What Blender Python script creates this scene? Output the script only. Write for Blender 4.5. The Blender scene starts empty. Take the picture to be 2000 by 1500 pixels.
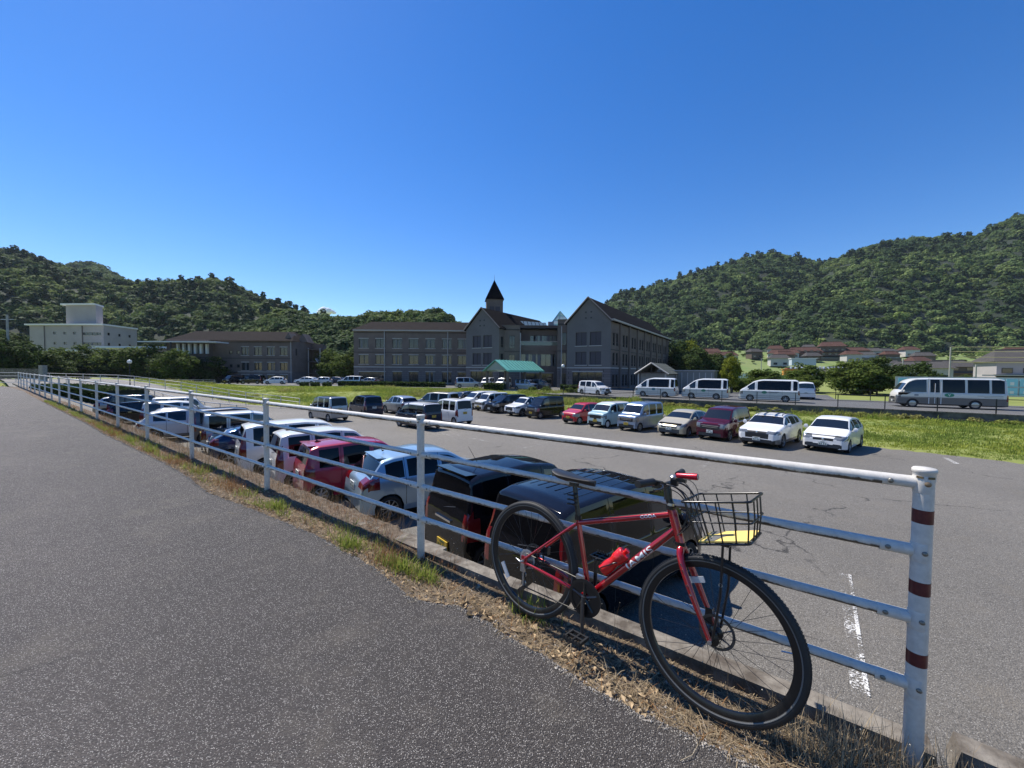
import bpy, math, random
import numpy as np
from mathutils import Vector, Matrix, Euler
random.seed(7); rng = np.random.default_rng(7)
R = math.radians; PI = math.pi
S = bpy.context.scene; C = S.collection

# ------------------------------------------------------------------ camera
cam = bpy.data.cameras.new('camera'); cob = bpy.data.objects.new('camera', cam); C.objects.link(cob)
pt, rl, CH = 0.0323, 0.0078, 1.50
fw = Vector((0, math.cos(pt), -math.sin(pt))); up0 = Vector((0, math.sin(pt), math.cos(pt))); rt0 = Vector((1, 0, 0))
rt = rt0*math.cos(rl) + up0*math.sin(rl); upv = up0*math.cos(rl) - rt0*math.sin(rl)
m3 = Matrix((rt, upv, -fw)).transposed()
cob.matrix_world = Matrix.Translation((0, 0, CH)) @ m3.to_4x4()
cam.sensor_width = 36; cam.lens = 754/2000*36; cam.clip_start = 0.02; cam.clip_end = 9000
S.camera = cob

# ------------------------------------------------------------------ light
SUN_EL, SUN_AZ = R(57), (-0.755, 0.656)          # horizontal direction towards the sun
W = bpy.data.worlds.new('World'); S.world = W; W.use_nodes = True
nt = W.node_tree; nt.nodes.clear()
sky = nt.nodes.new('ShaderNodeTexSky'); sky.sky_type = 'NISHITA'; sky.sun_disc = False
sky.sun_elevation = SUN_EL; sky.sun_rotation = math.atan2(SUN_AZ[0], SUN_AZ[1])
sky.air_density = 1.0; sky.dust_density = 0.1; sky.ozone_density = 3.0; sky.altitude = 200
hs = nt.nodes.new('ShaderNodeHueSaturation'); hs.inputs['Hue'].default_value = 0.510; hs.inputs['Saturation'].default_value = 1.36; hs.inputs['Value'].default_value = 1.0
bgn = nt.nodes.new('ShaderNodeBackground'); bgn.inputs['Strength'].default_value = 0.112
wo = nt.nodes.new('ShaderNodeOutputWorld')
nt.links.new(sky.outputs[0], hs.inputs['Color']); nt.links.new(hs.outputs[0], bgn.inputs[0]); nt.links.new(bgn.outputs[0], wo.inputs[0])
sl = bpy.data.lights.new('sun', 'SUN'); sl.energy = 5.0; sl.angle = R(0.53); sl.color = (1.0, 0.945, 0.865)
so = bpy.data.objects.new('sun', sl); C.objects.link(so)
sd = Vector((SUN_AZ[0]*math.cos(SUN_EL), SUN_AZ[1]*math.cos(SUN_EL), math.sin(SUN_EL))).normalized()
so.rotation_euler = sd.to_track_quat('Z', 'Y').to_euler(); so.location = (-20, 20, 40)
S.view_settings.view_transform = 'Standard'; S.view_settings.look = 'None'
S.view_settings.exposure = 0.52; S.view_settings.gamma = 1.0; S.view_settings.use_curve_mapping = False
S.render.engine = 'CYCLES'
S.cycles.max_bounces = 6; S.cycles.diffuse_bounces = 2; S.cycles.glossy_bounces = 3; S.cycles.transparent_max_bounces = 8

# ------------------------------------------------------------------ helpers
def tag(o, label=None, cat=None, group=None, kind=None):
    if label: o['label'] = label
    if cat: o['category'] = cat
    if group: o['group'] = group
    if kind: o['kind'] = kind
    return o

def empty(name, loc=(0, 0, 0), rz=0.0, label=None, cat=None, group=None):
    o = bpy.data.objects.new(name, None); C.objects.link(o)
    o.location = loc; o.rotation_euler = (0, 0, rz); o.empty_display_size = 0.2
    return tag(o, label, cat, group)

def link(name, me, parent=None, loc=None, rot=None, scale=None):
    o = bpy.data.objects.new(name, me); C.objects.link(o)
    if parent is not None: o.parent = parent
    if loc is not None: o.location = loc
    if rot is not None: o.rotation_euler = rot
    if scale is not None: o.scale = scale
    return o

def copy_tree(o, parent=None):
    c = o.copy(); C.objects.link(c); c.parent = parent
    for ch in o.children: copy_tree(ch, c)
    return c

class MB:
    def __init__(s): s.v = []; s.f = []; s.m = []
    def add(s, vs, fs, mi=0):
        n = len(s.v); s.v += [tuple(p) for p in vs]
        for f in fs: s.f.append(tuple(i+n for i in f)); s.m.append(mi)
    def box(s, c, d, rz=0.0, mi=0, M=None, taper=0.0):
        hx, hy, hz = d[0]/2, d[1]/2, d[2]/2; t = 1-taper
        P = [(-hx, -hy, -hz), (hx, -hy, -hz), (hx, hy, -hz), (-hx, hy, -hz), (-hx*t, -hy*t, hz), (hx*t, -hy*t, hz), (hx*t, hy*t, hz), (-hx*t, hy*t, hz)]
        if M is None:
            ca, sa = math.cos(rz), math.sin(rz)
            P = [(c[0]+x*ca-y*sa, c[1]+x*sa+y*ca, c[2]+z) for x, y, z in P]
        else:
            P = [tuple(Vector(c) + M @ Vector(p)) for p in P]
        s.add(P, [(0, 3, 2, 1), (4, 5, 6, 7), (0, 1, 5, 4), (1, 2, 6, 5), (2, 3, 7, 6), (3, 0, 4, 7)], mi)
    def tube(s, pts, r, seg=8, mi=0, caps=True, closed=False, sx=1.0):
        P = [Vector(p) for p in pts]; n = len(P); rr = r if hasattr(r, '__len__') else [r]*n
        base = len(s.v); prev = None; rings = []
        for i in range(n):
            if closed: t = P[(i+1) % n]-P[i-1]
            else: t = P[min(i+1, n-1)]-P[max(i-1, 0)]
            if t.length < 1e-9: t = Vector((0, 0, 1))
            t.normalize()
            if prev is None:
                a = Vector((0, 0, 1)) if abs(t.z) < 0.9 else Vector((1, 0, 0))
                u = t.cross(a).normalized()
            else:
                u = (prev - t*prev.dot(t))
                u = u.normalized() if u.length > 1e-6 else t.orthogonal().normalized()
            w = t.cross(u); prev = u
            for k in range(seg):
                a = 2*PI*k/seg
                s.v.append(tuple(P[i]+u*(rr[i]*math.cos(a)*sx)+w*(rr[i]*math.sin(a))))
        for i in range(n if closed else n-1):
            j = (i+1) % n
            for k in range(seg):
                k2 = (k+1) % seg
                s.f.append((base+i*seg+k, base+i*seg+k2, base+j*seg+k2, base+j*seg+k)); s.m.append(mi)
        if caps and not closed:
            s.f.append(tuple(base+k for k in range(seg))[::-1]); s.m.append(mi)
            s.f.append(tuple(base+(n-1)*seg+k for k in range(seg))); s.m.append(mi)
    def lathe(s, prof, seg=24, axis='z', c=(0, 0, 0), mi=0, a0=0.0, a1=2*PI):
        full = abs(a1-a0-2*PI) < 1e-6; base = len(s.v); na = seg if full else seg+1
        for k in range(na):
            a = a0+(a1-a0)*k/seg; ca, sa = math.cos(a), math.sin(a)
            for r, h in prof:
                if axis == 'z': p = (r*ca, r*sa, h)
                elif axis == 'y': p = (r*ca, h, r*sa)
                else: p = (h, r*ca, r*sa)
                s.v.append((p[0]+c[0], p[1]+c[1], p[2]+c[2]))
        m = len(prof)
        for k in range(seg):
            k2 = (k+1) % na
            for i in range(m-1):
                s.f.append((base+k*m+i, base+k2*m+i, base+k2*m+i+1, base+k*m+i+1)); s.m.append(mi)
    def mesh(s, name, mats, smooth=None):
        me = bpy.data.meshes.new(name); me.from_pydata(s.v, [], s.f)
        for m in (mats if isinstance(mats, (list, tuple)) else [mats]): me.materials.append(m)
        me.polygons.foreach_set('material_index', s.m)
        if smooth is not None:
            me.polygons.foreach_set('use_smooth', [True]*len(s.f)); 
            if smooth < 179: me.set_sharp_from_angle(angle=R(smooth))
        me.update(); return me
    def build(s, name, mats, parent=None, smooth=None, **k):
        return link(name, s.mesh(name, mats, smooth), parent, **k)

def np_mesh(name, V, F, mats, smooth=False, mi=None):
    V = np.asarray(V, dtype=np.float32); F = np.asarray(F, dtype=np.int32)
    me = bpy.data.meshes.new(name); n, k = F.shape
    me.vertices.add(len(V)); me.vertices.foreach_set('co', V.ravel())
    me.loops.add(n*k); me.loops.foreach_set('vertex_index', F.ravel())
    me.polygons.add(n); me.polygons.foreach_set('loop_start', np.arange(0, n*k, k, dtype=np.int32))
    for m in (mats if isinstance(mats, (list, tuple)) else [mats]): me.materials.append(m)
    if mi is not None: me.polygons.foreach_set('material_index', np.asarray(mi, dtype=np.int32))
    me.polygons.foreach_set('use_smooth', [smooth]*n)
    me.update(calc_edges=True); me.validate(); return me

def grid_mesh(name, X, Y, Z, mats, smooth=True):
    ny, nx = X.shape; V = np.stack([X.ravel(), Y.ravel(), Z.ravel()], 1)
    i = np.arange(ny*nx).reshape(ny, nx)
    F = np.stack([i[:-1, :-1].ravel(), i[:-1, 1:].ravel(), i[1:, 1:].ravel(), i[1:, :-1].ravel()], 1)
    return np_mesh(name, V, F, mats, smooth)

def fbm(x, y, sc, seed=0, octv=4):
    out = np.zeros_like(x, dtype=float); amp = 1.0; tot = 0
    r = np.random.default_rng(seed); T = r.random((64, 64))
    for o in range(octv):
        u = x/sc*2**o+o*17.3; v = y/sc*2**o+o*9.1
        iu = np.floor(u).astype(int); iv = np.floor(v).astype(int); fu = u-iu; fv = v-iv
        fu = fu*fu*(3-2*fu); fv = fv*fv*(3-2*fv)
        a = T[iu % 64, iv % 64]; b = T[(iu+1) % 64, iv % 64]; c = T[iu % 64, (iv+1) % 64]; d = T[(iu+1) % 64, (iv+1) % 64]
        out += amp*((a*(1-fu)+b*fu)*(1-fv)+(c*(1-fu)+d*fu)*fv-0.5); tot += amp; amp *= 0.5
    return out/tot*2

# ------------------------------------------------------------------ materials
def new_mat(name):
    m = bpy.data.materials.new(name); m.use_nodes = True; nt = m.node_tree
    b = nt.nodes['Principled BSDF']; return m, nt, b

def mix_col(nt, fac, a, b, mode='MIX'):
    n = nt.nodes.new('ShaderNodeMix'); n.data_type = 'RGBA'; n.blend_type = mode
    for s_, v in ((n.inputs[0], fac), (n.inputs[6], a), (n.inputs[7], b)):
        if isinstance(v, (int, float)): s_.default_value = v
        elif isinstance(v, (tuple, list)): s_.default_value = (*v[:3], 1)
        else: nt.links.new(v, s_)
    return n.outputs[2]

def tex_noise(nt, scale, detail=4, rough=.55, coord='Object', stretch=None, dist=0.0):
    tc = nt.nodes.new('ShaderNodeTexCoord'); mp = nt.nodes.new('ShaderNodeMapping')
    nt.links.new(tc.outputs[coord], mp.inputs[0])
    if stretch: mp.inputs['Scale'].default_value = stretch
    n = nt.nodes.new('ShaderNodeTexNoise'); n.inputs['Scale'].default_value = scale; n.inputs['Detail'].default_value = detail
    n.inputs['Roughness'].default_value = rough; n.inputs['Distortion'].default_value = dist
    nt.links.new(mp.outputs[0], n.inputs['Vector']); return n.outputs['Fac']

def ramp(nt, fac, p0, p1, c0=(0, 0, 0), c1=(1, 1, 1)):
    r = nt.nodes.new('ShaderNodeValToRGB'); e = r.color_ramp.elements
    e[0].position = p0; e[1].position = p1; e[0].color = (*c0, 1); e[1].color = (*c1, 1)
    nt.links.new(fac, r.inputs[0]); return r.outputs[0]

def bump(nt, b, h, strength=.3, dist=.01):
    n = nt.nodes.new('ShaderNodeBump'); n.inputs['Strength'].default_value = strength; n.inputs['Distance'].default_value = dist
    nt.links.new(h, n.inputs['Height']); nt.links.new(n.outputs[0], b.inputs['Normal']); return n

def mat(name, col, rough=.6, metal=0.0, spec=.5, var=0.0, vscale=3.0, col2=None, bmp=0.0, bscale=40.0, coat=0.0, bdist=.01, rand=0.0):
    m, nt, b = new_mat(name)
    b.inputs['Base Color'].default_value = (*col, 1); b.inputs['Roughness'].default_value = rough
    b.inputs['Metallic'].default_value = metal; b.inputs['Specular IOR Level'].default_value = spec
    if coat: b.inputs['Coat Weight'].default_value = coat; b.inputs['Coat Roughness'].default_value = .04
    out = None
    if var or col2:
        f = tex_noise(nt, vscale, 5)
        c2 = col2 or tuple(c*(1-var) for c in col); c1 = col if col2 else tuple(min(1, c*(1+var)) for c in col)
        out = mix_col(nt, ramp(nt, f, .35, .65), c1, c2)
    if rand:
        oi = nt.nodes.new('ShaderNodeObjectInfo'); h = nt.nodes.new('ShaderNodeHueSaturation')
        mr = nt.nodes.new('ShaderNodeMapRange'); mr.inputs[3].default_value = 1-rand; mr.inputs[4].default_value = 1+rand
        nt.links.new(oi.outputs['Random'], mr.inputs[0]); nt.links.new(mr.outputs[0], h.inputs['Value'])
        if out is not None: nt.links.new(out, h.inputs['Color'])
        else: h.inputs['Color'].default_value = (*col, 1)
        out = h.outputs[0]
    if out is not None: nt.links.new(out, b.inputs['Base Color'])
    if bmp: bump(nt, b, tex_noise(nt, bscale, 4), bmp, bdist)
    return m

def asphalt(name, base, light, vor_scale, speck, big=0.6, crack=False, bstr=.5, dust=(.16, .14, .11)):
    m, nt, b = new_mat(name); L = nt.links
    tc = nt.nodes.new('ShaderNodeTexCoord')
    vo = nt.nodes.new('ShaderNodeTexVoronoi'); vo.inputs['Scale'].default_value = vor_scale; L.new(tc.outputs['Object'], vo.inputs['Vector'])
    vc = nt.nodes.new('ShaderNodeSeparateColor'); L.new(vo.outputs['Color'], vc.inputs[0])
    f1 = ramp(nt, vc.outputs[0], speck, min(1, speck+.14))                       # which stones show pale
    f2 = ramp(nt, vo.outputs['Distance'], .25, .5, (1, 1, 1), (0, 0, 0))
    mm = nt.nodes.new('ShaderNodeMath'); mm.operation = 'MULTIPLY'; L.new(f1, mm.inputs[0]); L.new(f2, mm.inputs[1])
    m0 = mm; mm = nt.nodes.new('ShaderNodeMath'); mm.operation = 'MULTIPLY'; L.new(m0.outputs[0], mm.inputs[0]); L.new(ramp(nt, vc.outputs[1], 0, .8, (.2, .2, .2), (1, 1, 1)), mm.inputs[1])
    nb = tex_noise(nt, big, 6, .6); nm = tex_noise(nt, 7.0, 5, .65); nf = tex_noise(nt, vor_scale*.55, 3, .7)
    c0 = mix_col(nt, ramp(nt, nb, .35, .68), tuple(c*.68 for c in base), tuple(c*1.42 for c in base))
    c0 = mix_col(nt, ramp(nt, nm, .3, .75), tuple(c*.78 for c in base), c0)
    if crack == 'fine':                                      # a darker, less dusty band of asphalt along the verge
        sp = nt.nodes.new('ShaderNodeVectorMath'); sp.operation = 'DOT_PRODUCT'; L.new(tc.outputs['Object'], sp.inputs[0]); sp.inputs[1].default_value = (-.5827, -.8127, 0)
        ae = nt.nodes.new('ShaderNodeMath'); ae.operation = 'MULTIPLY_ADD'; L.new(tex_noise(nt, .8, 5, .6), ae.inputs[0]); ae.inputs[1].default_value = 2.6; L.new(sp.outputs['Value'], ae.inputs[2])
        c0 = mix_col(nt, ramp(nt, ae.outputs[0], .0, 1.0, (1, 1, 1), (0, 0, 0)), c0, tuple(c*.55 for c in base))
    c0 = mix_col(nt, ramp(nt, nf, .34, .56), tuple(c*.42 for c in base), c0)
    c1 = mix_col(nt, mm.outputs[0], c0, light)
    dn = tex_noise(nt, 1.7, 8, .7)
    c1 = mix_col(nt, ramp(nt, dn, .52, .74, (0, 0, 0), (.5, .5, .5)), c1, dust)
    if crack:
        v2 = nt.nodes.new('ShaderNodeTexVoronoi'); v2.feature = 'DISTANCE_TO_EDGE'; v2.inputs['Scale'].default_value = .16
        nz = nt.nodes.new('ShaderNodeTexNoise'); nz.inputs['Scale'].default_value = 1.2; nz.inputs['Detail'].default_value = 6
        L.new(tc.outputs['Object'], nz.inputs['Vector'])
        va = nt.nodes.new('ShaderNodeVectorMath'); va.operation = 'MULTIPLY_ADD'; va.inputs[1].default_value = (1.4, 1.4, 1.4) if crack is True else (.5, .5, .5)
        L.new(nz.outputs['Color'], va.inputs[0]); L.new(tc.outputs['Object'], va.inputs[2]); L.new(va.outputs[0], v2.inputs['Vector'])
        ck = ramp(nt, v2.outputs['Distance'], .0, .006 if crack is True else .0011, (1, 1, 1), (0, 0, 0))
        gate = ramp(nt, tex_noise(nt, .35, 3), .48, .56) if crack is True else ramp(nt, tex_noise(nt, .35, 3), .48, .62, (0, 0, 0), (.35, .35, .35))
        m2 = nt.nodes.new('ShaderNodeMath'); m2.operation = 'MULTIPLY'; L.new(ck, m2.inputs[0]); L.new(gate, m2.inputs[1])
        c1 = mix_col(nt, m2.outputs[0], c1, (.02, .018, .016))
    L.new(c1, b.inputs['Base Color']); b.inputs['Roughness'].default_value = .78; b.inputs['Specular IOR Level'].default_value = .45
    rr = ramp(nt, mm.outputs[0], 0, 1, (.8, .8, .8), (.38, .38, .38)); L.new(rr, b.inputs['Roughness'])
    hm = nt.nodes.new('ShaderNodeMath'); hm.operation = 'ADD'; L.new(vo.outputs['Distance'], hm.inputs[0]); L.new(nf, hm.inputs[1]); bump(nt, b, hm.outputs[0], bstr, 1.6/vor_scale)
    return m

def leaf_mat(name, c1, c2, rand=.25, trans=.35, patch=None, c3=None):
    m, nt, b = new_mat(name); L = nt.links
    oi = nt.nodes.new('ShaderNodeObjectInfo'); geo = nt.nodes.new('ShaderNodeNewGeometry')
    base = mix_col(nt, oi.outputs['Random'], c1, c2)
    if patch:                                                # stands of another kind or drier growth, by where each plant grows
        pn = nt.nodes.new('ShaderNodeTexNoise'); pn.inputs['Scale'].default_value = patch; pn.inputs['Detail'].default_value = 4
        L.new(oi.outputs['Location'], pn.inputs['Vector']); base = mix_col(nt, ramp(nt, pn.outputs['Fac'], .42, .60), base, c3)
    h = nt.nodes.new('ShaderNodeHueSaturation'); mr = nt.nodes.new('ShaderNodeMapRange')
    mr.inputs[3].default_value = 1-rand; mr.inputs[4].default_value = 1+rand
    L.new(geo.outputs['Random Per Island'], mr.inputs[0]); L.new(mr.outputs[0], h.inputs['Value']); L.new(base, h.inputs['Color'])
    L.new(h.outputs[0], b.inputs['Base Color']); b.inputs['Roughness'].default_value = .7; b.inputs['Specular IOR Level'].default_value = .06
    tr = nt.nodes.new('ShaderNodeBsdfTranslucent'); L.new(h.outputs[0], tr.inputs['Color'])
    ms = nt.nodes.new('ShaderNodeMixShader'); ms.inputs[0].default_value = trans
    L.new(b.outputs[0], ms.inputs[1]); L.new(tr.outputs[0], ms.inputs[2]); L.new(ms.outputs[0], nt.nodes['Material Output'].inputs[0])
    return m

M = {}
M['path'] = asphalt('path_asphalt', (.092, .079, .071), (.50, .465, .42), 185, .55, big=.55, crack='fine', bstr=.9)
M['lot'] = asphalt('lot_asphalt', (.172, .158, .136), (.33, .31, .275), 70, .55, big=.16, crack=True, bstr=.5)
M['road'] = asphalt('road_asphalt', (.12, .12, .118), (.25, .25, .24), 30, .6, big=.2, bstr=.2)
M['soil'] = mat('verge_soil', (.085, .058, .036), .95, var=.0, col2=(.17, .13, .09), vscale=9, bmp=.8, bscale=70, bdist=.02)
M['gravel'] = mat('gravel', (.34, .31, .27), .9, rand=.3)
M['stone_pale'] = mat('pale_stone', (.42, .39, .34), .9, col2=(.2, .17, .14), vscale=25)
M['concrete'] = mat('concrete', (.22, .195, .16), .95, col2=(.075, .060, .045), vscale=9, bmp=.5, bscale=60)
M['wall_stain'] = mat('stained_concrete', (.15, .14, .125), .9, col2=(.035, .032, .03), vscale=.9, bmp=.3, bscale=12)
M['grass_ground'] = mat('grass_ground', (.155, .195, .035), .95, col2=(.21, .225, .055), vscale=.5, bmp=.6, bscale=8, bdist=.05)
M['terrain'] = mat('far_ground', (.06, .075, .03), .95, col2=(.10, .10, .06), vscale=.05)
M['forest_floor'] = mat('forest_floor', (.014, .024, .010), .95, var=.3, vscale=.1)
M['white_pipe'] = None
M['dark_metal'] = mat('dark_metal', (.018, .018, .02), .45, metal=.3)
M['steel'] = mat('steel', (.45, .45, .46), .3, metal=.9)
M['galv'] = mat('galvanised', (.42, .43, .44), .45, metal=.5, var=.1)
M['pole'] = mat('pole_concrete', (.34, .33, .30), .85, var=.1)
M['black'] = mat('black_plastic', (.012, .012, .013), .5)
M['rubber'] = mat('rubber', (.015, .015, .015), .75, bmp=.2, bscale=200)
M['bark'] = mat('bark', (.09, .07, .05), .9, var=.3, vscale=8, bmp=.5, bscale=30)
M['white_paint'] = mat('white_paint', (.72, .71, .69), .5, var=.05)

def pipe_mat(name, z0, dirt):
    m, nt, b = new_mat(name); L = nt.links
    tc = nt.nodes.new('ShaderNodeTexCoord')
    n1 = tex_noise(nt, 6, 8, .7); n2 = tex_noise(nt, 35, 6, .65)
    sx = nt.nodes.new('ShaderNodeSeparateXYZ'); L.new(tc.outputs['Object'], sx.inputs[0])
    low = nt.nodes.new('ShaderNodeMapRange'); low.inputs[1].default_value = z0; low.inputs[2].default_value = -abs(z0)*1.2-.006
    low.inputs[3].default_value = 0; low.inputs[4].default_value = .34*dirt; L.new(sx.outputs[2], low.inputs[0])
    ad = nt.nodes.new('ShaderNodeMath'); ad.operation = 'ADD'; L.new(n1, ad.inputs[0]); L.new(low.outputs[0], ad.inputs[1])
    ad2 = nt.nodes.new('ShaderNodeMath'); ad2.operation = 'MULTIPLY_ADD'; ad2.inputs[1].default_value = .25; L.new(n2, ad2.inputs[0]); L.new(ad.outputs[0], ad2.inputs[2])
    col = mix_col(nt, ramp(nt, n2, .35, .7), (.63, .60, .545), (.50, .475, .43))
    col = mix_col(nt, ramp(nt, ad2.outputs[0], .80, .90), col, (.085, .065, .045))
    col = mix_col(nt, ramp(nt, n1, .69, .72), col, (.16, .08, .04))
    L.new(col, b.inputs['Base Color']); b.inputs['Roughness'].default_value = .42
    bump(nt, b, n2, .12, .004); return m
M['rail'] = pipe_mat('rail_white_rusty', .005, 1.0)
M['post'] = pipe_mat('post_white', -5.0, 0.0)
# ================================================================== SETTING
FB = np.array([1.594, 1.478]); FD = np.array([.8127, -.5827]); FN = np.array([-.5827, -.8127])   # fence start, direction (to the right), towards the path
def fp(a, p, z=0.0):                         # along (negative = away to the left), perpendicular (+ = path side)
    q = FB + FD*a + FN*p; return (float(q[0]), float(q[1]), z)
LOTZ = -2.5
WALLZ = -2.6
def seg_dist(px, py, poly):
    d = np.full(px.shape, 1e9)
    for (x0, y0), (x1, y1) in zip(poly, poly[1:]):
        vx, vy = x1-x0, y1-y0; t = np.clip(((px-x0)*vx+(py-y0)*vy)/(vx*vx+vy*vy), 0, 1)
        d = np.minimum(d, np.hypot(px-x0-t*vx, py-y0-t*vy))
    return d
def inside(px, py, poly):
    r = np.zeros(px.shape, bool); n = len(poly)
    for i in range(n):
        x0, y0 = poly[i]; x1, y1 = poly[(i+1) % n]
        c = ((y0 > py) != (y1 > py)) & (px < (x1-x0)*(py-y0)/((y1-y0) if y1 != y0 else 1e-9)+x0)
        r ^= c
    return r
EDGE = [(60, -24), (21.1, 15.8), (18.1, 19.36), (14.6, 23.2), (9.6, 28.6), (6.2, 33.6), (3.0, 39.5), (1.5, 43.5), (-6, 46.5), (-12, 43.5), (-20.2, 38.0), (-27.5, 41.4), (-38.0, 47.6), (-54, 58.1), (-70, 66)]
LOT = EDGE + [(-84, 56)] + [tuple(fp(a, -.12)[:2]) for a in (-95, -60, -30, 0, 30, 60)]
def lot_z(x, y):                              # the lot falls gently away; the driveway climbs on the left
    x = np.asarray(x, float); y = np.asarray(y, float)
    a = np.clip(-((x-FB[0])*FD[0]+(y-FB[1])*FD[1]), 0, 16); p = np.clip(-((x-FB[0])*FN[0]+(y-FB[1])*FN[1]), 0, 30); k = np.clip(p/25, 0, 1)
    s = np.clip((-(x)-26)/40, 0, 1); s = s*s*(3-2*s)
    return -1.75-.016*p-a*(.030*(1-k)+.015*k) + s*2.0
def ground_z(x, y):
    d = seg_dist(x, y, EDGE); ins = inside(x, y, LOT)
    t = np.clip(d/16, 0, 1); t = t*t*(3-2*t)
    target = np.where(x > 14, -2.15, -1.45)
    z = np.where(ins, lot_z(x, y)-.06, lot_z(x, y)+(target-lot_z(x, y))*t + .04)
    u = ((x-FB[0])*FN[0]+(y-FB[1])*FN[1])     # path side of the fence
    k = np.clip((u-.1)/.8, 0, 1)
    z = z*(1-k)+(-.25)*k
    # the upper road with the vans: the ground under it
    return z
def axis(pts):
    out = []
    for (a, b, n) in pts: out += list(np.linspace(a, b, n, endpoint=False))
    out.append(pts[-1][1]); return np.array(out)
gx = axis([(-4000, -300, 12), (-300, -80, 30), (-80, 60, 230), (60, 300, 40), (300, 4000, 12)])
gy = axis([(-400, -20, 10), (-20, 90, 190), (90, 400, 50), (400, 6000, 14)])
GX, GY = np.meshgrid(gx, gy); GZ = ground_z(GX, GY)
# upper-road platform (bus, vans, buildings)
RD = np.array([.815, -.58]); RN = np.array([-.58, -.815]); RO = np.array([26.2, 35.6])   # top of the wall, direction, towards the lot
ru = (GX-RO[0])*RN[0]+(GY-RO[1])*RN[1]; ra = (GX-RO[0])*RD[0]+(GY-RO[1])*RD[1]
plat = (ru < -.6) & (ra > -23)
GZ = np.where(plat, -1.55, GZ)
g = link('ground', grid_mesh('ground', GX, GY, GZ, M['grass_ground'])); tag(g, kind='structure')

def poly_sheet(name, pts, z, m, zf=None, parent=None):
    # triangulated by ear clipping through a bmesh-free fan of a fine strip: use Blender's own tessellation
    me = bpy.data.meshes.new(name); me.from_pydata([(x, y, z if zf is None else zf(x, y)) for x, y in pts], [], [tuple(range(len(pts)))])
    me.materials.append(m); me.update(); return link(name, me, parent)
# parking lot surface as a clipped fine grid so that the ramp can climb
lx, ly = np.meshgrid(np.arange(-84, 62, 1.0), np.arange(-40, 68, 1.0))
def lot_mesh():
    import bmesh
    bm = bmesh.new(); vs = [bm.verts.new((x, y, 0)) for x, y in LOT]; f = bm.faces.new(vs)
    bmesh.ops.triangulate(bm, faces=[f])
    for no, rngv in (((1, 0, 0), range(-72, 40, 3)), ((0, 1, 0), range(-12, 60, 3))):
        for c in rngv:
            geom = bm.verts[:]+bm.edges[:]+bm.faces[:]
            bmesh.ops.bisect_plane(bm, geom=geom, plane_co=(c*no[0], c*no[1], 0), plane_no=no)
    for v in bm.verts: v.co.z = float(lot_z(np.array(v.co.x), v.co.y))
    bmesh.ops.recalc_face_normals(bm, faces=bm.faces)
    for f in bm.faces:
        if f.normal.z < 0: f.normal_flip()
    for f in bm.faces: f.smooth = True
    me = bpy.data.meshes.new('parking_lot'); bm.to_mesh(me); bm.free(); me.materials.append(M['lot']); return me
tag(link('parking_lot', lot_mesh()), kind='structure')

# worn paint on the lot
def worn_mat(name, thr):
    m, nt, b = new_mat(name); L = nt.links
    n1 = tex_noise(nt, 38, 6, .75); n2 = tex_noise(nt, 2.3, 4)
    a = nt.nodes.new('ShaderNodeMath'); a.operation = 'MULTIPLY_ADD'; a.inputs[1].default_value = .5; L.new(n2, a.inputs[0]); L.new(n1, a.inputs[2])
    f = ramp(nt, a.outputs[0], thr, thr+.05)
    tr = nt.nodes.new('ShaderNodeBsdfTransparent'); ms = nt.nodes.new('ShaderNodeMixShader')
    b.inputs['Base Color'].default_value = (.62, .61, .58, 1); b.inputs['Roughness'].default_value = .8
    L.new(f, ms.inputs[0]); L.new(tr.outputs[0], ms.inputs[1]); L.new(b.outputs[0], ms.inputs[2]); L.new(ms.outputs[0], nt.nodes['Material Output'].inputs[0]); return m
WM = worn_mat('worn_white_paint', .76); WM2 = worn_mat('very_worn_white_paint', .83)
def strip(a, b, w, z):
    a = Vector((*a, 0)); b = Vector((*b, 0)); d = (b-a).normalized(); n = Vector((-d.y, d.x, 0))*w/2
    mb = MB(); k = 10
    for i in range(k):
        p = a.lerp(b, i/k); q = a.lerp(b, (i+1)/k)
        mb.add([(c_.x, c_.y, float(lot_z(c_.x, c_.y))+z) for c_ in (p-n, q-n, q+n, p+n)], [(0, 1, 2, 3)])
    return mb
WM3 = worn_mat('thin_white_paint', .735)
for i, (a, b, mm) in enumerate([((3.6, 3.85), (5.6, 6.35), WM2), ((3.67, 3.85), (5.67, 6.35), WM3), ((18.0, 15.5), (18.9, 16.7), WM), ((-1.2, 20.5), (-3.6, 23.4), WM2), ((-3.0, 22.0), (-4.3, 23.6), WM2), ((.6, 18.6), (2.3, 20.7), WM2), ((7.0, 14.2), (8.8, 16.3), WM2), ((10.4, 13.6), (11.4, 14.8), WM2)]):
    o = strip(a, b, .04 if mm is WM3 else .16, .012 if mm is WM3 else .007).build('painted_line', mm); tag(o, kind='structure')

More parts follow.
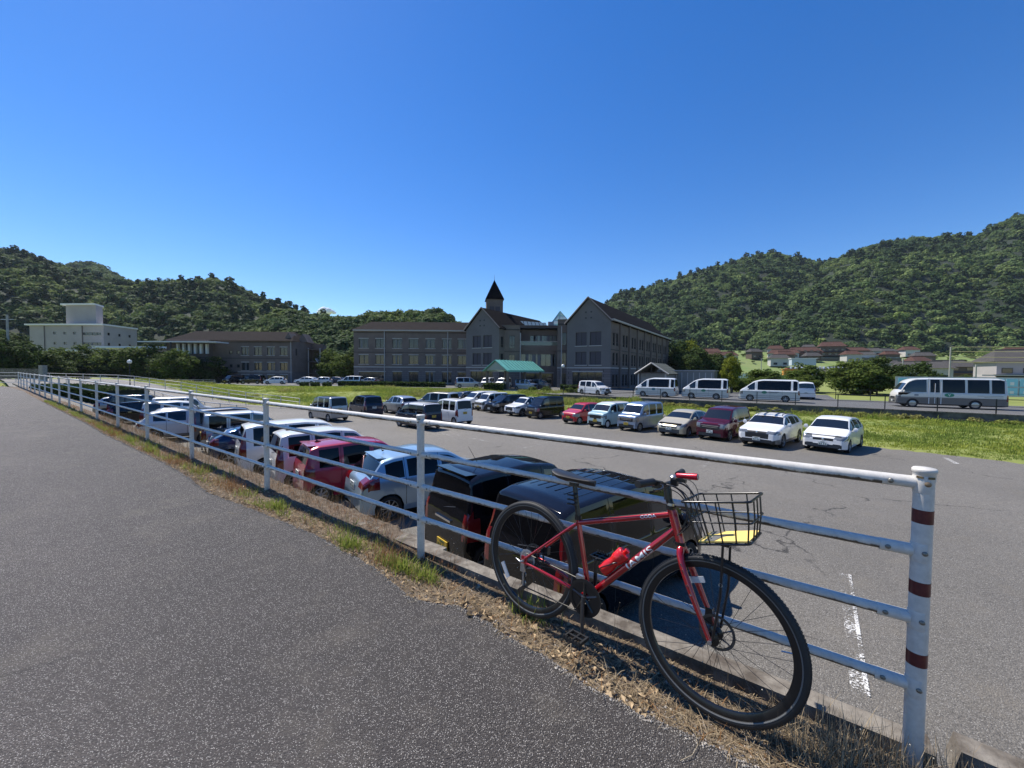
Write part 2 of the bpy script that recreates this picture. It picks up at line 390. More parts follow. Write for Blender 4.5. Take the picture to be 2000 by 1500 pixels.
# ---- path, verge
PE = [(-95, 45), (-60, 34.8), (-44.5, 31.9), (-40.4, 30.7), (-32, 25.2), (-25.28, 20.29), (-16.34, 13.88), (-11.68, 10.55), (-9.28, 8.76), (-7.84, 7.74), (-6.7, 6.94), (-5.46, 6.05), (-4.64, 5.44), (-3.66, 4.63), (-2.4, 3.87), (-1.69, 3.40), (-1.26, 3.06), (-1.04, 2.9), (-.81, 2.67), (-.62, 2.48), (-.32, 2.42), (-.18, 2.30), (.01, 2.12), (.17, 2.0), (.36, 1.82), (.52, 1.69), (.67, 1.6), (.99, 1.40), (1.5, 1.02), (2.6, .25), (6, -2.2)]
def densify(P, step):
    out = []
    for (x0, y0), (x1, y1) in zip(P, P[1:]):
        L_ = math.hypot(x1-x0, y1-y0); st = step if L_ < 3 else step*5; n = max(1, int(L_/st))
        for i in range(n): out.append((x0+(x1-x0)*i/n, y0+(y1-y0)*i/n))
    out.append(P[-1]); return out
pe = densify(PE, .05); pr = random.Random(3)
pe = [(x+pr.uniform(-.012, .012), y+pr.uniform(-.012, .012)) for x, y in pe]
tag(poly_sheet('path', pe + [(6, -30), (-95, -30)], 0.0, M['path']), kind='structure')
# verge: from under the path edge to the kerb
arr = np.array(pe); al = (arr-FB)@FD; pp = (arr-FB)@FN
sel = al > -52; al = al[sel]; pp = pp[sel]
order = np.argsort(al); al = al[order]; pp = pp[order]
ns = 900; A = np.concatenate([np.linspace(-52, -8, 160, endpoint=False), np.linspace(-8, 6, 420)]); PPE = np.interp(A, al, pp)
T = np.linspace(0, 1, 16)
AA, TT = np.meshgrid(A, T); OUT = -.03-.27*np.clip((-2.95-A)/.7, 0, 1); P_ = (PPE[None, :]+.08)*(1-TT)+OUT[None, :]*TT
def verge_h(a, p, pe_):
    t = np.clip((pe_-p)/.35, 0, 1)
    return -.012 - .045*t*t*(3-2*t) - .05*np.clip((a+.2)/.5, 0, 1)*t + fbm(a, p, .35, 5)*.02*t + (.055+.02*fbm(a*2, p, .3, 2))*np.clip((-2.8-a)/.7, 0, 1)*np.clip((.12-p)/.12, 0, 1) - .08*np.clip((-.24-p)/.06, 0, 1)
VH = verge_h(AA, P_, PPE[None, :])
VX = FB[0]+FD[0]*AA+FN[0]*P_; VY = FB[1]+FD[1]*AA+FN[1]*P_
tag(link('verge', grid_mesh('verge', VX, VY, VH, M['soil'])), kind='structure')
def verge_pt(a, p):
    pe_ = np.interp(a, A, PPE); z = verge_h(np.asarray(a), np.asarray(p), pe_)
    q = FB[None, :]+np.outer(a, FD)+np.outer(p, FN) if np.ndim(a) else FB+FD*a+FN*p
    return q, z

# ---- retaining wall under the fence with its kerb blocks
rw = empty('retaining_wall', fp(-20, -.17, -2.5), math.atan2(FD[1], FD[0]), 'stained grey concrete retaining wall below the white pipe fence, with kerb blocks on top', 'retaining wall')
mb = MB(); mb.box((0, -.07, 1.2), (64, .11, 2.38)); mb.build('wall_face', M['concrete'], rw)
mb = MB(); mb.box((-7.4, .05, 1.2), (49.0, .20, 2.42)); mb.build('wall_buttress', M['concrete'], rw)
kb = MB(); kb.box((0, 0, 0), (1.985, .115, .11), taper=.02); kme = kb.mesh('kerb_block', M['concrete'])
for i in range(31):
    a = -1.15-2.0*i+20 if i else 20-.55
    o = link('kerb_block', kme, rw, loc=(20-.9-2.0*i+(random.uniform(-.004, .004)), -.075+random.uniform(-.006, .006), 2.5-.066+random.uniform(-.004, .004)+(.015 if i == 0 else 0)))
o = link('kerb_block', kme, rw, loc=(20+1.12, -.075, 2.5-.05), rot=(0, .03, -.04))
# ---- upper road, its wall and rail
mb = MB()
def rp(a, p, z): q = RO+RD*a+RN*p; return (float(q[0]), float(q[1]), z)
rdp = [rp(-26, -.35, 0)[:2], rp(60, -.35, 0)[:2], rp(60, -14.5, 0)[:2], rp(4, -14.5, 0)[:2], rp(4, -26, 0)[:2], rp(-40, -22, 0)[:2], rp(-40, -8, 0)[:2]]
tag(poly_sheet('upper_road', rdp, -1.45, M['road']), kind='structure')
uw = empty('road_wall', rp(-24, 0, -2.4), math.atan2(RD[1], RD[0]), 'long black stained concrete wall holding up the van road above the grass', 'wall')
mb = MB(); mb.box((42, -.18, .45), (84, .3, 1.0)); mb.build('wall_face', M['wall_stain'], uw)
cme = MB(); cme.box((0, 0, 0), (2.98, .36, .09)); cme = cme.mesh('coping', M['concrete'])
for i in range(28): link('coping', cme, uw, loc=(1.5+3.0*i, -.18, 1.0+random.uniform(-.004, .004)))
lme = MB(); lme.box((0, 0, 0), (2.97, .10, .07)); lme = lme.mesh('ledge', M['concrete'])
for i in range(28): link('ledge', lme, uw, loc=(1.5+3.0*i, -.37, .50+random.uniform(-.01, .01)))
rf = empty('road_railing', rp(-24, .02, -1.36), math.atan2(RD[1], RD[0]), 'thin dark steel railing along the wall top in front of the bus and vans', 'railing')
pme = MB(); pme.box((0, -.1, .55), (.06, .06, 1.1)); pme = pme.mesh('post', M['dark_metal'])
rme = MB(); rme.tube([(0, -.1, 0), (2.96, -.1, 0)], .018, 6); rme = rme.mesh('rail', M['dark_metal'])
for i in range(28):
    link('post', pme, rf, loc=(3.0*i, 0, 0))
    link('rail', rme, rf, loc=(3.0*i+.02, 0, 1.07)); link('rail', rme, rf, loc=(3.0*i+.02, 0, .56))
rb = empty('back_railing', rp(4, -14.6, -1.45), math.atan2(RD[1], RD[0]), 'dark mesh railing along the far side of the van road before the shrubs', 'railing')
for i in range(19):
    link('post', pme, rb, loc=(3.0*i, 0, 0), scale=(1, 1, 1.1)); link('rail', rme, rb, loc=(3.0*i, 0, 1.15)); link('rail', rme, rb, loc=(3.0*i, 0, .6))
# ---- forecourts
tag(poly_sheet('forecourt', [(-110, 69.5), (-27.6, 68.5), (-8.3, 63), (6, 57.3), (13, 53), (30, 62), (60, 110), (60, 150), (-110, 150)], -1.40, M['road']), kind='structure')
for (a, b) in (((-62, 69.6), (-27.6, 68.4)), ((-27.6, 68.4), (-8.3, 62.9)), ((-8.3, 62.9), (13, 52.9))):
    d = math.hypot(b[0]-a[0], b[1]-a[1]); n = int(d/2)
    ke = empty('kerb', (a[0], a[1], -1.45), math.atan2(b[1]-a[1], b[0]-a[0]), {-62: 'pale kerb line behind the grass before the flat brown wing', -27.6: 'pale kerb line behind the grass in front of the school entrance', -8.3: 'pale kerb line running up to the row of vans'}[a[0]], 'kerb')
    km = MB(); km.box((0, 0, .07), (d/n-.02, .18, .16)); km = km.mesh('kerb_stone', M['stone_pale'])
    for i in range(n): link('kerb_stone', km, ke, loc=((i+.5)*d/n, 0, 0))

# ---- hills
def hill(name, crest, yc, y0, yb, rough_, seed, mrange, base=-2, mm=None):
    ms = np.linspace(mrange[0], mrange[1], 150); ck = np.array(crest)
    t = np.interp(ms, ck[:, 0], ck[:, 1]); yv = np.concatenate([np.linspace(y0, yc, 46), np.linspace(yc, yb, 10)[1:]])
    MM, YY = np.meshgrid(ms, yv); TT_ = np.broadcast_to(t, MM.shape)
    up_ = np.clip((YY-y0)/(yc-y0), 0, 1); prof = up_**1.0*.55+.45*np.sin(up_*PI/2)
    down = 1-np.clip((YY-yc)/(yb-yc), 0, 1)*.7
    ZC = TT_*yc
    Z = base+(ZC-base)*prof*down
    X = MM*YY
    Z = Z+fbm(X, YY, rough_, seed)*(rough_*.16)*np.clip(up_*3, 0, 1)*np.clip((1.0-up_)*4, .0, 1)
    Z = np.where(up_ < .02, base-3, Z)
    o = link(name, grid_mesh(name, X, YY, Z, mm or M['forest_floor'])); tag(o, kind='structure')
    return X, YY, Z, up_
def px(x, y): return ((x-1000)/754, (725.6+.0078*(x-1000)-y)/754)
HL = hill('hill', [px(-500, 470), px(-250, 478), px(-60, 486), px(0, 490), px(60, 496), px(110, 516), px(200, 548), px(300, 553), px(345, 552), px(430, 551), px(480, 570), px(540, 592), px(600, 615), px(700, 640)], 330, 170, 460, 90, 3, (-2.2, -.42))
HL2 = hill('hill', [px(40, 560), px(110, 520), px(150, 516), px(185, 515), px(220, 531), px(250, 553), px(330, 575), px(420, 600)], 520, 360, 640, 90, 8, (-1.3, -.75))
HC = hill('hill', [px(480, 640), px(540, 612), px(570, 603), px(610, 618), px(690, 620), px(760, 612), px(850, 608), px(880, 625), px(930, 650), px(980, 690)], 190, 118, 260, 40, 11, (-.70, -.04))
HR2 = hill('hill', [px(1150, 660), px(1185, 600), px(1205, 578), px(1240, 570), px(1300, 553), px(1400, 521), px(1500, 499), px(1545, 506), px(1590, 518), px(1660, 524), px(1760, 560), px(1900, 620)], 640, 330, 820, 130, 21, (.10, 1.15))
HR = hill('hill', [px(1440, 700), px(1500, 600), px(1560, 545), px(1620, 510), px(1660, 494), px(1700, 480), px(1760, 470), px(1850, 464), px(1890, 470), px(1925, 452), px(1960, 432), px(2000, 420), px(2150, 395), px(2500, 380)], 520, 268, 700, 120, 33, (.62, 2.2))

# ---- foliage meshes
def crown_mesh(name, seed, nclump, nleaf, leaf, rad=(1, 1, .8), clump_r=.34, m=None, inner=.55, full=False):
    r = np.random.default_rng(seed)
    u = r.normal(size=(nclump, 3)); u[:, 2] = (u[:, 2]-.15) if full else np.abs(u[:, 2])*1.0-.25; u /= np.linalg.norm(u, axis=1)[:, None]
    cc = u*(inner+(1-inner)*r.random((nclump, 1)))*np.array(rad)*(1-clump_r*.6)
    V = []; 
    n = nclump*nleaf
    cidx = np.repeat(np.arange(nclump), nleaf)
    d = r.normal(size=(n, 3)); d /= np.linalg.norm(d, axis=1)[:, None]
    crr = clump_r*(.7+.6*r.random(nclump))[cidx][:, None]
    p = cc[cidx]+d*crr*(r.random((n, 1))**.35)*np.array([1, 1, .75])
    nrm = d*.9+r.normal(size=(n, 3))*.4+np.array([0, 0, .55]); nrm /= np.linalg.norm(nrm, axis=1)[:, None]
    t = np.cross(nrm, r.normal(size=(n, 3))); t /= np.linalg.norm(t, axis=1)[:, None]; b = np.cross(nrm, t)
    s = leaf*(.6+.8*r.random((n, 1)))
    V = np.stack([p-t*s-b*s*.6, p+t*s-b*s*.5, p+t*s*.7+b*s*.6, p-t*s*.8+b*s*.65], 1).reshape(-1, 3)
    F = np.arange(n*4).reshape(n, 4)
    return np_mesh(name, V, F, m)

def scatter(name, P, sc, variants, rotz=None, squash=None, tilt=None):
    me = bpy.data.meshes.new(name); n = len(P); me.vertices.add(n); me.vertices.foreach_set('co', np.asarray(P, dtype=np.float32).ravel())
    a = me.attributes.new('sc', 'FLOAT_VECTOR', 'POINT'); s = np.asarray(sc, dtype=np.float32)
    if s.ndim == 1: s = np.stack([s, s, s*(squash if squash is not None else 1)], 1)
    a.data.foreach_set('vector', s.astype(np.float32).ravel())
    rz = np.zeros((n, 3), dtype=np.float32); rz[:, 2] = rng.random(n)*2*PI if rotz is None else rotz
    if tilt is not None: rz[:, :2] = rng.normal(size=(n, 2))*tilt
    b = me.attributes.new('ro', 'FLOAT_VECTOR', 'POINT'); b.data.foreach_set('vector', rz.ravel())
    c = me.attributes.new('ix', 'INT', 'POINT'); c.data.foreach_set('value', rng.integers(0, len(variants), n).astype(np.int32))
    me.update(); o = link(name, me)
    g = bpy.data.node_groups.new(name+'_scatter', 'GeometryNodeTree')
    g.interface.new_socket('Geometry', in_out='INPUT', socket_type='NodeSocketGeometry'); g.interface.new_socket('Geometry', in_out='OUTPUT', socket_type='NodeSocketGeometry')
    N = g.nodes; L = g.links; gi = N.new('NodeGroupInput'); go = N.new('NodeGroupOutput'); ip = N.new('GeometryNodeInstanceOnPoints')
    L.new(gi.outputs[0], ip.inputs['Points'])
    gti = N.new('GeometryNodeGeometryToInstance')
    for vo in reversed(variants):
        oi = N.new('GeometryNodeObjectInfo'); oi.inputs['Object'].default_value = vo; oi.inputs['As Instance'].default_value = True
        L.new(oi.outputs['Geometry'], gti.inputs[0])
    # the join order of a multi-input is stable enough: any variant will do for any index
    L.new(gti.outputs[0], ip.inputs['Instance']) if len(variants) == 1 else None
    if len(variants) > 1:
        jn = N.new('GeometryNodeJoinGeometry')
        for l in list(gti.inputs[0].links): L.remove(l)
        for n_ in [n_ for n_ in N if n_.bl_idname == 'GeometryNodeObjectInfo']: L.new(n_.outputs['Geometry'], jn.inputs[0])
        N.remove(gti); L.new(jn.outputs[0], ip.inputs['Instance']); ip.inputs['Pick Instance'].default_value = True
    def at(nm, ty):
        k = N.new('GeometryNodeInputNamedAttribute'); k.data_type = ty; k.inputs['Name'].default_value = nm; return k.outputs['Attribute']
    er = N.new('FunctionNodeEulerToRotation'); L.new(at('ro', 'FLOAT_VECTOR'), er.inputs[0]); L.new(er.outputs[0], ip.inputs['Rotation'])
    L.new(at('sc', 'FLOAT_VECTOR'), ip.inputs['Scale']); L.new(at('ix', 'INT'), ip.inputs['Instance Index'])
    L.new(ip.outputs[0], go.inputs[0])
    md = o.modifiers.new('scatter', 'NODES'); md.node_group = g
    return o

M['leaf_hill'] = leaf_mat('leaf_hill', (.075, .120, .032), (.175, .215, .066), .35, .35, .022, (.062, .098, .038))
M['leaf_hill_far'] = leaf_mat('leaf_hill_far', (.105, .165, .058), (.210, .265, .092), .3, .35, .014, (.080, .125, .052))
M['leaf_conifer'] = leaf_mat('leaf_conifer', (.030, .052, .022), (.045, .070, .028), .3, .1)
M['leaf_bamboo'] = leaf_mat('leaf_bamboo', (.17, .24, .06), (.24, .30, .09), .3, .35)
M['leaf_tree'] = leaf_mat('leaf_tree', (.075, .110, .022), (.10, .135, .030), .4, .35)
M['leaf_dark'] = leaf_mat('leaf_dark', (.042, .068, .018), (.058, .084, .022), .4, .3)
M['leaf_yellow'] = leaf_mat('leaf_yellow', (.17, .20, .025), (.20, .22, .03), .35, .45)
def var(name, me): return bpy.data.objects.new(name, me)
vh = [var('hill_crown', crown_mesh('hill_crown', 100+i, 14, 62, .105, (1, 1, .75), .36, M['leaf_hill'])) for i in range(5)]
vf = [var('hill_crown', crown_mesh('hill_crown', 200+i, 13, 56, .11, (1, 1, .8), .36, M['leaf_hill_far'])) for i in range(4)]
vc = [var('conifer_crown', crown_mesh('conifer_crown', 300+i, 9, 26, .15, (.55, .55, 1.5), .34, M['leaf_conifer'])) for i in range(3)]
vb = [var('bamboo_crown', crown_mesh('bamboo_crown', 400+i, 8, 40, .12, (.8, .8, 1.1), .38, M['leaf_bamboo'])) for i in range(3)]
def hill_pts(H, n, lo=.0, hi=1.02, seed=0, cond=None):
    X, Y, Z, U = H; r = np.random.default_rng(seed)
    ny, nx = X.shape; k = r.random(n*3)*(ny-1.001); j = r.random(n*3)*(nx-1.001)
    w = None; ki = k.astype(int); ji = j.astype(int); fk = k-ki; fj = j-ji
    def bl(A_): return (A_[ki, ji]*(1-fk)*(1-fj)+A_[ki+1, ji]*fk*(1-fj)+A_[ki, ji+1]*(1-fk)*fj+A_[ki+1, ji+1]*fk*fj)
    x, y, z, u = bl(X), bl(Y), bl(Z), bl(U)
    dens = (y/y.max()); keep = (u >= lo) & (u <= hi) & (y <= Y[45].max()+12) & (r.random(len(x)) < dens)
    if cond is not None: keep &= cond(x, y, z, u)
    return np.stack([x, y, z], 1)[keep][:n]
def forest(name, H, n, rad, variants, seed, **k):
    P = hill_pts(H, n, seed=seed, **k); r = np.random.default_rng(seed+1)
    s = rad*(.55+.95*r.random(len(P))**1.6); P = P.copy(); P[:, 2] -= s*.30
    o = scatter(name, P, s, variants, squash=1.05, tilt=.12); tag(o, kind='stuff'); return o
forest('forest', HL, 3600, 5.4, vh+vc[:1], 1)
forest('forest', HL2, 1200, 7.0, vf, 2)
forest('forest', HC, 1500, 4.2, vh, 3)
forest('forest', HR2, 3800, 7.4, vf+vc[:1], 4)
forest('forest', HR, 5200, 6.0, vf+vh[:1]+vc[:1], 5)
forest('conifer_wood', HR2, 500, 6.5, vc, 6, cond=lambda x, y, z, u: (u < .3) & (fbm(x, y, 60, 4) > .05))
forest('bamboo_grove', HR, 620, 5.2, vb, 7, cond=lambda x, y, z, u: (u < .30) & (x/y > .66) & (x/y < 1.0) & (fbm(x, y, 50, 9) > -.1))
forest('bamboo_grove', HR2, 260, 5.0, vb, 9, cond=lambda x, y, z, u: (u < .15) & (x/y > .58) & (x/y < .9))
forest('bamboo_grove', HL, 130, 4.5, vb, 8, cond=lambda x, y, z, u: (u < .2) & (x/y > -1.02) & (x/y < -.84))
# ================================================================== BUILDINGS
M['brown_wall'] = mat('brown_render', (.155, .128, .115), .95, spec=.1, var=.12, vscale=.6)
M['grey_wall'] = mat('grey_gable_render', (.150, .140, .138), .95, spec=.1, var=.06, vscale=.4)
M['stone_base'] = None
def brick_mat(name, c1, c2, mortar, scale, bw=.9, rh=.32):
    m, nt, b = new_mat(name); L = nt.links; tc = nt.nodes.new('ShaderNodeTexCoord'); mp = nt.nodes.new('ShaderNodeMapping')
    sx = nt.nodes.new('ShaderNodeSeparateXYZ'); cb = nt.nodes.new('ShaderNodeCombineXYZ'); L.new(tc.outputs['Object'], sx.inputs[0])
    ad = nt.nodes.new('ShaderNodeMath'); ad.operation = 'ADD'; L.new(sx.outputs[0], ad.inputs[0]); L.new(sx.outputs[1], ad.inputs[1])
    L.new(ad.outputs[0], cb.inputs[0]); L.new(sx.outputs[2], cb.inputs[1])
    br = nt.nodes.new('ShaderNodeTexBrick'); br.inputs['Scale'].default_value = scale; br.inputs['Brick Width'].default_value = bw; br.inputs['Row Height'].default_value = rh
    br.inputs['Mortar Size'].default_value = .025; br.inputs['Color1'].default_value = (*c1, 1); br.inputs['Color2'].default_value = (*c2, 1); br.inputs['Mortar'].default_value = (*mortar, 1)
    L.new(cb.outputs[0], br.inputs['Vector']); L.new(br.outputs['Color'], b.inputs['Base Color']); b.inputs['Roughness'].default_value = .95; b.inputs['Specular IOR Level'].default_value = .08; return m
M['stone_base'] = brick_mat('block_stone', (.175, .155, .153), (.148, .130, .130), (.075, .068, .068), 1.0, 1.2, .42)
M['band'] = mat('dark_band', (.045, .040, .040), .8)
M['pale_trim'] = mat('pale_trim', (.40, .38, .36), .7)
M['roof_dark'] = brick_mat('roof_slate', (.020, .015, .014), (.014, .011, .011), (.008, .007, .007), 1.0, .5, .30)
M['roof_black'] = brick_mat('spire_slate', (.006, .0045, .006), (.004, .003, .004), (.002, .002, .002), 1.0, .5, .30)
M['frame_dark'] = mat('window_frame', (.035, .032, .034), .5)
M['win_glass'] = mat('window_glass', (.022, .028, .032), .06, spec=.7)
M['curtain'] = mat('curtain', (.15, .16, .175), .9)
M['louvre'] = mat('louvre_window', (.050, .042, .055), .6)
M['teal'] = mat('teal_roof', (.13, .38, .31), .45, var=.08, vscale=1.0)
M['teal_glass'] = mat('teal_glass', (.06, .115, .115), .12, spec=.8)
M['pale_glass'] = mat('pale_roof_glass', (.35, .42, .40), .15, spec=.8)
M['white_wall'] = mat('white_wall', (.33, .305, .30), .85, var=.06, vscale=.3)
M['white_edge'] = mat('white_roof_edge', (.70, .70, .68), .6)
M['pipe_pale'] = mat('drainpipe_grey', (.36, .35, .35), .6)

class Facades:
    """walls of one building: real openings with reveals, each window a part of the building"""
    def __init__(s, root, mats): s.root = root; s.mb = MB(); s.mats = mats; s.cache = {}
    def wall(s, p0, p1, z0, z1, wins=(), mi=0, zsplit=None, mi_low=1):
        p0 = np.array(p0, float); p1 = np.array(p1, float); L_ = np.linalg.norm(p1-p0); d = (p1-p0)/L_; n = np.array([d[1], -d[0]])
        xs = sorted({0.0, L_} | {w[0] for w in wins} | {w[1] for w in wins})
        zs = sorted({z0, z1} | {w[2] for w in wins} | {w[3] for w in wins} | ({zsplit} if zsplit else set()))
        P = lambda u, z, o=0: (p0[0]+d[0]*u+n[0]*o, p0[1]+d[1]*u+n[1]*o, z)
        for a, b in zip(xs, xs[1:]):
            for c, e in zip(zs, zs[1:]):
                if e-c < 1e-6 or b-a < 1e-6: continue
                um, zm = (a+b)/2, (c+e)/2
                if any(w[0] < um < w[1] and w[2] < zm < w[3] for w in wins): continue
                s.mb.add([P(a, c), P(b, c), P(b, e), P(a, e)], [(0, 1, 2, 3)], mi_low if (zsplit and zm < zsplit) else mi)
        for w in wins:
            a, b, c, e = w[:4]; k = .18
            s.mb.add([P(a, c), P(b, c), P(b, e), P(a, e), P(a, c, -k), P(b, c, -k), P(b, e, -k), P(a, e, -k)], [(0, 1, 5, 4), (1, 2, 6, 5), (2, 3, 7, 6), (3, 0, 4, 7)], mi)
            s.window(P((a+b)/2, (c+e)/2, -k+.03), math.atan2(d[1], d[0]), b-a, e-c, w[4] if len(w) > 4 else 'pair')
    def window(s, c, ang, w, h, style):
        key = (round(w, 2), round(h, 2), style)
        if key not in s.cache:
            f = MB(); t = .06
            f.box((0, 0, h/2-t/2), (w, .08, t)); f.box((0, 0, -h/2+t/2), (w, .08, t)); f.box((-w/2+t/2, 0, 0), (t, .08, h-2*t)); f.box((w/2-t/2, 0, 0), (t, .08, h-2*t))
            nv = {'pair': 1, 'louvre': 1, 'small': 0, 'wide': 3, 'band': 6, 'tall': 1, 'door': 1}.get(style, 1)
            for i in range(nv): f.box((-w/2+w*(i+1)/(nv+1), 0, 0), (.07, .07, h-2*t))
            if style in ('louvre', 'tall'): f.box((0, 0, -h/2+h*.26), (w-2*t, .06, .07))
            if style in ('pair', 'louvre', 'wide'): f.box((0, -.19, -h/2-.06), (w+.3, .12, .12), mi=1); 
            if style in ('pair', 'wide'): f.box((0, -.17, h/2+.08), (w+.2, .08, .16), mi=1)
            fm = f.mesh('window', [M['frame_dark'], M['pale_trim']])
            g = MB(); g.add([(-w/2+t, .02, -h/2+t), (w/2-t, .02, -h/2+t), (w/2-t, .02, h/2-t), (-w/2+t, .02, h/2-t)], [(0, 1, 2, 3)])
            gm = g.mesh('pane', [M['louvre'] if style == 'louvre' else (M['teal_glass'] if style == 'band' else M['win_glass'])])
            s.cache[key] = (fm, gm)
        fm, gm = s.cache[key]
        f = link('window', fm, s.root, loc=c, rot=(0, 0, ang)); link('pane', gm, f)
        if style in ('pair', 'wide') and random.random() < .75 or style == 'band':
            r = random
            for k in range({'pair': 2, 'wide': 2, 'band': 5}[style]):
                q = MB()
                cw = r.uniform(.12, .32)*w/(2.5 if style == 'band' else 2); cx = r.uniform(-w/2+.1+cw/2, w/2-.1-cw/2); top = h/2-.08; bot = -h/2+.08
                q.add([(cx-cw/2, .0, bot), (cx+cw/2, .0, bot), (cx+cw/2, .0, top), (cx-cw/2, .0, top)], [(0, 1, 2, 3)])
                q.build('curtain', M['curtain'], f, loc=(0, .012, 0))
    def done(s, name='wall'): return s.mb.build(name, s.mats, s.root)

GD = np.array([.554, .8325]); GF = np.array([.8325, -.554])
def two(a): return (float(a[0]), float(a[1]))
Z0 = -1.40
school = empty('school', (0, 80, Z0), 0, 'long brown three-storey school with steep gables, black spire and teal entrance roof', 'school')
SC = empty  # alias kept simple
def S_(p, z): return (p[0], p[1]-80, z-Z0)
class FS(Facades):
    def wall(s, p0, p1, z0, z1, wins=(), **k):
        off = np.array([s.ox, s.oy]); super().wall(np.array(p0)-off, np.array(p1)-off, z0-s.oz, z1-s.oz, [(w[0], w[1], w[2]-s.oz, w[3]-s.oz)+tuple(w[4:]) for w in wins], **{a: (b-s.oz if a == 'zsplit' and b else b) for a, b in k.items()})
F = FS(school, [M['brown_wall'], M['stone_base'], M['grey_wall'], M['stone_base']]); F.ox, F.oy, F.oz = 0, 80, Z0
EV = 9.95
# left wing, seven bays
wz = [(6.25, 8.2), (2.85, 4.8)]
LW0, LW1 = (-33.6, 82.0), (-9.3, 81.8)
wins = []
for i, u in enumerate([1.15, 4.65, 8.25, 11.75, 15.3, 18.8, 22.1]):
    for a, b in wz: wins.append((u, u+1.95, a, b, 'pair'))
    if i >= 2: wins.append((u, u+1.95, -1.0, 1.25, 'pair'))
wins.append((1.1, 6.7, -1.1, 1.2, 'wide'))
F.wall(LW0, LW1, Z0, EV, wins, zsplit=2.3)
F.wall((-33.6, 92), LW0, Z0, EV)
# gables
def gable(rc, w, peakz, ev, ln, front_wins, side_wins=(), low=True):
    rc = np.array(rc, float); lc = rc-GF*w
    F.wall(lc, rc, Z0, ev, front_wins, mi=2, zsplit=2.3, mi_low=3)
    o = np.array([0, 80]); l, r = lc-o, rc-o; m_ = (l+r)/2
    F.mb.add([(*l, ev-Z0), (*r, ev-Z0), (*m_, peakz-Z0)], [(0, 1, 2)], 2)
    F.wall(rc, rc+GD*ln, Z0, ev, side_wins, zsplit=2.3)
    F.wall(lc+GD*ln, lc, Z0, ev)
    F.wall(rc+GD*ln, lc+GD*ln, Z0, ev)
    return lc, rc
def gw(w, ground='wide'):
    out = []
    for a, b in ((6.1, 8.45), (2.75, 5.05)):
        out += [(w/2-2.35, w/2-.3, a, b, 'louvre'), (w/2+.3, w/2+2.35, a, b, 'louvre')]
    out.append((w/2-2.9, w/2+2.6, -1.0, 1.5, 'wide')); return out
lcL, rcL = gable((-2.5, 73.0), 8.1, 13.75, EV, 26, gw(8.1), [(.6, 1.5, 6.1, 8.2, 'tall'), (.6, 1.5, 2.8, 4.9, 'tall')])
sw = []
for i in range(8):
    u = .9+5.4*i
    for a, b in ((6.1, 8.3), (2.7, 4.9), (-1.0, 1.1)): sw += [(u, u+1.15, a, b, 'tall'), (u+1.75, u+2.9, a, b, 'tall')]
lcR, rcR = gable((16.55, 65.0), 8.1, 14.35, 10.4, 45, gw(8.1), sw)
# small round-ish vents in the gables (four each)
def vents(lc, rc, z):
    n = np.array([GF[1], -GF[0]]); m_ = (lc+rc)/2; ang = math.atan2(GF[1], GF[0])
    for du in (-.5, .5):
        for dz in (0, 1.0):
            b = MB(); b.box((0, 0, 0), (.26, .08, .26)); p = m_+GF*du+n*.03; b.build('vent', M['frame_dark'], school, loc=S_(p, z+dz), rot=(0, 0, ang))
vents(lcL, rcL, 10.35); vents(lcR, rcR, 10.9)
# link block between the gables
F.wall((-2.1, 74.5), (1.45, 74.6), Z0, 10.3, [(1.5, 2.6, 5.9, 8.4, 'tall'), (1.5, 2.6, 2.6, 4.8, 'tall')], zsplit=2.3)
F.wall((1.45, 74.6), (1.6, 79.0), Z0, 10.3, [(2.0, 3.2, 6.1, 8.3, 'tall')])
F.wall((1.6, 79.0), (9.3, 79.0), 5.5, 10.8, [(2.0, 7.4, 7.2, 8.9, 'band')])
F.wall((1.5, 76.2), (8.9, 76.2), Z0, 5.9, [(.2, 7.1, 2.6, 5.0, 'band'), (.6, 6.6, -1.35, 1.2, 'wide')])
F.wall((8.3, 71.2), (10.4, 70.9), Z0, 11.0, [(.7, 1.6, 6.4, 8.7, 'tall'), (.7, 1.6, 2.8, 5.0, 'tall'), (.7, 1.6, -1.2, 1.2, 'tall')], zsplit=2.3)
F.wall((9.45, 79.0), (8.3, 71.2), Z0, 11.0)
F.done()
# horizontal bands and gutters as parts
def hband(name, p0, p1, z, h, dep, m, out=.0):
    p0 = np.array(p0, float); p1 = np.array(p1, float); L_ = np.linalg.norm(p1-p0); d = (p1-p0)/L_; n = np.array([d[1], -d[0]]); c = (p0+p1)/2+n*(dep/2+out-.004)
    b = MB(); b.box((0, 0, 0), (L_, dep, h)); return b.build(name, m, school, loc=S_(c, z), rot=(0, 0, math.atan2(d[1], d[0])))
rcR2 = rcR+GD*45
for p0, p1 in ((LW0, LW1), (rcR, rcR2), ((-2.1, 74.5), (1.45, 74.6)), ((8.3, 71.2), (10.2, 70.95))):
    hband('band', p0, p1, 5.35, .16, .06, M['band']); hband('band', p0, p1, 2.25, .18, .06, M['pale_trim'])
hband('band', lcL, rcL, 2.25, .16, .05, M['pale_trim']); hband('band', lcR, rcR, 2.25, .16, .05, M['pale_trim'])
hband('gutter', LW0, LW1, EV, .24, .5, M['pale_trim']); hband('band', LW0, LW1, 9.5, .14, .05, M['band'])
hband('gutter', rcR, rcR2, 10.35, .28, .5, M['pale_trim'])
for p0, p1, z in (((-2.1, 74.5), (1.45, 74.6), 10.3), ((1.6, 79), (9.3, 79), 10.8), ((8.3, 71.2), (10.2, 70.95), 11.0)):
    hband('band', p0, p1, z-.75, .2, .06, M['band']); hband('parapet_cap', p0, p1, z+.06, .14, .12, M['brown_wall'])
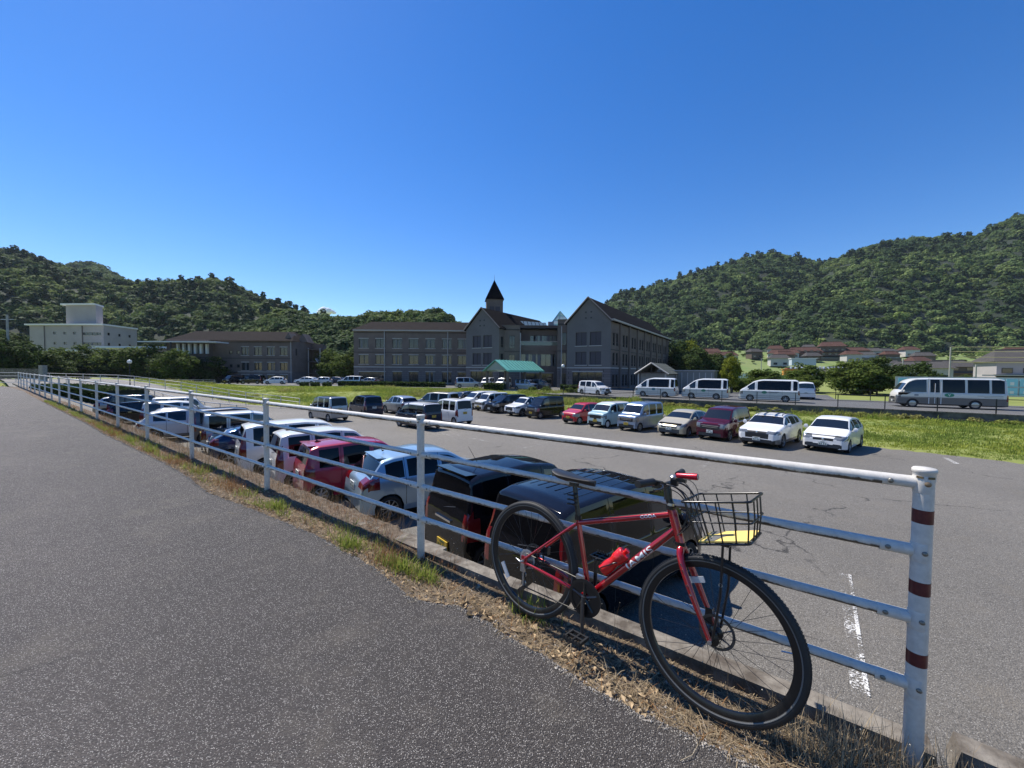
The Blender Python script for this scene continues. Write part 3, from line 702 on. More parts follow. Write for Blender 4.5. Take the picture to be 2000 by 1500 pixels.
def boxp(name, c, d, m, ang=0): b = MB(); b.box((0, 0, 0), d); return b.build(name, m, school, loc=S_(c[:2], c[2]), rot=(0, 0, ang))
boxp('balcony_slab', (5.2, 77.6, 5.75), (7.6, 3.0, .3), M['brown_wall']); boxp('balcony_front', (5.2, 76.15, 6.25), (7.6, .12, .8), M['brown_wall'])
boxp('balcony_glass', (5.2, 76.15, 7.05), (7.5, .05, .75), M['teal_glass']); boxp('handrail', (5.2, 76.15, 7.47), (7.6, .08, .08), M['pale_trim'])
boxp('link_roof', (3.5, 84, 10.2), (14, 12, .2), M['roof_dark'])
# pilasters along the right wing
for i in range(8):
    p = rcR+GD*(4.6+5.4*i); n = np.array([GD[1], -GD[0]]); boxp('pilaster', (*(p+n*.12), 4.4), (.75, .3, 11.5), M['brown_wall'], math.atan2(GD[1], GD[0]))
for x, y, z0, z1 in ((-27.0, 81.7, Z0, 9.8), (-13.6, 81.6, Z0, 9.8), (1.55, 74.2, Z0, 8.9), (9.0, 70.8, Z0, 9.8)):
    b = MB(); b.tube([(0, 0, 0), (0, 0, z1-z0)], .085, 8); b.build('drainpipe', M['pipe_pale'], school, loc=S_((x, y), z0))
# roofs
def roof(name, pts, faces, m, root=school, oz=Z0, oy=80):
    b = MB(); b.add([(x, y-oy, z-oz) for x, y, z in pts], faces); o = b.build(name, m, root)
    md = o.modifiers.new('thick', 'SOLIDIFY'); md.thickness = .18; md.offset = -1; return o
roof('roof', [(-34.1, 81.6, EV+.1), (-8.4, 81.4, EV+.1), (-8.4, 87.2, 12.45), (-31.6, 87.2, 12.45), (-34.1, 93, EV+.1), (-8.4, 93, EV+.1)], [(0, 1, 2, 3), (3, 2, 5, 4), (0, 3, 4)], M['roof_dark'])
def groof(lc, rc, pk, ev, ln, hip):
    l = lc-GF*.35-GD*.35; r = rc+GF*.35-GD*.35; m_ = (l+r)/2; e = .32; l2, r2 = l+GD*(ln+.7), r+GD*(ln+.7); m2 = m_+GD*(ln+.7-hip)
    roof('roof', [(*l, ev-e), (*r, ev-e), (*m_, pk+.1), (*l2, ev-e), (*r2, ev-e), (*m2, pk+.1)], [(0, 2, 5, 3), (1, 4, 5, 2), (3, 5, 4)], M['roof_black'])
    for a in (l, r):
        q = MB(); q.tube([S_(two(a-GD*.02), ev-e), S_(two(m_-GD*.02), pk+.1)], .13, 4); q.build('bargeboard', M['grey_wall'], school)
groof(lcL, rcL, 13.75, EV, 26, 4); groof(lcR, rcR, 14.35, 10.4, 45, 6)
# tower and spire
tw = MB(); tw.box((0, 0, 0), (3.5, 3.5, 9)); tw.build('tower', M['brown_wall'], school, loc=S_((-4.0, 84.6), 12.4), rot=(0, 0, .12))
for k in (-.62, .62):
    b = MB(); b.box((0, 0, 0), (1.0, .12, 1.9)); b.build('tower_window', M['louvre'], school, loc=S_((-4.0+k*.99+.2, 82.86-.03+k*.12), 14.4), rot=(0, 0, .12))
b = MB(); b.add([(-2.0, -2.0, 0), (2.0, -2.0, 0), (2.0, 2.0, 0), (-2.0, 2.0, 0), (0, 0, 4.5)], [(0, 1, 4), (1, 2, 4), (2, 3, 4), (3, 0, 4), (0, 3, 2, 1)]); sp = b.build('spire', M['roof_black'], school, loc=S_((-4.0, 84.6), 16.9), rot=(0, 0, .12))
b = MB(); b.tube([(0, 0, 4.3), (0, 0, 5.6)], [.05, .015], 6); b.build('finial', M['dark_metal'], sp)
# glass roofs
sk = MB(); A0 = (9.4, 88.0); 
sk.add([(-3.2, -3, 0), (3.2, -3, 0), (3.2, 3, 0), (-3.2, 3, 0), (0, 0, 4.4)], [(0, 1, 4), (1, 2, 4), (2, 3, 4), (3, 0, 4)])
so_ = sk.build('glass_pyramid', M['pale_glass'], school, loc=S_((10.9, 89), 11.0))
q = MB()
for i in range(4):
    for (ax, ay), (bx, by) in (((-3.2, -3), (3.2, -3)), ((3.2, -3), (3.2, 3)), ((-3.2, 3), (-3.2, -3))):
        t = i/3; q.tube([(ax+(bx-ax)*t, ay+(by-ay)*t, .05), (0, 0, 4.45)], .05, 4)
    f = 1-i/4; q.tube([(-3.2*f, -3*f, 4.4*(1-f)), (3.2*f, -3*f, 4.4*(1-f))], .06, 4)
q.build('glazing_bars', M['teal'], so_)
cl = MB()
for i in range(11):
    x = 0+i*.95; cl.add([(x, 0, 0), (x+.8, 0, 0), (x+.8, .9, 1.25), (x, .9, 1.25)], [(0, 1, 2, 3)])
cl.build('skylight_panes', M['pale_glass'], school, loc=S_((-1.6, 81.5), 11.2), rot=(0, 0, .42))
boxp('plant_box', (8.3, 84, 11.6), (1.2, 1, 1.4), M['white_wall'])
# entrance canopy
cp = empty('entrance_canopy', (-.75, 60.0, Z0), math.atan2(GF[1], GF[0]), 'teal metal gabled entrance canopy on posts in front of the school doors', 'canopy')
Wc, Lc, ze, zp = 4.4, 11.5, 3.15, 4.75
b = MB(); b.add([(0.3, -.3, ze-.15), (0.3, Lc, ze-.15), (-Wc/2, Lc, zp), (-Wc/2, -.3, zp), (-Wc-.3, -.3, ze-.15), (-Wc-.3, Lc, ze-.15)], [(0, 1, 2, 3), (3, 2, 5, 4)])
o = b.build('roof', M['teal'], cp); md = o.modifiers.new('t', 'SOLIDIFY'); md.thickness = .14; md.offset = -1
b = MB(); b.add([(0, 0, ze), (-Wc, 0, ze), (-Wc/2, 0, zp-.1)], [(0, 2, 1)]); b.build('gable_glass', mat('pale_teal_glass', (.16, .24, .26), .2, spec=.7), cp)
for i in range(1, 12):
    y = i*Lc/12; q = MB(); q.tube([(0.3, y, ze-.06), (-Wc/2, y, zp+.08)], .04, 4); q.build('seam', M['teal'], cp)
q = MB(); q.box((.22, Lc/2-.1, ze-.18), (.16, Lc, .3)); q.build('fascia', M['teal'], cp)
for x, y in ((-.2, .4), (-Wc+.2, .4), (-.2, 5.5), (-Wc+.2, 5.5), (-.2, 10.8)):
    q = MB(); q.box((x, y, ze/2-.1), (.32, .32, ze-.2)); q.build('post', M['brown_wall'], cp)
# gabled gatehouse
hut = empty('gatehouse', (22.0, 55.0, Z0), math.atan2(GF[1], GF[0]), 'small grey gabled shelter with a green-grey tiled roof behind the first white van', 'shelter')
Wh, Lh, ze, zp = 4.1, 9.0, 2.95, 4.35
M['hut_roof'] = brick_mat('hut_roof_tiles', (.13, .14, .12), (.10, .11, .095), (.05, .05, .045), 1.0, .4, .3)
b = MB(); b.add([(0.35, -.3, ze-.2), (0.35, Lh, ze-.2), (-Wh/2, Lh, zp), (-Wh/2, -.3, zp), (-Wh-.35, -.3, ze-.2), (-Wh-.35, Lh, ze-.2)], [(0, 1, 2, 3), (3, 2, 5, 4)])
o = b.build('roof', M['hut_roof'], hut); md = o.modifiers.new('t', 'SOLIDIFY'); md.thickness = .16; md.offset = -1
for sx in (0.35, -Wh-.35):
    q = MB(); q.tube([(sx, -.34, ze-.26), (-Wh/2, -.34, zp-.04)], .1, 4); q.build('bargeboard', M['pale_trim'], hut)
b = MB(); b.box((-Wh/2, Lh/2+.6, (ze-.1)/2), (Wh-.3, Lh-1.2, ze-.2)); b.build('wall', mat('hut_wall', (.22, .23, .24), .8, var=.1), hut)
q = MB()
for k in range(5): q.box((-Wh/2-1.3+.65*k, -.05, ze+.25), (.1, .08, .9-.3*abs(k-2)))
q.box((-Wh/2, -.05, ze-.05), (Wh, .12, .16)); q.build('truss', mat('dark_timber', (.05, .035, .025), .8), hut)
for x in (-.15, -Wh+.15): q = MB(); q.box((x, .1, ze/2-.1), (.2, .2, ze-.2)); q.build('post', M['pale_trim'], hut)
an = empty('annex', (27.5, 59.5, Z0), math.atan2(GF[1], GF[0]), 'low flat grey store with vertical ribs beside the gabled shelter', 'shed')
b = MB(); b.box((0, 2, 1.6), (6.5, 4, 3.2)); b.build('wall', mat('store_wall', (.20, .20, .19), .8), an)
for k in range(8): q = MB(); q.box((-2.9+k*.83, -.04, 1.5), (.12, .08, 2.9)); q.build('rib', M['pale_trim'], an)
q = MB(); q.box((0, 2, 3.26), (6.8, 4.3, .14)); q.build('roof_slab', M['pale_trim'], an)

# ---- left hall
ZL = -1.6
hall = empty('hall', (-62, 88, ZL), 0, 'dark brown three-storey hall with low tiled roof and a pale slanting canopy with white fins', 'hall')
H_ = Facades(hall, [M['brown_wall'], M['stone_base']])
def hw(u, z0, z1, w, st): return (u, u+w, z0-ZL, z1-ZL, st)
wins = []
for i in range(4):
    u = 7.7+2.93*i; 
    for a, b in ((4.75, 6.6), (1.3, 3.1), (-1.2, .3)): wins.append(hw(u+.2, a, b, 1.65, 'pair'))
for a in (5.0, 1.9): wins += [hw(5.1, a, a+.75, .7, 'small'), hw(6.75, a, a+.75, .7, 'small')]
H_.wall((-7.5, 0), (12.0, 0), 0, 8.0-ZL, [w for w in wins if True], zsplit=1.0-ZL)
wl = [hw(.95, 5.3, 6.5, .7, 'tall'), hw(.95, 1.8, 3.2, .7, 'tall'), hw(.95, -1.3, .1, .7, 'tall')]
for k in range(3): wl += [hw(3.4+1.55*k, 2.35, 3.0, .75, 'small'), hw(3.4+1.55*k, -.7, 0., .75, 'small')]
H_.wall((-15.2, -1.6), (-6.0, -1.6), 0, 8.0-ZL, wl+[hw(3.2, 5.0, 6.7, 6.0, 'band')], zsplit=1.0-ZL)
H_.wall((-6.0, -1.6), (-6.0, 0), 0, 8.0-ZL); H_.wall((-18.2, 3), (-15.2, -1.6), 0, 7.8-ZL)
H_.wall((12.0, 0), (13.0, 4.0), 0, 8.0-ZL, [hw(.9, 4.8, 6.4, .5, 'tall')], zsplit=1.0-ZL); H_.wall((13.0, 4.0), (13.0, 14), 0, 8.0-ZL); H_.done()
def hb(name, c, d, m, ang=0): b = MB(); b.box((0, 0, 0), d); return b.build(name, m, hall, loc=(c[0], c[1], c[2]-ZL), rot=(0, 0, ang))
for z in (4.05, 7.7): hb('band', (2.2, -.04, z), (19.4, .08, .18), M['band']); hb('band', (-10.6, -1.64, z), (9.2, .08, .18), M['band'])
hb('band', (2.2, -.04, .98), (19.4, .07, .14), M['pale_trim']); hb('band', (-10.6, -1.64, .98), (9.2, .07, .14), M['pale_trim'])
hb('roof_slab', (-10.2, -2.9, 7.35), (17.5, 3.6, .22), M['white_edge'], -.03)
for k in range(6): hb('fin', (-11.9+1.28*k, -2.4, 6.0), (.42, .5, 2.2), M['white_edge'])
b = MB(); b.add([(-16.5, -.7, 8.0-ZL), (12.4, -.7, 8.0-ZL), (9.8, 5, 10.6-ZL), (-14, 5, 10.6-ZL), (-16.5, 11, 8.0-ZL), (12.4, 11, 8.0-ZL)], [(0, 1, 2, 3), (1, 5, 2), (2, 5, 4, 3), (0, 3, 4)]); b.build('roof', M['roof_dark'], hall)
for k, (x, y) in enumerate(((10.6, .8), (12.6, 3.2))): b = MB(); b.add([(-1.2, 0, 0), (1.2, 0, 0), (0, 0, 2.0), (-1.2, 3, 0), (1.2, 3, 0), (0, 3, 2.0)], [(0, 1, 2), (1, 4, 5, 2), (0, 2, 5, 3)]); b.build('dormer', M['brown_wall'], hall, loc=(x, y, 8.0-ZL))
hb('drainpipe', (11.7, -.1, 3.2), (.14, .14, 9.4), M['pipe_pale']); hb('porch', (-3.2, -1.0, .9), (5.4, 2.2, .25), M['band'])
hb('door', (-3.4, -.05, -.5), (1.4, .12, 2.1), M['frame_dark'])
# outside stair on the right end
for k in range(3):
    hb('stair_landing', (14.6, 5.2, .6+2.9*k), (3.0, 2.4, .18), M['brown_wall'])
for k in range(2):
    b = MB(); b.box((0, 0, 0), (3.4, 1.0, .2), M=Matrix.Rotation(.95, 3, 'Y')); b.build('stair_flight', M['pipe_pale'], hall, loc=(16.2, 4.3, .9+2.9*k-1.4-ZL+.4))
hb('stair_tower', (14.4, 6.6, 3.2), (3.0, .25, 9.2), M['brown_wall'])
for x in (13.4, 16.2): hb('stair_post', (x, 4.2, 2.6), (.16, .16, 8.2), M['pipe_pale'])
# low white railing in front of the hall
lr = empty('low_railing', (-69.0, 72.5, -1.45), 0, 'short white tube railing on the grass before the brown hall', 'railing')
for k in range(7): q = MB(); q.tube([(k*2.2, 0, 0), (k*2.2, 0, .95)], .04, 6); q.build('post', M['galv'], lr)
for z in (.3, .6, .92): q = MB(); q.tube([(0, 0, z), (13.2, 0, z)], .035, 6); q.build('rail', M['galv'], lr)

# ---- pale building on the left
ZW = 0.0
wb = empty('white_building', (-150, 138, ZW), 0, 'pale two-storey block with flat white roof edges and tall blank tower behind dark trees', 'building')
W_ = Facades(wb, [M['white_wall'], M['white_wall']])
wins = []
for u in (9.2, 13.1, 16.9):
    wins += [(u, u+1.2, 13.4, 14.3, 'small'), (u, u+1.2, 9.8, 10.7, 'small')]
wins += [(20.6, 27.6, 13.1, 14.1, 'wide'), (20.6, 27.6, 9.6, 10.6, 'wide')]
W_.wall((-22, 0), (6.5, -2.0), 2, 16.6, wins)
sw2 = []
for k in range(3): sw2 += [(1.5+4.4*k, 2.5+4.4*k, 13.2, 14.2, 'small'), (1.5+4.4*k, 2.5+4.4*k, 9.6, 10.6, 'small')]
W_.wall((6.5, -2.0), (4.6, 12), 2, 16.6, sw2)
W_.wall((-10, 1), (1.6, .2), 16.6, 24.0); W_.wall((1.6, .2), (-.6, 4.6), 16.6, 24.0); W_.wall((-10, 10), (-10, 1), 16.6, 24.0); W_.done()
def wbx(name, pts, z, t, m): b = MB(); n = len(pts); b.add([(x, y, z) for x, y in pts]+[(x, y, z+t) for x, y in pts], [tuple(range(n))[::-1], tuple(range(n, 2*n))]+[(i, (i+1) % n, (i+1) % n+n, i+n) for i in range(n)]); return b.build(name, m, wb)
wbx('roof_slab', [(-23.0, -.7), (6.9, -2.7), (4.9, 12.2), (-3, 14), (-23.0, 12)], 16.6, .5, M['white_edge'])
wbx('roof_slab', [(-11.2, .3), (1.9, -.5), (-.6, 5.0), (-4.5, 7), (-11.2, 7)], 24.0, .5, M['white_edge'])
for x in (-16.0, -1.4): b = MB(); b.box((0, 0, 0), (.15, .15, 14)); b.build('drainpipe', M['frame_dark'], wb, loc=(x, -.42-(x+22)*.07+.2, 9.4))
lo = empty('low_building', (-108, 112, -2), .0, 'long low building with a thin pale flat roof between the trees and the brown hall', 'building')
b = MB(); b.box((2, 6, 4.6), (18, 10, 9.2)); b.build('wall', M['white_wall'], lo); b = MB(); b.box((0, 5, 9.6), (24, 13, .55)); b.build('roof_slab', M['white_edge'], lo)
lo2 = empty('low_building', (-142, 125, -2), .0, 'low roofed building with a short pale roof edge left of the dark trees', 'building')
b = MB(); b.box((0, 4, 4.4), (12, 8, 8.8)); b.build('wall', M['white_wall'], lo2); b = MB(); b.box((0, 3.4, 9.1), (14, 9.4, .5)); b.build('roof_slab', M['white_edge'], lo2)
# ================================================================== VEHICLES
M['seam'] = mat('panel_gap', (.006, .006, .006), .8)
M['car_glass'] = mat('car_glass', (.010, .013, .017), .03, spec=.8)
M['tint_glass'] = mat('tinted_glass', (.003, .003, .004), .04, spec=.30)
M['chrome'] = mat('chrome', (.60, .60, .61), .12, metal=1.0)
M['lamp_clear'] = mat('headlamp_lens', (.13, .14, .15), .08, spec=.8, coat=.8)
M['lamp_red'] = mat('tail_lens', (.15, .005, .008), .15, spec=.8, coat=.6)
M['plate_white'] = mat('plate_white', (.62, .63, .60), .5)
M['plate_yellow'] = mat('plate_yellow', (.55, .36, .03), .5)
M['plate_ink'] = mat('plate_ink', (.02, .08, .04), .5)
M['under'] = mat('car_underside', (.010, .010, .011), .8)
M['alloy'] = mat('alloy', (.36, .37, .38), .3, metal=.8)
M['hubcap'] = mat('hubcap', (.40, .41, .42), .35, metal=.4)
M['white_rim'] = mat('white_rim', (.55, .55, .54), .4)
M['grille'] = mat('grille', (.012, .012, .013), .35)
def paint(name, col, metal=.0, rough=.30): return mat('paint_'+name, col, rough, metal=metal, spec=.0 if max(col) < .1 else .4, coat=.9 if max(col) < .1 else .8)
PN = {'white': paint('white', (.70, .70, .69)), 'pearl': paint('pearl', (.64, .64, .62)), 'black': paint('black', (.006, .006, .008)), 'navy': paint('navy', (.008, .014, .035)),
      'silver': paint('silver', (.36, .37, .38), .6), 'red': paint('red', (.40, .012, .018)), 'crimson': paint('crimson', (.34, .015, .045), .2), 'iceblue': paint('ice_blue', (.30, .42, .52), .5),
      'lightblue': paint('pale_blue', (.34, .48, .50)), 'greyblue': paint('grey_blue', (.20, .26, .36), .5), 'beige': paint('beige', (.50, .44, .31), .3), 'maroon': paint('maroon', (.06, .008, .020), .2),
      'grey': paint('grey', (.085, .085, .095), .5), 'darkblue': paint('dark_blue', (.012, .03, .085), .4), 'gold': paint('champagne', (.40, .38, .33), .5), 'lower_grey': paint('lower_grey', (.12, .118, .115)), 'bus_silver': paint('bus_silver', (.60, .58, .52), .0), 'van_silver': paint('van_silver', (.52, .53, .50), .05)}

WHEELS = {}
def wheel_meshes(r, w, rim, spokes):
    key = (r, w, rim, spokes)
    if key in WHEELS: return WHEELS[key]
    t = MB(); ri = r*.68; h = w/2
    t.lathe([(ri, -h*.85), (r*.80, -h), (r*.94, -h*.98), (r, -h*.72), (r, h*.72), (r*.94, h*.98), (r*.80, h), (ri, h*.85), (ri*.96, h*.6)], 28, 'y'); tm = t.mesh('tyre', M['rubber'], 40)
    b = MB(); b.lathe([(ri, h*.82), (ri*.95, h*.86), (ri*.91, h*.6)], 28, 'y', mi=0); b.lathe([(ri*.93, h*.35), (0, h*.30)], 20, 'y', mi=1)
    b.lathe([(ri*.26, h*.45), (ri*.24, h*.86), (0, h*.9)], 14, 'y', mi=0)
    if spokes:
        for k in range(spokes):
            a = 2*PI*k/spokes; Mx = Matrix.Rotation(-a, 3, 'Y')
            b.box(tuple(Mx @ Vector((ri*.58, h*.72, 0))), (ri*.72, h*.18, ri*(.20 if spokes < 8 else .11)), M=Mx, mi=0)
    else: b.lathe([(ri*.9, h*.7), (ri*.5, h*.88), (0, h*.8)], 20, 'y', mi=0)
    bm_ = b.mesh('rim', [M[rim], M['under']], 35); WHEELS[key] = (tm, bm_); return WHEELS[key]

def rounded(prof, tags, rad=.05):
    """profile points (x from front, z) and the tag of each segment -> fine stations [(x,z,tag of the interval that follows)]"""
    P = [Vector((a[0], a[1])) for a in prof]; out = []
    rads = [(a[2] if len(a) > 2 else rad) for a in prof]
    for i in range(len(P)):
        if i == 0: out.append((P[0], tags[0])); continue
        if i == len(P)-1: out.append((P[-1], None)); break
        a = (P[i-1]-P[i]); b = (P[i+1]-P[i]); ra = min(rads[i], a.length*.45); rb = min(rads[i], b.length*.45)
        s, e = P[i]+a.normalized()*ra, P[i]+b.normalized()*rb
        for k in range(4):
            t = k/3; q = s*(1-t)**2+P[i]*2*t*(1-t)+e*t*t; out.append((q, 'corner' if k < 3 else tags[i]))
    fin = []
    for (p, tg), (q, _) in zip(out, out[1:]):
        n = max(1, int(math.ceil((q-p).length/.11)))
        for k in range(n): r = p.lerp(q, k/n); fin.append([r.x, r.y, tg])
    fin.append([out[-1][0].x, out[-1][0].y, None]); return fin

FR = [0, .25, .45, .65, .82]                 # fractions across the top
class Car:
    def __init__(s, sp):
        s.sp = sp; d = dict(L=3.4, W=1.475, H=1.75, wb=2.5, fo=None, r=.285, gc=.17, belt=(.92, .98), tumble=.10, nose=.3, crown=.05, bulge=.03, pin=.22, tin=.10); d.update(sp); s.__dict__.update(d)
        if s.fo is None: s.fo = (s.L-s.wb)*.55
    def build(s):
        st = rounded(s.prof, s.tags)
        # extra stations at pillars/seams/wheels
        extra = []
        for a in s.seams: extra += [a-.006, a+.006]
        for a, b in s.wins: extra += [a, b]
        xw = (s.fo, s.fo+s.wb); ar = s.r+.045
        for c in xw:
            for k in range(-7, 8): extra.append(c+ar*math.sin(k/7*PI/2))
        xs = [p[0] for p in st]
        for e in sorted(extra):
            for i in range(len(st)-1):
                x0, x1 = st[i][0], st[i+1][0]
                if x0+.004 < e < x1-.004:
                    t = (e-x0)/(x1-x0); st.insert(i+1, [e, st[i][1]*(1-t)+st[i+1][1]*t, st[i][2]]); break
        s.st = st; n = len(st); L_, W_, H_ = s.L, s.W, s.H
        rings = []
        for x, zt, tg in st:
            e = .0
            cf = .42
            def pl(t, k): t = max(0, min(1, t)); return 1-k*(1-math.sqrt(max(0, 1-(1-t)**2)))
            wf = pl(x/cf, s.pin)*pl((L_-x)/.34, s.tin); w = W_/2*wf
            bz = s.belt[0]+(s.belt[1]-s.belt[0])*min(1, max(0, (x-.2*L_)/(L_*.8)))
            bz = min(bz, zt-.05); zb = s.gc+.05*max(0, 1-x/.5)**2+.06*max(0, 1-(L_-x)/.5)**2
            bz = max(bz, zb+.03); zt_ = max(zt, bz+.012)
            HG = max(.05, H_-s.belt[0]); hg = zt_-bz; wr = w*.955-s.tumble*min(1.1, hg/HG)*(1.0)
            rad = min(.09, hg*.45)
            ring = [(w*.6, zb), (w*.93, zb)]
            for t in (.06, .22, .40, .58, .76, .90):
                z = zb+(bz-zb)*t; q = 1-.035*(1-t)**2-.02*max(0, t-.7)/.3; q -= .012*(1 if .3 < t < .5 else 0)*s.bulge/.03
                if x < .8 or x > L_-.6: q = min(q, 1)
                ring.append((w*q, z))
            ring.append((w*.968, bz)); ring.append((w*.955, bz+min(.02, hg*.2)))
            z0g = bz+min(.02, hg*.2); z1g = zt_-rad*1.1; w0, w1 = w*.955, wr
            if z1g < z0g: z1g = z0g+.001
            for t in (.33, .67, 1.0): ring.append((w0+(w1-w0)*t+.012*math.sin(t*PI), z0g+(z1g-z0g)*t))
            ring.append((wr-rad*.22, zt_-rad*.42)); ring.append((wr-rad*.75, zt_-rad*.08))
            wc = wr-rad*.75; cr = s.crown*min(1, zt_/H_)*(1 if tg != 'nosef' else .3)
            for f in (.92, .78, .60, .40, .20, 0): ring.append((wc*f, zt_-rad*.08+cr*(1-f*f)*.6))
            rings.append(ring)
        m = len(rings[0]); s.m = m; SG0, SG1 = 9, 12     # side glass rows between indices 9..12
        V = []
        idx = {}
        for i, ring in enumerate(rings):
            xx = L_/2-st[i][0]
            for side in (1, -1):
                for j, (y, z) in enumerate(ring):
                    if side == -1 and j == m-1: idx[(i, side, j)] = idx[(i, 1, j)]; continue
                    idx[(i, side, j)] = len(V); V.append([xx, y*side, z])
        # wheel arches: pull verts onto the arch circle
        Va = np.array(V); ins = np.zeros(len(V), bool)
        for c in xw:
            cx = L_/2-c; cz = s.r; d = np.hypot(Va[:, 0]-cx, Va[:, 2]-cz); ins |= (d < ar-.002)
        # inside verts only count on the side rows
        rowj = np.zeros(len(V), int)
        for (i, sd_, j), k in idx.items(): rowj[k] = j
        ins &= rowj <= 7
        faces = []   # (quad, side, i, j)
        for i in range(n-1):
            for side in (1, -1):
                for j in range(m-1):
                    q = [idx[(i, side, j)], idx[(i+1, side, j)], idx[(i+1, side, j+1)], idx[(i, side, j+1)]]
                    if side == 1: q = q[::-1]
                    faces.append((q, side, i, j))
        keep = [f for f in faces if not all(ins[v] for v in f[0])]
        mv = set()
        for f in keep:
            for v in f[0]:
                if ins[v]: mv.add(v)
        for v in mv:
            best = min(xw, key=lambda c: abs(Va[v, 0]-(L_/2-c))); cx = L_/2-best; dx, dz = Va[v, 0]-cx, Va[v, 2]-s.r
            if dz < 0: dz = max(dz, -s.r+s.gc)
            d = math.hypot(dx, dz) or 1e-6
            if rowj[v] >= 1: Va[v, 0] = cx+dx/d*ar; Va[v, 2] = max(s.gc, s.r+dz/d*ar)
        s.V = Va
        g = {}
        def put(k, q): g.setdefault(k, []).append(q)
        for q, side, i, j in keep:
            tg = st[i][2]; xm = (st[i][0]+st[i+1][0])/2; ztm = (st[i][1]+st[i+1][1])/2
            y = abs(sum(Va[v, 1] for v in q)/4); z = sum(Va[v, 2] for v in q)/4
            sd = 'l' if side == 1 else 'r'
            if j <= 1: put('under', q); continue
            seam = any(abs(xm-a) < .0075 for a in s.seams)
            if j >= 14 and tg == 'ws': put('windshield', q); continue
            if j >= 14 and tg == 'rw': put('rear_window', q); continue
            hgf = (ztm-(s.belt[0]+s.belt[1])/2)
            if SG0 <= j < SG1 and hgf > .16:
                w = next((k for k, (a, b) in enumerate(s.wins) if a-.001 <= xm <= b+.001), None)
                if w is not None: put(f'win{sd}{w}', q); continue
            if j >= 9 and s.sp.get('black_pillars') and hgf > .16 and j < SG1: put('trim', q); continue
            if seam and 3 <= j < 13 and (hgf > .1 or j < 9): put('seam', q); continue
            if xm < .8:
                a0, a1, yl = s.lamp
                if a0 < z < a1 and (y > yl*s.W/2) and xm < s.lampx: put('lamp'+sd, q); continue
                b0, b1, yb = s.grl
                if b0 < z < b1 and y < yb*s.W/2 and xm < .25: put('grille', q); continue
                if s.lowg and s.lowg[0] < z < s.lowg[1] and y < s.lowg[2]*s.W/2 and xm < .2: put('grille', q); continue
            if xm > L_-.42:
                a0, a1, yl = s.tail
                if a0 < z < a1 and y > yl*s.W/2 and xm > L_-s.tailx: put('tail'+sd, q); continue
                if s.sp.get('black_tail') and s.black_tail[0] < z < s.black_tail[1]: put('trim', q); continue
            if s.sp.get('two') and z < s.two: put('lower', q); continue
            if s.sp.get('roofcol') and j >= 12 and tg == 'roof': put('roof', q); continue
            dr = next((k for k, (a, b) in enumerate(s.doors) if a < xm < b), None)
            if dr is not None and 3 <= j < 13 and (j >= 9 or z > .0): put(f'door{sd}{dr}', q); continue
            put('body', q)
        s.g = g; s.meshes = {}
        for k, qs in g.items():
            qs = np.array(qs); u, inv = np.unique(qs, return_inverse=True); s.meshes[k] = (Va[u], inv.reshape(qs.shape))
        return s
    def zroof(s, x):
        xf = s.L/2-x; st = s.st
        for a, b in zip(st, st[1:]):
            if a[0] <= xf <= b[0] and b[0] > a[0]: return a[1]+(b[1]-a[1])*(xf-a[0])/(b[0]-a[0])
        return s.H
    def xat(s, z, rear=False):
        st = s.st; rng_ = range(len(st)-1)
        if rear: rng_ = reversed(list(rng_))
        for i in rng_:
            z0, z1 = st[i][1], st[i+1][1]
            if min(z0, z1) <= z <= max(z0, z1) and abs(z1-z0) > 1e-5:
                t = (z-z0)/(z1-z0); return s.L/2-(st[i][0]*(1-t)+st[i+1][0]*t)
        return s.L/2 if not rear else -s.L/2

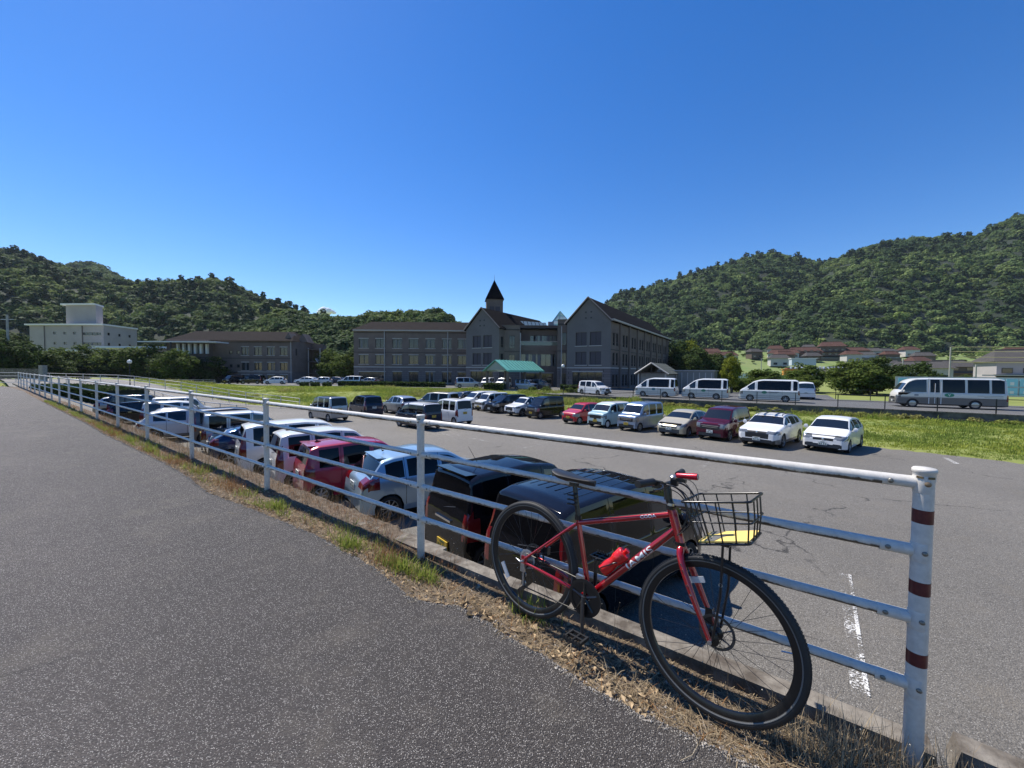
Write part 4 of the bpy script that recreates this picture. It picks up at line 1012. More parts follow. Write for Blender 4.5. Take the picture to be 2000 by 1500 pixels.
CARMESH = {}
def make_car(key, sp, name, label, cat, group, pos, head, col, plate='white', rim='alloy', spokes=7, glass='car_glass', extras=(), roofcol=None, lowcol=None, z=LOTZ):
    if key not in CARMESH:
        c = Car(sp).build(); c.mesh = {}; CARMESH[key] = c
    c = CARMESH[key]
    root = empty(name, (pos[0], pos[1], z), R(head), label, cat, group)
    pm = PN[col]
    def part(k, nm, m, parent=root, sm=32):
        if k not in c.meshes: return None
        kk = (k, m.name)
        if kk not in c.mesh:
            V, Fc = c.meshes[k]; me = np_mesh(nm, V, Fc, m, True); me.set_sharp_from_angle(angle=R(sm)); c.mesh[kk] = me
        return link(nm, c.mesh[kk], parent)
    body = part('body', 'body', pm); part('under', 'underbody', M['under']); part('seam', 'panel_gap', M['seam'], body)
    part('trim', 'black_trim', M['black'], body); part('lower', 'lower_body', PN[lowcol] if lowcol else PN['lower_grey'], root)
    part('roof', 'roof', PN[roofcol] if roofcol else pm, root)
    part('windshield', 'windshield', M['car_glass']); part('rear_window', 'rear_window', M[glass]); part('grille', 'grille', M['grille'])
    for sd in 'lr':
        part('lamp'+sd, 'headlight', M['lamp_clear']); part('tail'+sd, 'tail_light', M['lamp_red'])
        drs = []
        for k in range(len(c.doors)): drs.append(part(f'door{sd}{k}', 'door', pm))
        for k, (a, b) in enumerate(c.wins):
            xm = (a+b)/2; par = root
            for d_, (p, q) in zip(drs, c.doors):
                if d_ and p < xm < q: par = d_
            part(f'win{sd}{k}', 'side_window', M[glass if k else 'car_glass'], par)
        sg = 1 if sd == 'l' else -1
        for d_, (p, q) in zip(drs, c.doors):
            if d_ is None: continue
            kk = ('handle', round(q, 2), sg, pm.name)
            if kk not in c.mesh:
                h = MB(); h.box((c.L/2-(q-.16), sg*(c.W/2*.985+.006), c.belt[0]-.10), (.17, .03, .03)); c.mesh[kk] = h.mesh('handle', M['chrome'] if col in ('black', 'maroon', 'navy') else pm)
            link('handle', c.mesh[kk], d_)
        kk = ('mirror', sg, pm.name)
        if kk not in c.mesh:
            h = MB(); xm_ = c.L/2-c.mirror; zz = c.belt[0]+.10; h.lathe([(0, -.05), (.075, -.045), (.10, 0), (.085, .05), (0, .06)], 10, 'x', c=(xm_, sg*(c.W/2+.09), zz)); h.tube([(xm_-.01, sg*(c.W/2-.05), zz-.07), (xm_, sg*(c.W/2+.06), zz-.03)], .02, 6, mi=0)
            c.mesh[kk] = h.mesh('mirror', pm, 60)
        link('mirror', c.mesh[kk], root)
    tm, rm = wheel_meshes(c.r, .19 if c.W > 1.5 else .16, rim, spokes)
    for fx in (c.fo, c.fo+c.wb):
        for sg in (1, -1):
            w = bpy.data.objects.new('wheel', None); C.objects.link(w); w.parent = root; w.location = (c.L/2-fx, sg*(c.W/2-.10), c.r); w.rotation_euler = (0, 0, 0 if sg > 0 else PI); w.empty_display_size = .1
            link('tyre', tm, w); link('rim', rm, w, rot=(0, random.uniform(0, 2), 0))
    # dark inside of the wheel housings and floor
    kk = ('pan',)
    if kk not in c.mesh:
        h = MB(); h.box((0, 0, (c.gc+c.belt[0]-.14)/2+.02), (c.L*.93, c.W-.44, c.belt[0]-.16-c.gc)); h.box((-.1, 0, c.belt[0]-.16), (c.L*.7, c.W*.8, .04)); c.mesh[kk] = h.mesh('floor_pan', M['under'])
    link('floor_pan', c.mesh[kk], root)
    # plates
    zf, zr = c.plz
    for rear, zz in ((False, zf), (True, zr)):
        x = c.xat(zz, rear); kk = ('plate', rear, plate)
        if kk not in c.mesh:
            h = MB(); sgx = -1 if rear else 1; h.box((0, 0, 0), (.02, .33, .165)); h.box((.011*sgx, 0, -.025), (.004, .20, .07), mi=1) if False else None
            for q in range(4): h.box((.0115*sgx, -.105+.07*q+(.015 if q > 1 else -.01), -.03), (.003, .032, .07), mi=1)
            h.box((.0115*sgx, 0, .05), (.003, .14, .025), mi=1)
            c.mesh[kk] = h.mesh('licence_plate', [M['plate_'+plate], M['plate_ink']])
        link('licence_plate', c.mesh[kk], root, loc=(x+(.02 if not rear else -.02), 0, zz))
    # wipers and rear wiper
    kk = ('wiper',)
    if kk not in c.mesh:
        zz = (c.belt[0]+c.H)/2-.18; x = c.xat(c.belt[1]+.10, True)-.012; h = MB(); h.tube([(x, .05, c.belt[1]+.05), (x+.02, -.30, c.belt[1]+.13)], .010, 5); c.mesh[kk] = h.mesh('rear_wiper', M['black'])
    link('rear_wiper', c.mesh[kk], root)
    rz = c.H
    for e in extras:
        h = MB()
        if e == 'antenna':
            h.tube([(-c.L/2+.75, -.0, rz-.01), (-c.L/2+.52, -.0, rz+.36)], [.006, .003], 5); h.lathe([(.03, 0), (.02, .03), (0, .04)], 8, 'z', c=(-c.L/2+.75, 0, rz-.015)); h.build('antenna', M['black'], root)
        elif e == 'fin':
            h.add([(-c.L/2+.62, -.03, rz-.01), (-c.L/2+.62, .03, rz-.01), (-c.L/2+.42, 0, rz-.01), (-c.L/2+.48, 0, rz+.055)], [(0, 1, 3), (1, 2, 3), (2, 0, 3)]); h.build('antenna', M['black'], root)
        elif e == 'rails':
            for sg in (1, -1):
                h = MB(); y = sg*(c.W/2-c.tumble-.11); h.tube([(.45, y, rz-.06), (.40, y, rz+.03), (-1.1, y, rz+.03), (-1.16, y, rz-.05)], .02, 6); h.build('roof_rail', M['black'], root)
        elif e == 'rack':
            for x in (.35, -.75):
                h = MB(); h.box((x, 0, rz+.11), (.07, c.W-.5, .03)); h.build('roof_bar', M['black'], root)
            for sg in (.15, -.35):
                h = MB(); h.box((-.2, sg, rz+.16), (1.3, .10, .03)); h.box((-.2, sg, rz+.19), (.2, .06, .06)); h.build('ski_rack', M['black'], root)
        elif e == 'spoiler':
            xr = -c.L/2+c.sp['spo']; h.box((xr, 0, c.zroof(xr+.12)+.002), (.22, (c.W/2-c.tumble-.1)*2*.92, .022), M=Matrix.Rotation(.05, 3, 'Y')); h.build('spoiler', pm, root)
        elif e == 'ribs':
            for k in range(6):
                h = MB(); yy = -.42+.168*k; h.box((-.62, yy, rz+.012-.10*yy*yy), (1.25, .020, .016), M=Matrix.Rotation(-.018, 3, 'Y')); h.build('roof_rib', pm, root)
        elif e == 'chrome_bar':
            x = c.xat(c.grl[1]-.03); h.box((x+.012, 0, c.grl[1]-.05), (.02, c.W*.55, .03)); h.box((x+.014, 0, c.grl[1]-.13), (.02, c.W*.5, .02)); h.build('grille_bar', M['chrome'], root)
        elif e == 'badge':
            x = c.xat(c.grl[1]-.06); h.lathe([(0, .02), (.055, .012), (.06, 0)], 14, 'x', c=(x+.01, 0, c.grl[1]-.07)); h.build('badge', M['chrome'], root)
        elif e == 'tail_chrome':
            x = c.xat(.90, True); h.box((x-.015, 0, .90), (.03, .5, .035)); h.build('garnish', M['chrome'], root)
        elif e == 'visor':
            pass
    return root

# ---- body types ------------------------------------------------------------
def T(**k): return k
T_kei = T(L=3.395, W=1.475, H=1.72, wb=2.46, r=.275, belt=(.98, 1.02), tumble=.11, pin=.20, tin=.10,
    prof=[(.0, .22), (.02, .50), (.03, .78), (.10, .92, .06), (.62, 1.05, .10), (1.22, 1.63, .10), (1.9, 1.72), (3.0, 1.69), (3.20, 1.63, .05), (3.33, 1.12, .03), (3.375, .98), (3.395, .55), (3.38, .24)],
    tags=['f', 'f', 'f', 'hood', 'ws', 'roof', 'roof', 'roof', 'rw', 't', 't', 't'], seams=[.86, 1.62, 2.45], doors=[(.866, 1.614), (1.626, 2.444)], wins=[(.93, 1.55), (1.66, 2.38), (2.50, 3.0)],
    lamp=(.66, .90, .55), lampx=.5, grl=(.62, .82, .45), lowg=(.24, .44, .7), tail=(.72, 1.10, .74), tailx=.28, mirror=.98, plz=(.50, .80))
T_keibox = T(L=3.395, W=1.475, H=1.79, wb=2.52, r=.275, belt=(1.00, 1.02), tumble=.06, pin=.14, tin=.07,
    prof=[(.0, .22), (.015, .50), (.02, .85), (.07, .98, .05), (.50, 1.07, .08), (.98, 1.69, .09), (1.5, 1.79), (3.1, 1.78), (3.26, 1.73, .04), (3.35, 1.12, .02), (3.37, 1.0), (3.395, .55), (3.38, .24)],
    tags=['f', 'f', 'f', 'hood', 'ws', 'roof', 'roof', 'roof', 'rw', 't', 't', 't'], seams=[.80, 1.55, 2.42], doors=[(.806, 1.544), (1.556, 2.414)], wins=[(.84, 1.48), (1.60, 2.34), (2.48, 3.1)],
    lamp=(.64, .92, .62), lampx=.34, grl=(.60, .88, .60), lowg=(.24, .46, .75), tail=(.62, 1.12, .80), tailx=.2, mirror=.86, plz=(.48, .86))
T_hatch = T(L=4.0, W=1.695, H=1.52, wb=2.56, r=.305, belt=(.93, 1.0), tumble=.19, pin=.32, tin=.18,
    prof=[(.0, .25), (.03, .45), (.04, .66), (.16, .78, .08), (.92, .98, .14), (1.72, 1.46, .14), (2.3, 1.52), (3.2, 1.46), (3.48, 1.40, .05), (3.80, 1.03, .05), (3.93, .95), (4.0, .62), (3.96, .28)],
    tags=['f', 'f', 'f', 'hood', 'ws', 'roof', 'roof', 'roof', 'rw', 't', 't', 't'], seams=[1.08, 2.05, 2.95], doors=[(1.086, 2.044), (2.056, 2.944)], wins=[(1.18, 1.98), (2.09, 2.88), (2.98, 3.42)],
    lamp=(.60, .80, .52), lampx=.62, grl=(.54, .69, .50), lowg=(.26, .42, .80), tail=(.80, 1.06, .60), tailx=.40, mirror=1.25, plz=(.44, .80))
T_wedge = T(L=4.0, W=1.695, H=1.45, wb=2.55, r=.30, belt=(.92, 1.02), tumble=.19, pin=.38, tin=.2,
    prof=[(.0, .24), (.03, .45), (.05, .60), (.20, .74, .10), (.86, .94, .2), (1.78, 1.40, .2), (2.2, 1.45), (2.8, 1.42), (3.35, 1.30, .06), (3.80, 1.06, .04), (3.92, .96), (3.995, .62), (3.96, .28)],
    tags=['f', 'f', 'f', 'hood', 'ws', 'roof', 'roof', 'roof', 'rw', 't', 't', 't'], seams=[1.12, 2.10, 2.95], doors=[(1.126, 2.094), (2.106, 2.944)], wins=[(1.2, 2.02), (2.14, 2.88), (2.98, 3.28)],
    lamp=(.60, .78, .50), lampx=.6, grl=(.50, .58, .50), lowg=(.24, .46, .74), tail=(.78, 1.08, .62), tailx=.36, mirror=1.3, plz=(.48, .82))
T_suv = T(L=4.39, W=1.795, H=1.54, wb=2.65, r=.345, gc=.21, belt=(1.0, 1.08), tumble=.20, pin=.32, tin=.18,
    prof=[(.0, .30), (.02, .50), (.03, .74), (.14, .88, .08), (1.12, 1.04, .12), (1.86, 1.49, .12), (2.5, 1.54), (3.3, 1.49), (3.78, 1.40, .06), (4.14, 1.10, .05), (4.28, 1.0), (4.39, .70), (4.34, .34)],
    tags=['f', 'f', 'f', 'hood', 'ws', 'roof', 'roof', 'roof', 'rw', 't', 't', 't'], seams=[1.22, 2.22, 3.1], doors=[(1.226, 2.214), (2.226, 3.094)], wins=[(1.34, 2.14), (2.26, 3.02), (3.1, 3.6)],
    lamp=(.72, .86, .50), lampx=.6, grl=(.50, .84, .56), lowg=(.26, .42, .85), tail=(.86, 1.02, .56), tailx=.40, mirror=1.42, plz=(.46, .86), two=.42)
T_tallwagon = T(L=3.71, W=1.625, H=1.745, wb=2.48, r=.295, belt=(.98, 1.03), tumble=.12, pin=.20, tin=.10,
    prof=[(.0, .22), (.02, .48), (.03, .80), (.10, .96, .06), (.72, 1.07, .10), (1.34, 1.66, .10), (2.0, 1.745), (3.3, 1.72), (3.52, 1.66, .05), (3.64, 1.12, .03), (3.68, .98), (3.71, .55), (3.69, .24)],
    tags=['f', 'f', 'f', 'hood', 'ws', 'roof', 'roof', 'roof', 'rw', 't', 't', 't'], seams=[.98, 1.78, 2.68], doors=[(.986, 1.774), (1.786, 2.674)], wins=[(1.05, 1.70), (1.82, 2.60), (2.74, 3.34)],
    lamp=(.70, .94, .58), lampx=.5, grl=(.62, .86, .56), lowg=(.24, .44, .7), tail=(.70, 1.36, .80), tailx=.22, mirror=1.08, plz=(.50, .82))
T_minivan = T(L=4.6, W=1.695, H=1.83, wb=2.85, r=.32, belt=(1.02, 1.08), tumble=.13, pin=.24, tin=.10,
    prof=[(.0, .24), (.03, .50), (.04, .82), (.14, .96, .08), (.98, 1.12, .14), (1.74, 1.74, .14), (2.5, 1.83), (4.1, 1.80), (4.38, 1.73, .05), (4.52, 1.18, .03), (4.56, 1.02), (4.6, .60), (4.57, .28)],
    tags=['f', 'f', 'f', 'hood', 'ws', 'roof', 'roof', 'roof', 'rw', 't', 't', 't'], seams=[1.16, 2.15, 3.15], doors=[(1.166, 2.144), (2.156, 3.144)], wins=[(1.26, 2.06), (2.19, 3.06), (3.20, 4.15)],
    lamp=(.68, .94, .56), lampx=.6, grl=(.50, .88, .54), lowg=(.24, .44, .8), tail=(.70, 1.55, .82), tailx=.24, mirror=1.36, plz=(.46, .94))
T_hiace = T(L=5.38, W=1.88, H=2.285, wb=3.11, fo=1.08, r=.335, belt=(1.18, 1.20), tumble=.20, pin=.26, tin=.08, crown=.10,
    prof=[(.0, .28), (.02, .55), (.04, .92), (.20, 1.20, .12), (.46, 1.36, .12), (1.36, 2.08, .20), (2.1, 2.285, .3), (5.0, 2.27), (5.24, 2.18, .07), (5.32, 1.25, .03), (5.35, 1.1), (5.38, .60), (5.36, .30)],
    tags=['f', 'f', 'f', 'hood', 'ws', 'roof', 'roof', 'roof', 'rw', 't', 't', 't'], seams=[1.62, 2.85, 3.9], doors=[(.60, 1.614), (1.626, 2.844)], wins=[(.84, 1.50), (1.74, 4.62), (4.80, 5.16)],
    lamp=(.72, 1.06, .60), lampx=.40, grl=(.60, .84, .50), lowg=(.36, .46, .6), tail=(.75, 1.20, .84), tailx=.16, mirror=.92, plz=(.48, .78), two=1.04)
T_coaster = T(L=6.99, W=2.03, H=2.63, wb=3.93, fo=1.12, r=.37, gc=.25, belt=(1.36, 1.36), tumble=.12, pin=.16, tin=.10, crown=.10,
    prof=[(.0, .34), (.02, .60), (.06, 1.05), (.18, 1.34, .12), (.30, 1.46, .10), (.80, 2.35, .22), (1.25, 2.58, .25), (2.2, 2.63), (6.5, 2.63), (6.86, 2.52, .14), (6.95, 1.5, .05), (6.97, 1.3), (6.99, .70), (6.97, .38)],
    tags=['f', 'f', 'f', 'hood', 'ws', 'roof', 'roof', 'roof', 'roof', 'rw', 't', 't', 't'], seams=[2.14, 2.94], doors=[(2.146, 2.934)], wins=[(.46, 2.02), (2.26, 2.86), (3.04, 4.42), (4.58, 5.86), (6.0, 6.74)],
    lamp=(.80, 1.10, .62), lampx=.30, grl=(.74, .92, .45), lowg=(.42, .54, .6), tail=(.80, 1.2, .84), tailx=.16, mirror=.5, plz=(.55, .80), two=.86, roofcol=True)
T_kei['spo'] = .26; T_hatch['spo'] = .56
TY = dict(kei=T_kei, keibox=T_keibox, hatch=T_hatch, wedge=T_wedge, suv=T_suv, tallwagon=T_tallwagon, minivan=T_minivan, hiace=T_hiace, coaster=T_coaster)

HR_, HN, HM = 219.7, 39.7, 145.0
G1, G2, G3, G4 = 'cars in the front row facing the camera', 'cars backed up to the wall below the fence', 'cars in the middle of the parking lot', 'cars parked before the school buildings'
cars = [
 # right row, facing us
 ('hatch', 'white hatchback with silver lattice grille, rightmost of the row facing the camera', (15.77, 18.82), HR_, 'white', 'white', dict(rim='alloy', spokes=9, extras=('fin', 'badge')), G1),
 ('suv', 'white crossover with dark grille and black ski rack on its roof', (13.52, 20.01), HR_, 'white', 'white', dict(rim='alloy', spokes=5, extras=('rack', 'rails', 'badge')), G1),
 ('tallwagon', 'tall maroon wagon with chrome grille between the beige and the white car', (12.15, 22.0), HR_, 'maroon', 'white', dict(rim='alloy', spokes=5, glass='tint_glass', extras=('chrome_bar',)), G1),
 ('wedge', 'beige wedge-nosed hatchback left of the maroon wagon', (10.60, 23.55), HR_, 'beige', 'white', dict(rim='alloy', spokes=9, extras=('badge', 'fin')), G1),
 ('keibox', 'grey blue kei wagon with big black grille and yellow plate', (8.6, 25.6), HR_, 'greyblue', 'yellow', dict(rim='alloy', spokes=7, glass='tint_glass', extras=('chrome_bar',)), G1),
 ('keibox2', 'pale blue boxy kei car with a white roof beside the red car', (7.0, 27.4), HR_, 'lightblue', 'yellow', dict(rim='white_rim', spokes=0, roofcol='white'), G1),
 ('kei2', 'bright red kei hatchback with orange plate right of the black box wagon', (5.45, 29.45), HR_, 'red', 'yellow', dict(rim='hubcap', spokes=7), G1),
 ('keibox', 'black box-shaped kei wagon left of the bright red car', (2.87, 33.11), HR_, 'black', 'yellow', dict(rim='alloy', spokes=7, glass='tint_glass', extras=('chrome_bar',)), G1),
 ('suv2', 'white compact crossover with black roof left of the black box wagon', (1.32, 35.01), HR_, 'white', 'white', dict(rim='alloy', spokes=5, roofcol='black'), G1),
 ('minivan2', 'black crossover with bright headlamps between two white cars', (-.52, 37.4), HR_, 'black', 'white', dict(rim='alloy', spokes=5, glass='tint_glass'), G1),
 ('keibox', 'white boxy kei wagon behind the black crossover in the facing row', (-2.05, 39.2), HR_, 'pearl', 'yellow', dict(rim='alloy', spokes=7, glass='tint_glass', extras=('chrome_bar',)), G1),
 ('minivan', 'large white minivan near the far end of the facing row', (-3.5, 41.2), HR_, 'white', 'white', dict(rim='alloy', spokes=5), G1),
 ('kei', 'dark kei car with a pale windscreen near the far end of the row', (-5.3, 43.0), HR_, 'grey', 'yellow', dict(rim='hubcap', spokes=7), G1),
 ('hatch', 'pale blue hatchback at the very far end of the facing row', (-7.0, 44.6), HR_, 'iceblue', 'white', dict(rim='alloy', spokes=7), G1),
 # middle
 ('keibox', 'silver grey kei wagon alone at the left of the middle group', (-14.2, 29.7), HM, 'silver', 'yellow', dict(rim='hubcap', spokes=7, glass='tint_glass', extras=('fin',), roofcol='grey'), G3),
 ('tallwagon', 'dark navy wagon with red tail lamps right of the grey kei wagon', (-12.4, 32.6), HM-12, 'navy', 'white', dict(rim='alloy', spokes=5, glass='tint_glass'), G3),
 ('suv2', 'white sport utility car with dark rear window beyond the navy wagon', (-10.1, 34.8), HM-8, 'silver', 'white', dict(rim='alloy', spokes=5, glass='tint_glass'), G3),
 ('minivan', 'champagne minivan partly hidden behind the two kei vans', (-7.4, 37.6), HM+10, 'gold', 'white', dict(rim='alloy', spokes=5, glass='tint_glass'), G3),
 ('keibox2', 'dark navy kei wagon with a white roof nearest in the middle group', (-6.35, 26.1), HM-5, 'navy', 'yellow', dict(rim='hubcap', spokes=7, glass='tint_glass', roofcol='white'), G3),
 ('keibox', 'white kei van seen from behind beside the navy kei wagon', (-4.5, 28.7), HM-12, 'white', 'yellow', dict(rim='hubcap', spokes=7, glass='tint_glass'), G3),
 # near row, backed up to the wall
 ('tallwagon2', 'black boxy wagon with ribbed roof behind the red bicycle', (1.51, 6.11), HN, 'black', 'white', dict(rim='alloy', spokes=7, glass='tint_glass', extras=('ribs',)), G2),
 ('kei4', 'black kei wagon with roof antenna left of the ribbed roof wagon', (0.12, 7.7), HN, 'black', 'yellow', dict(rim='alloy', spokes=7, glass='tint_glass', extras=('antenna', 'tail_chrome', 'spoiler')), G2),
 ('hatch2', 'ice blue hatchback with roof antenna right of the red kei car', (-2.24, 10.41), HN-4, 'iceblue', 'white', dict(rim='alloy', spokes=9, glass='tint_glass', extras=('antenna', 'spoiler')), G2),
 ('kei3', 'crimson kei hatchback with short black shark fin aerial', (-4.52, 11.52), HN, 'crimson', 'white', dict(rim='hubcap', spokes=7, glass='tint_glass', extras=('fin', 'spoiler')), G2),
 ('tallwagon', 'white tall wagon with a thick rear roof edge left of the crimson car', (-6.1, 13.12), HN+1, 'pearl', 'white', dict(rim='alloy', spokes=7, glass='tint_glass', extras=('fin',)), G2),
 ('minivan', 'white minivan with tall red tail lamps behind the third fence post', (-7.98, 15.04), HN, 'white', 'white', dict(rim='alloy', spokes=5, glass='tint_glass', extras=('fin',)), G2),
 ('wedge', 'dark blue sloping hatchback beside the white minivan', (-10.55, 16.47), HN+2, 'darkblue', 'white', dict(rim='alloy', spokes=5, glass='car_glass', extras=('rails',)), G2),
 ('keibox', 'silver box van with a white top left of the dark blue hatchback', (-12.6, 18.25), HN, 'silver', 'yellow', dict(rim='hubcap', spokes=7, glass='tint_glass', roofcol='white', extras=('fin',)), G2),
 ('tallwagon', 'dark grey wagon with a blue tinted roof near the fourth fence post', (-14.8, 20.6), HN, 'grey', 'white', dict(rim='alloy', spokes=7, glass='tint_glass'), G2),
 ('suv2', 'small white car with a dark rear window at the fourth fence post', (-17.6, 20.9), HN, 'white', 'white', dict(rim='alloy', spokes=5), G2),
 ('hatch', 'dark grey hatchback seen between the fourth and fifth fence posts', (-19.4, 23.2), HN, 'grey', 'white', dict(rim='alloy', spokes=5), G2),
 ('tallwagon', 'white wagon whose windscreen shines beside the fifth fence post', (-21.2, 24.6), HN, 'white', 'white', dict(rim='alloy', spokes=5), G2),
 ('keibox', 'white kei van with only its roof showing beyond the fifth post', (-23.4, 27.4), HN, 'white', 'yellow', dict(rim='hubcap', spokes=7), G2),
 ('hatch', 'black hatchback low behind the sixth fence post', (-25.6, 27.0), HN, 'black', 'white', dict(rim='alloy', spokes=5), G2),
 ('keibox', 'dark navy kei wagon behind the seventh fence post', (-28.0, 29.0), HN, 'navy', 'yellow', dict(rim='hubcap', spokes=7), G2),
 ('hatch', 'silver hatchback at the far left end of the row under the fence', (-30.5, 30.8), HN, 'silver', 'white', dict(rim='alloy', spokes=5), G2),
]
def vary(base, **k): d = dict(TY[base]); d.update(k); return d
TY['keibox2'] = vary('keibox', roofcol=True, H=1.68, prof=[(a[0], a[1]-(.11 if a[1] > 1.5 else 0), *a[2:]) for a in T_keibox['prof']], lamp=(.70, .88, .62))
TY['kei2'] = vary('kei', H=1.50, belt=(.90, .95), tumble=.15, pin=.28, prof=[(.0, .22), (.02, .50), (.03, .72), (.12, .84, .08), (.72, .98, .12), (1.34, 1.44, .12), (1.9, 1.50), (2.9, 1.46), (3.12, 1.40, .05), (3.32, 1.02, .03), (3.36, .92), (3.395, .55), (3.38, .24)], lamp=(.58, .80, .55), grl=(.60, .68, .5))
TY['kei3'] = vary('kei', H=1.60, belt=(.94, .99), prof=[(a[0], a[1]-(.12 if a[1] > 1.5 else .04 if a[1] > .9 else 0), *a[2:]) for a in T_kei['prof']], tail=(.78, 1.02, .62), tailx=.3)
TY['hatch2'] = vary('hatch', H=1.53, tail=(.82, 1.05, .50), tailx=.55)
TY['suv2'] = vary('suv', W=1.70, L=4.1, H=1.62, roofcol=True, prof=[(a[0]*4.1/4.39, a[1]+(.08 if a[1] > 1.3 else 0), *a[2:]) for a in T_suv['prof']], wb=2.52, seams=[1.14, 2.08, 2.9], doors=[(1.146, 2.074), (2.086, 2.894)], wins=[(1.26, 2.0), (2.12, 2.84), (2.92, 3.4)], two=.36)
TY['minivan2'] = vary('minivan', L=4.3, H=1.70, wb=2.7, prof=[(a[0]*4.3/4.6, a[1]-(.13 if a[1] > 1.5 else 0), *a[2:]) for a in T_minivan['prof']], seams=[1.1, 2.0, 2.95], doors=[(1.106, 1.994), (2.006, 2.944)], wins=[(1.2, 1.92), (2.04, 2.88), (3.0, 3.85)])
TY['tallwagon2'] = vary('tallwagon', belt=(1.0, 1.05), plz=(.5, .42)); TY['kei4'] = vary('kei', plz=(.5, .44))
NAMES = {'hatch': 'hatchback', 'hatch2': 'hatchback', 'suv': 'crossover_car', 'suv2': 'crossover_car', 'tallwagon': 'tall_wagon', 'tallwagon2': 'tall_wagon', 'wedge': 'hatchback', 'keibox': 'kei_wagon', 'keibox2': 'kei_wagon', 'kei': 'kei_car', 'kei2': 'kei_car', 'kei3': 'kei_car', 'kei4': 'kei_car', 'minivan': 'minivan', 'minivan2': 'crossover_car'}
def add_cars(lst, z=None):
    for ty, lab, pos, hd, col, pl_, kw, grp in lst:
        if kw.get('roofcol') and ty in ('keibox', 'tallwagon'):
            k2 = ty+'_r'; TY.setdefault(k2, vary(ty, roofcol=True)); NAMES[k2] = NAMES[ty]; ty = k2
        make_car(ty, TY[ty], NAMES[ty], lab, 'car' if 'van' not in NAMES[ty] else 'minivan', grp, pos, hd+random.uniform(-.8, .8), col, pl_, z=float(lot_z(*pos))+.012 if z is None else z, **kw)
add_cars(cars)
far = [
 ('keibox', 'black kei wagon before the brown hall, leftmost in its row', (-56.0, 77.5), 250, 'black', 'yellow', {}, G4),
 ('minivan', 'black minivan in front of the hall between dark and white cars', (-52.6, 78.2), 180, 'black', 'white', dict(glass='tint_glass'), G4),
 ('hatch', 'white hatchback facing left before the brown hall windows', (-47.2, 77.0), 195, 'white', 'white', {}, G4),
 ('suv', 'white estate car at the right end of the brown hall', (-41.0, 77.0), 180, 'white', 'white', {}, G4),
 ('hatch', 'white hatchback just right of the white estate car', (-38.7, 78.6), 190, 'pearl', 'white', {}, G4),
 ('suv', 'dark grey car parked by the outside stair of the hall', (-36.8, 80.5), 170, 'grey', 'white', {}, G4),
 ('minivan', 'white van parked at the left corner of the flat brown wing', (-30.6, 73.2), 180, 'white', 'white', dict(glass='tint_glass'), G4),
 ('hatch', 'silver hatchback half hidden behind the white van at the corner', (-28.2, 76.2), 170, 'silver', 'white', {}, G4),
 ('minivan', 'silver minivan before the left gable of the school', (-7.6, 67.0), 10, 'silver', 'white', dict(glass='tint_glass'), G4),
 ('keibox', 'white kei van before the left gable beside the hedge', (-4.3, 68.6), 250, 'white', 'yellow', dict(glass='tint_glass'), G4),
 ('keibox', 'white kei van under the left edge of the teal canopy', (-1.5, 67.4), 240, 'white', 'yellow', dict(glass='tint_glass'), G4),
 ('keibox2', 'grey blue boxy car before the school entrance doors', (2.2, 60.5), 330, 'greyblue', 'yellow', dict(glass='tint_glass', roofcol='black'), G4),
 ('keibox2', 'dark grey boxy car right of the entrance canopy', (4.4, 61.5), 335, 'grey', 'yellow', dict(glass='tint_glass', roofcol='black'), G4),
]
add_cars(far, -1.39)

# ---- school vans and bus
def decal_ellipse(root, c, w, h, m, side=-1, seg=20, name='emblem'):
    b = MB(); b.add([(c[0], c[1], c[2])]+[(c[0]+w/2*math.cos(2*PI*k/seg), c[1], c[2]+h/2*math.sin(2*PI*k/seg)) for k in range(seg)], [(0, 1+k, 1+(k+1) % seg) for k in range(seg)]); return b.build(name, m, root)
M['emblem_green'] = mat('emblem_green', (.02, .22, .13), .4); M['emblem_blue'] = mat('emblem_teal', (.03, .18, .22), .4); M['line_grey'] = mat('lettering_grey', (.18, .20, .22), .5)
RZ = -1.45
gv = 'white school vans lined up on the upper road'
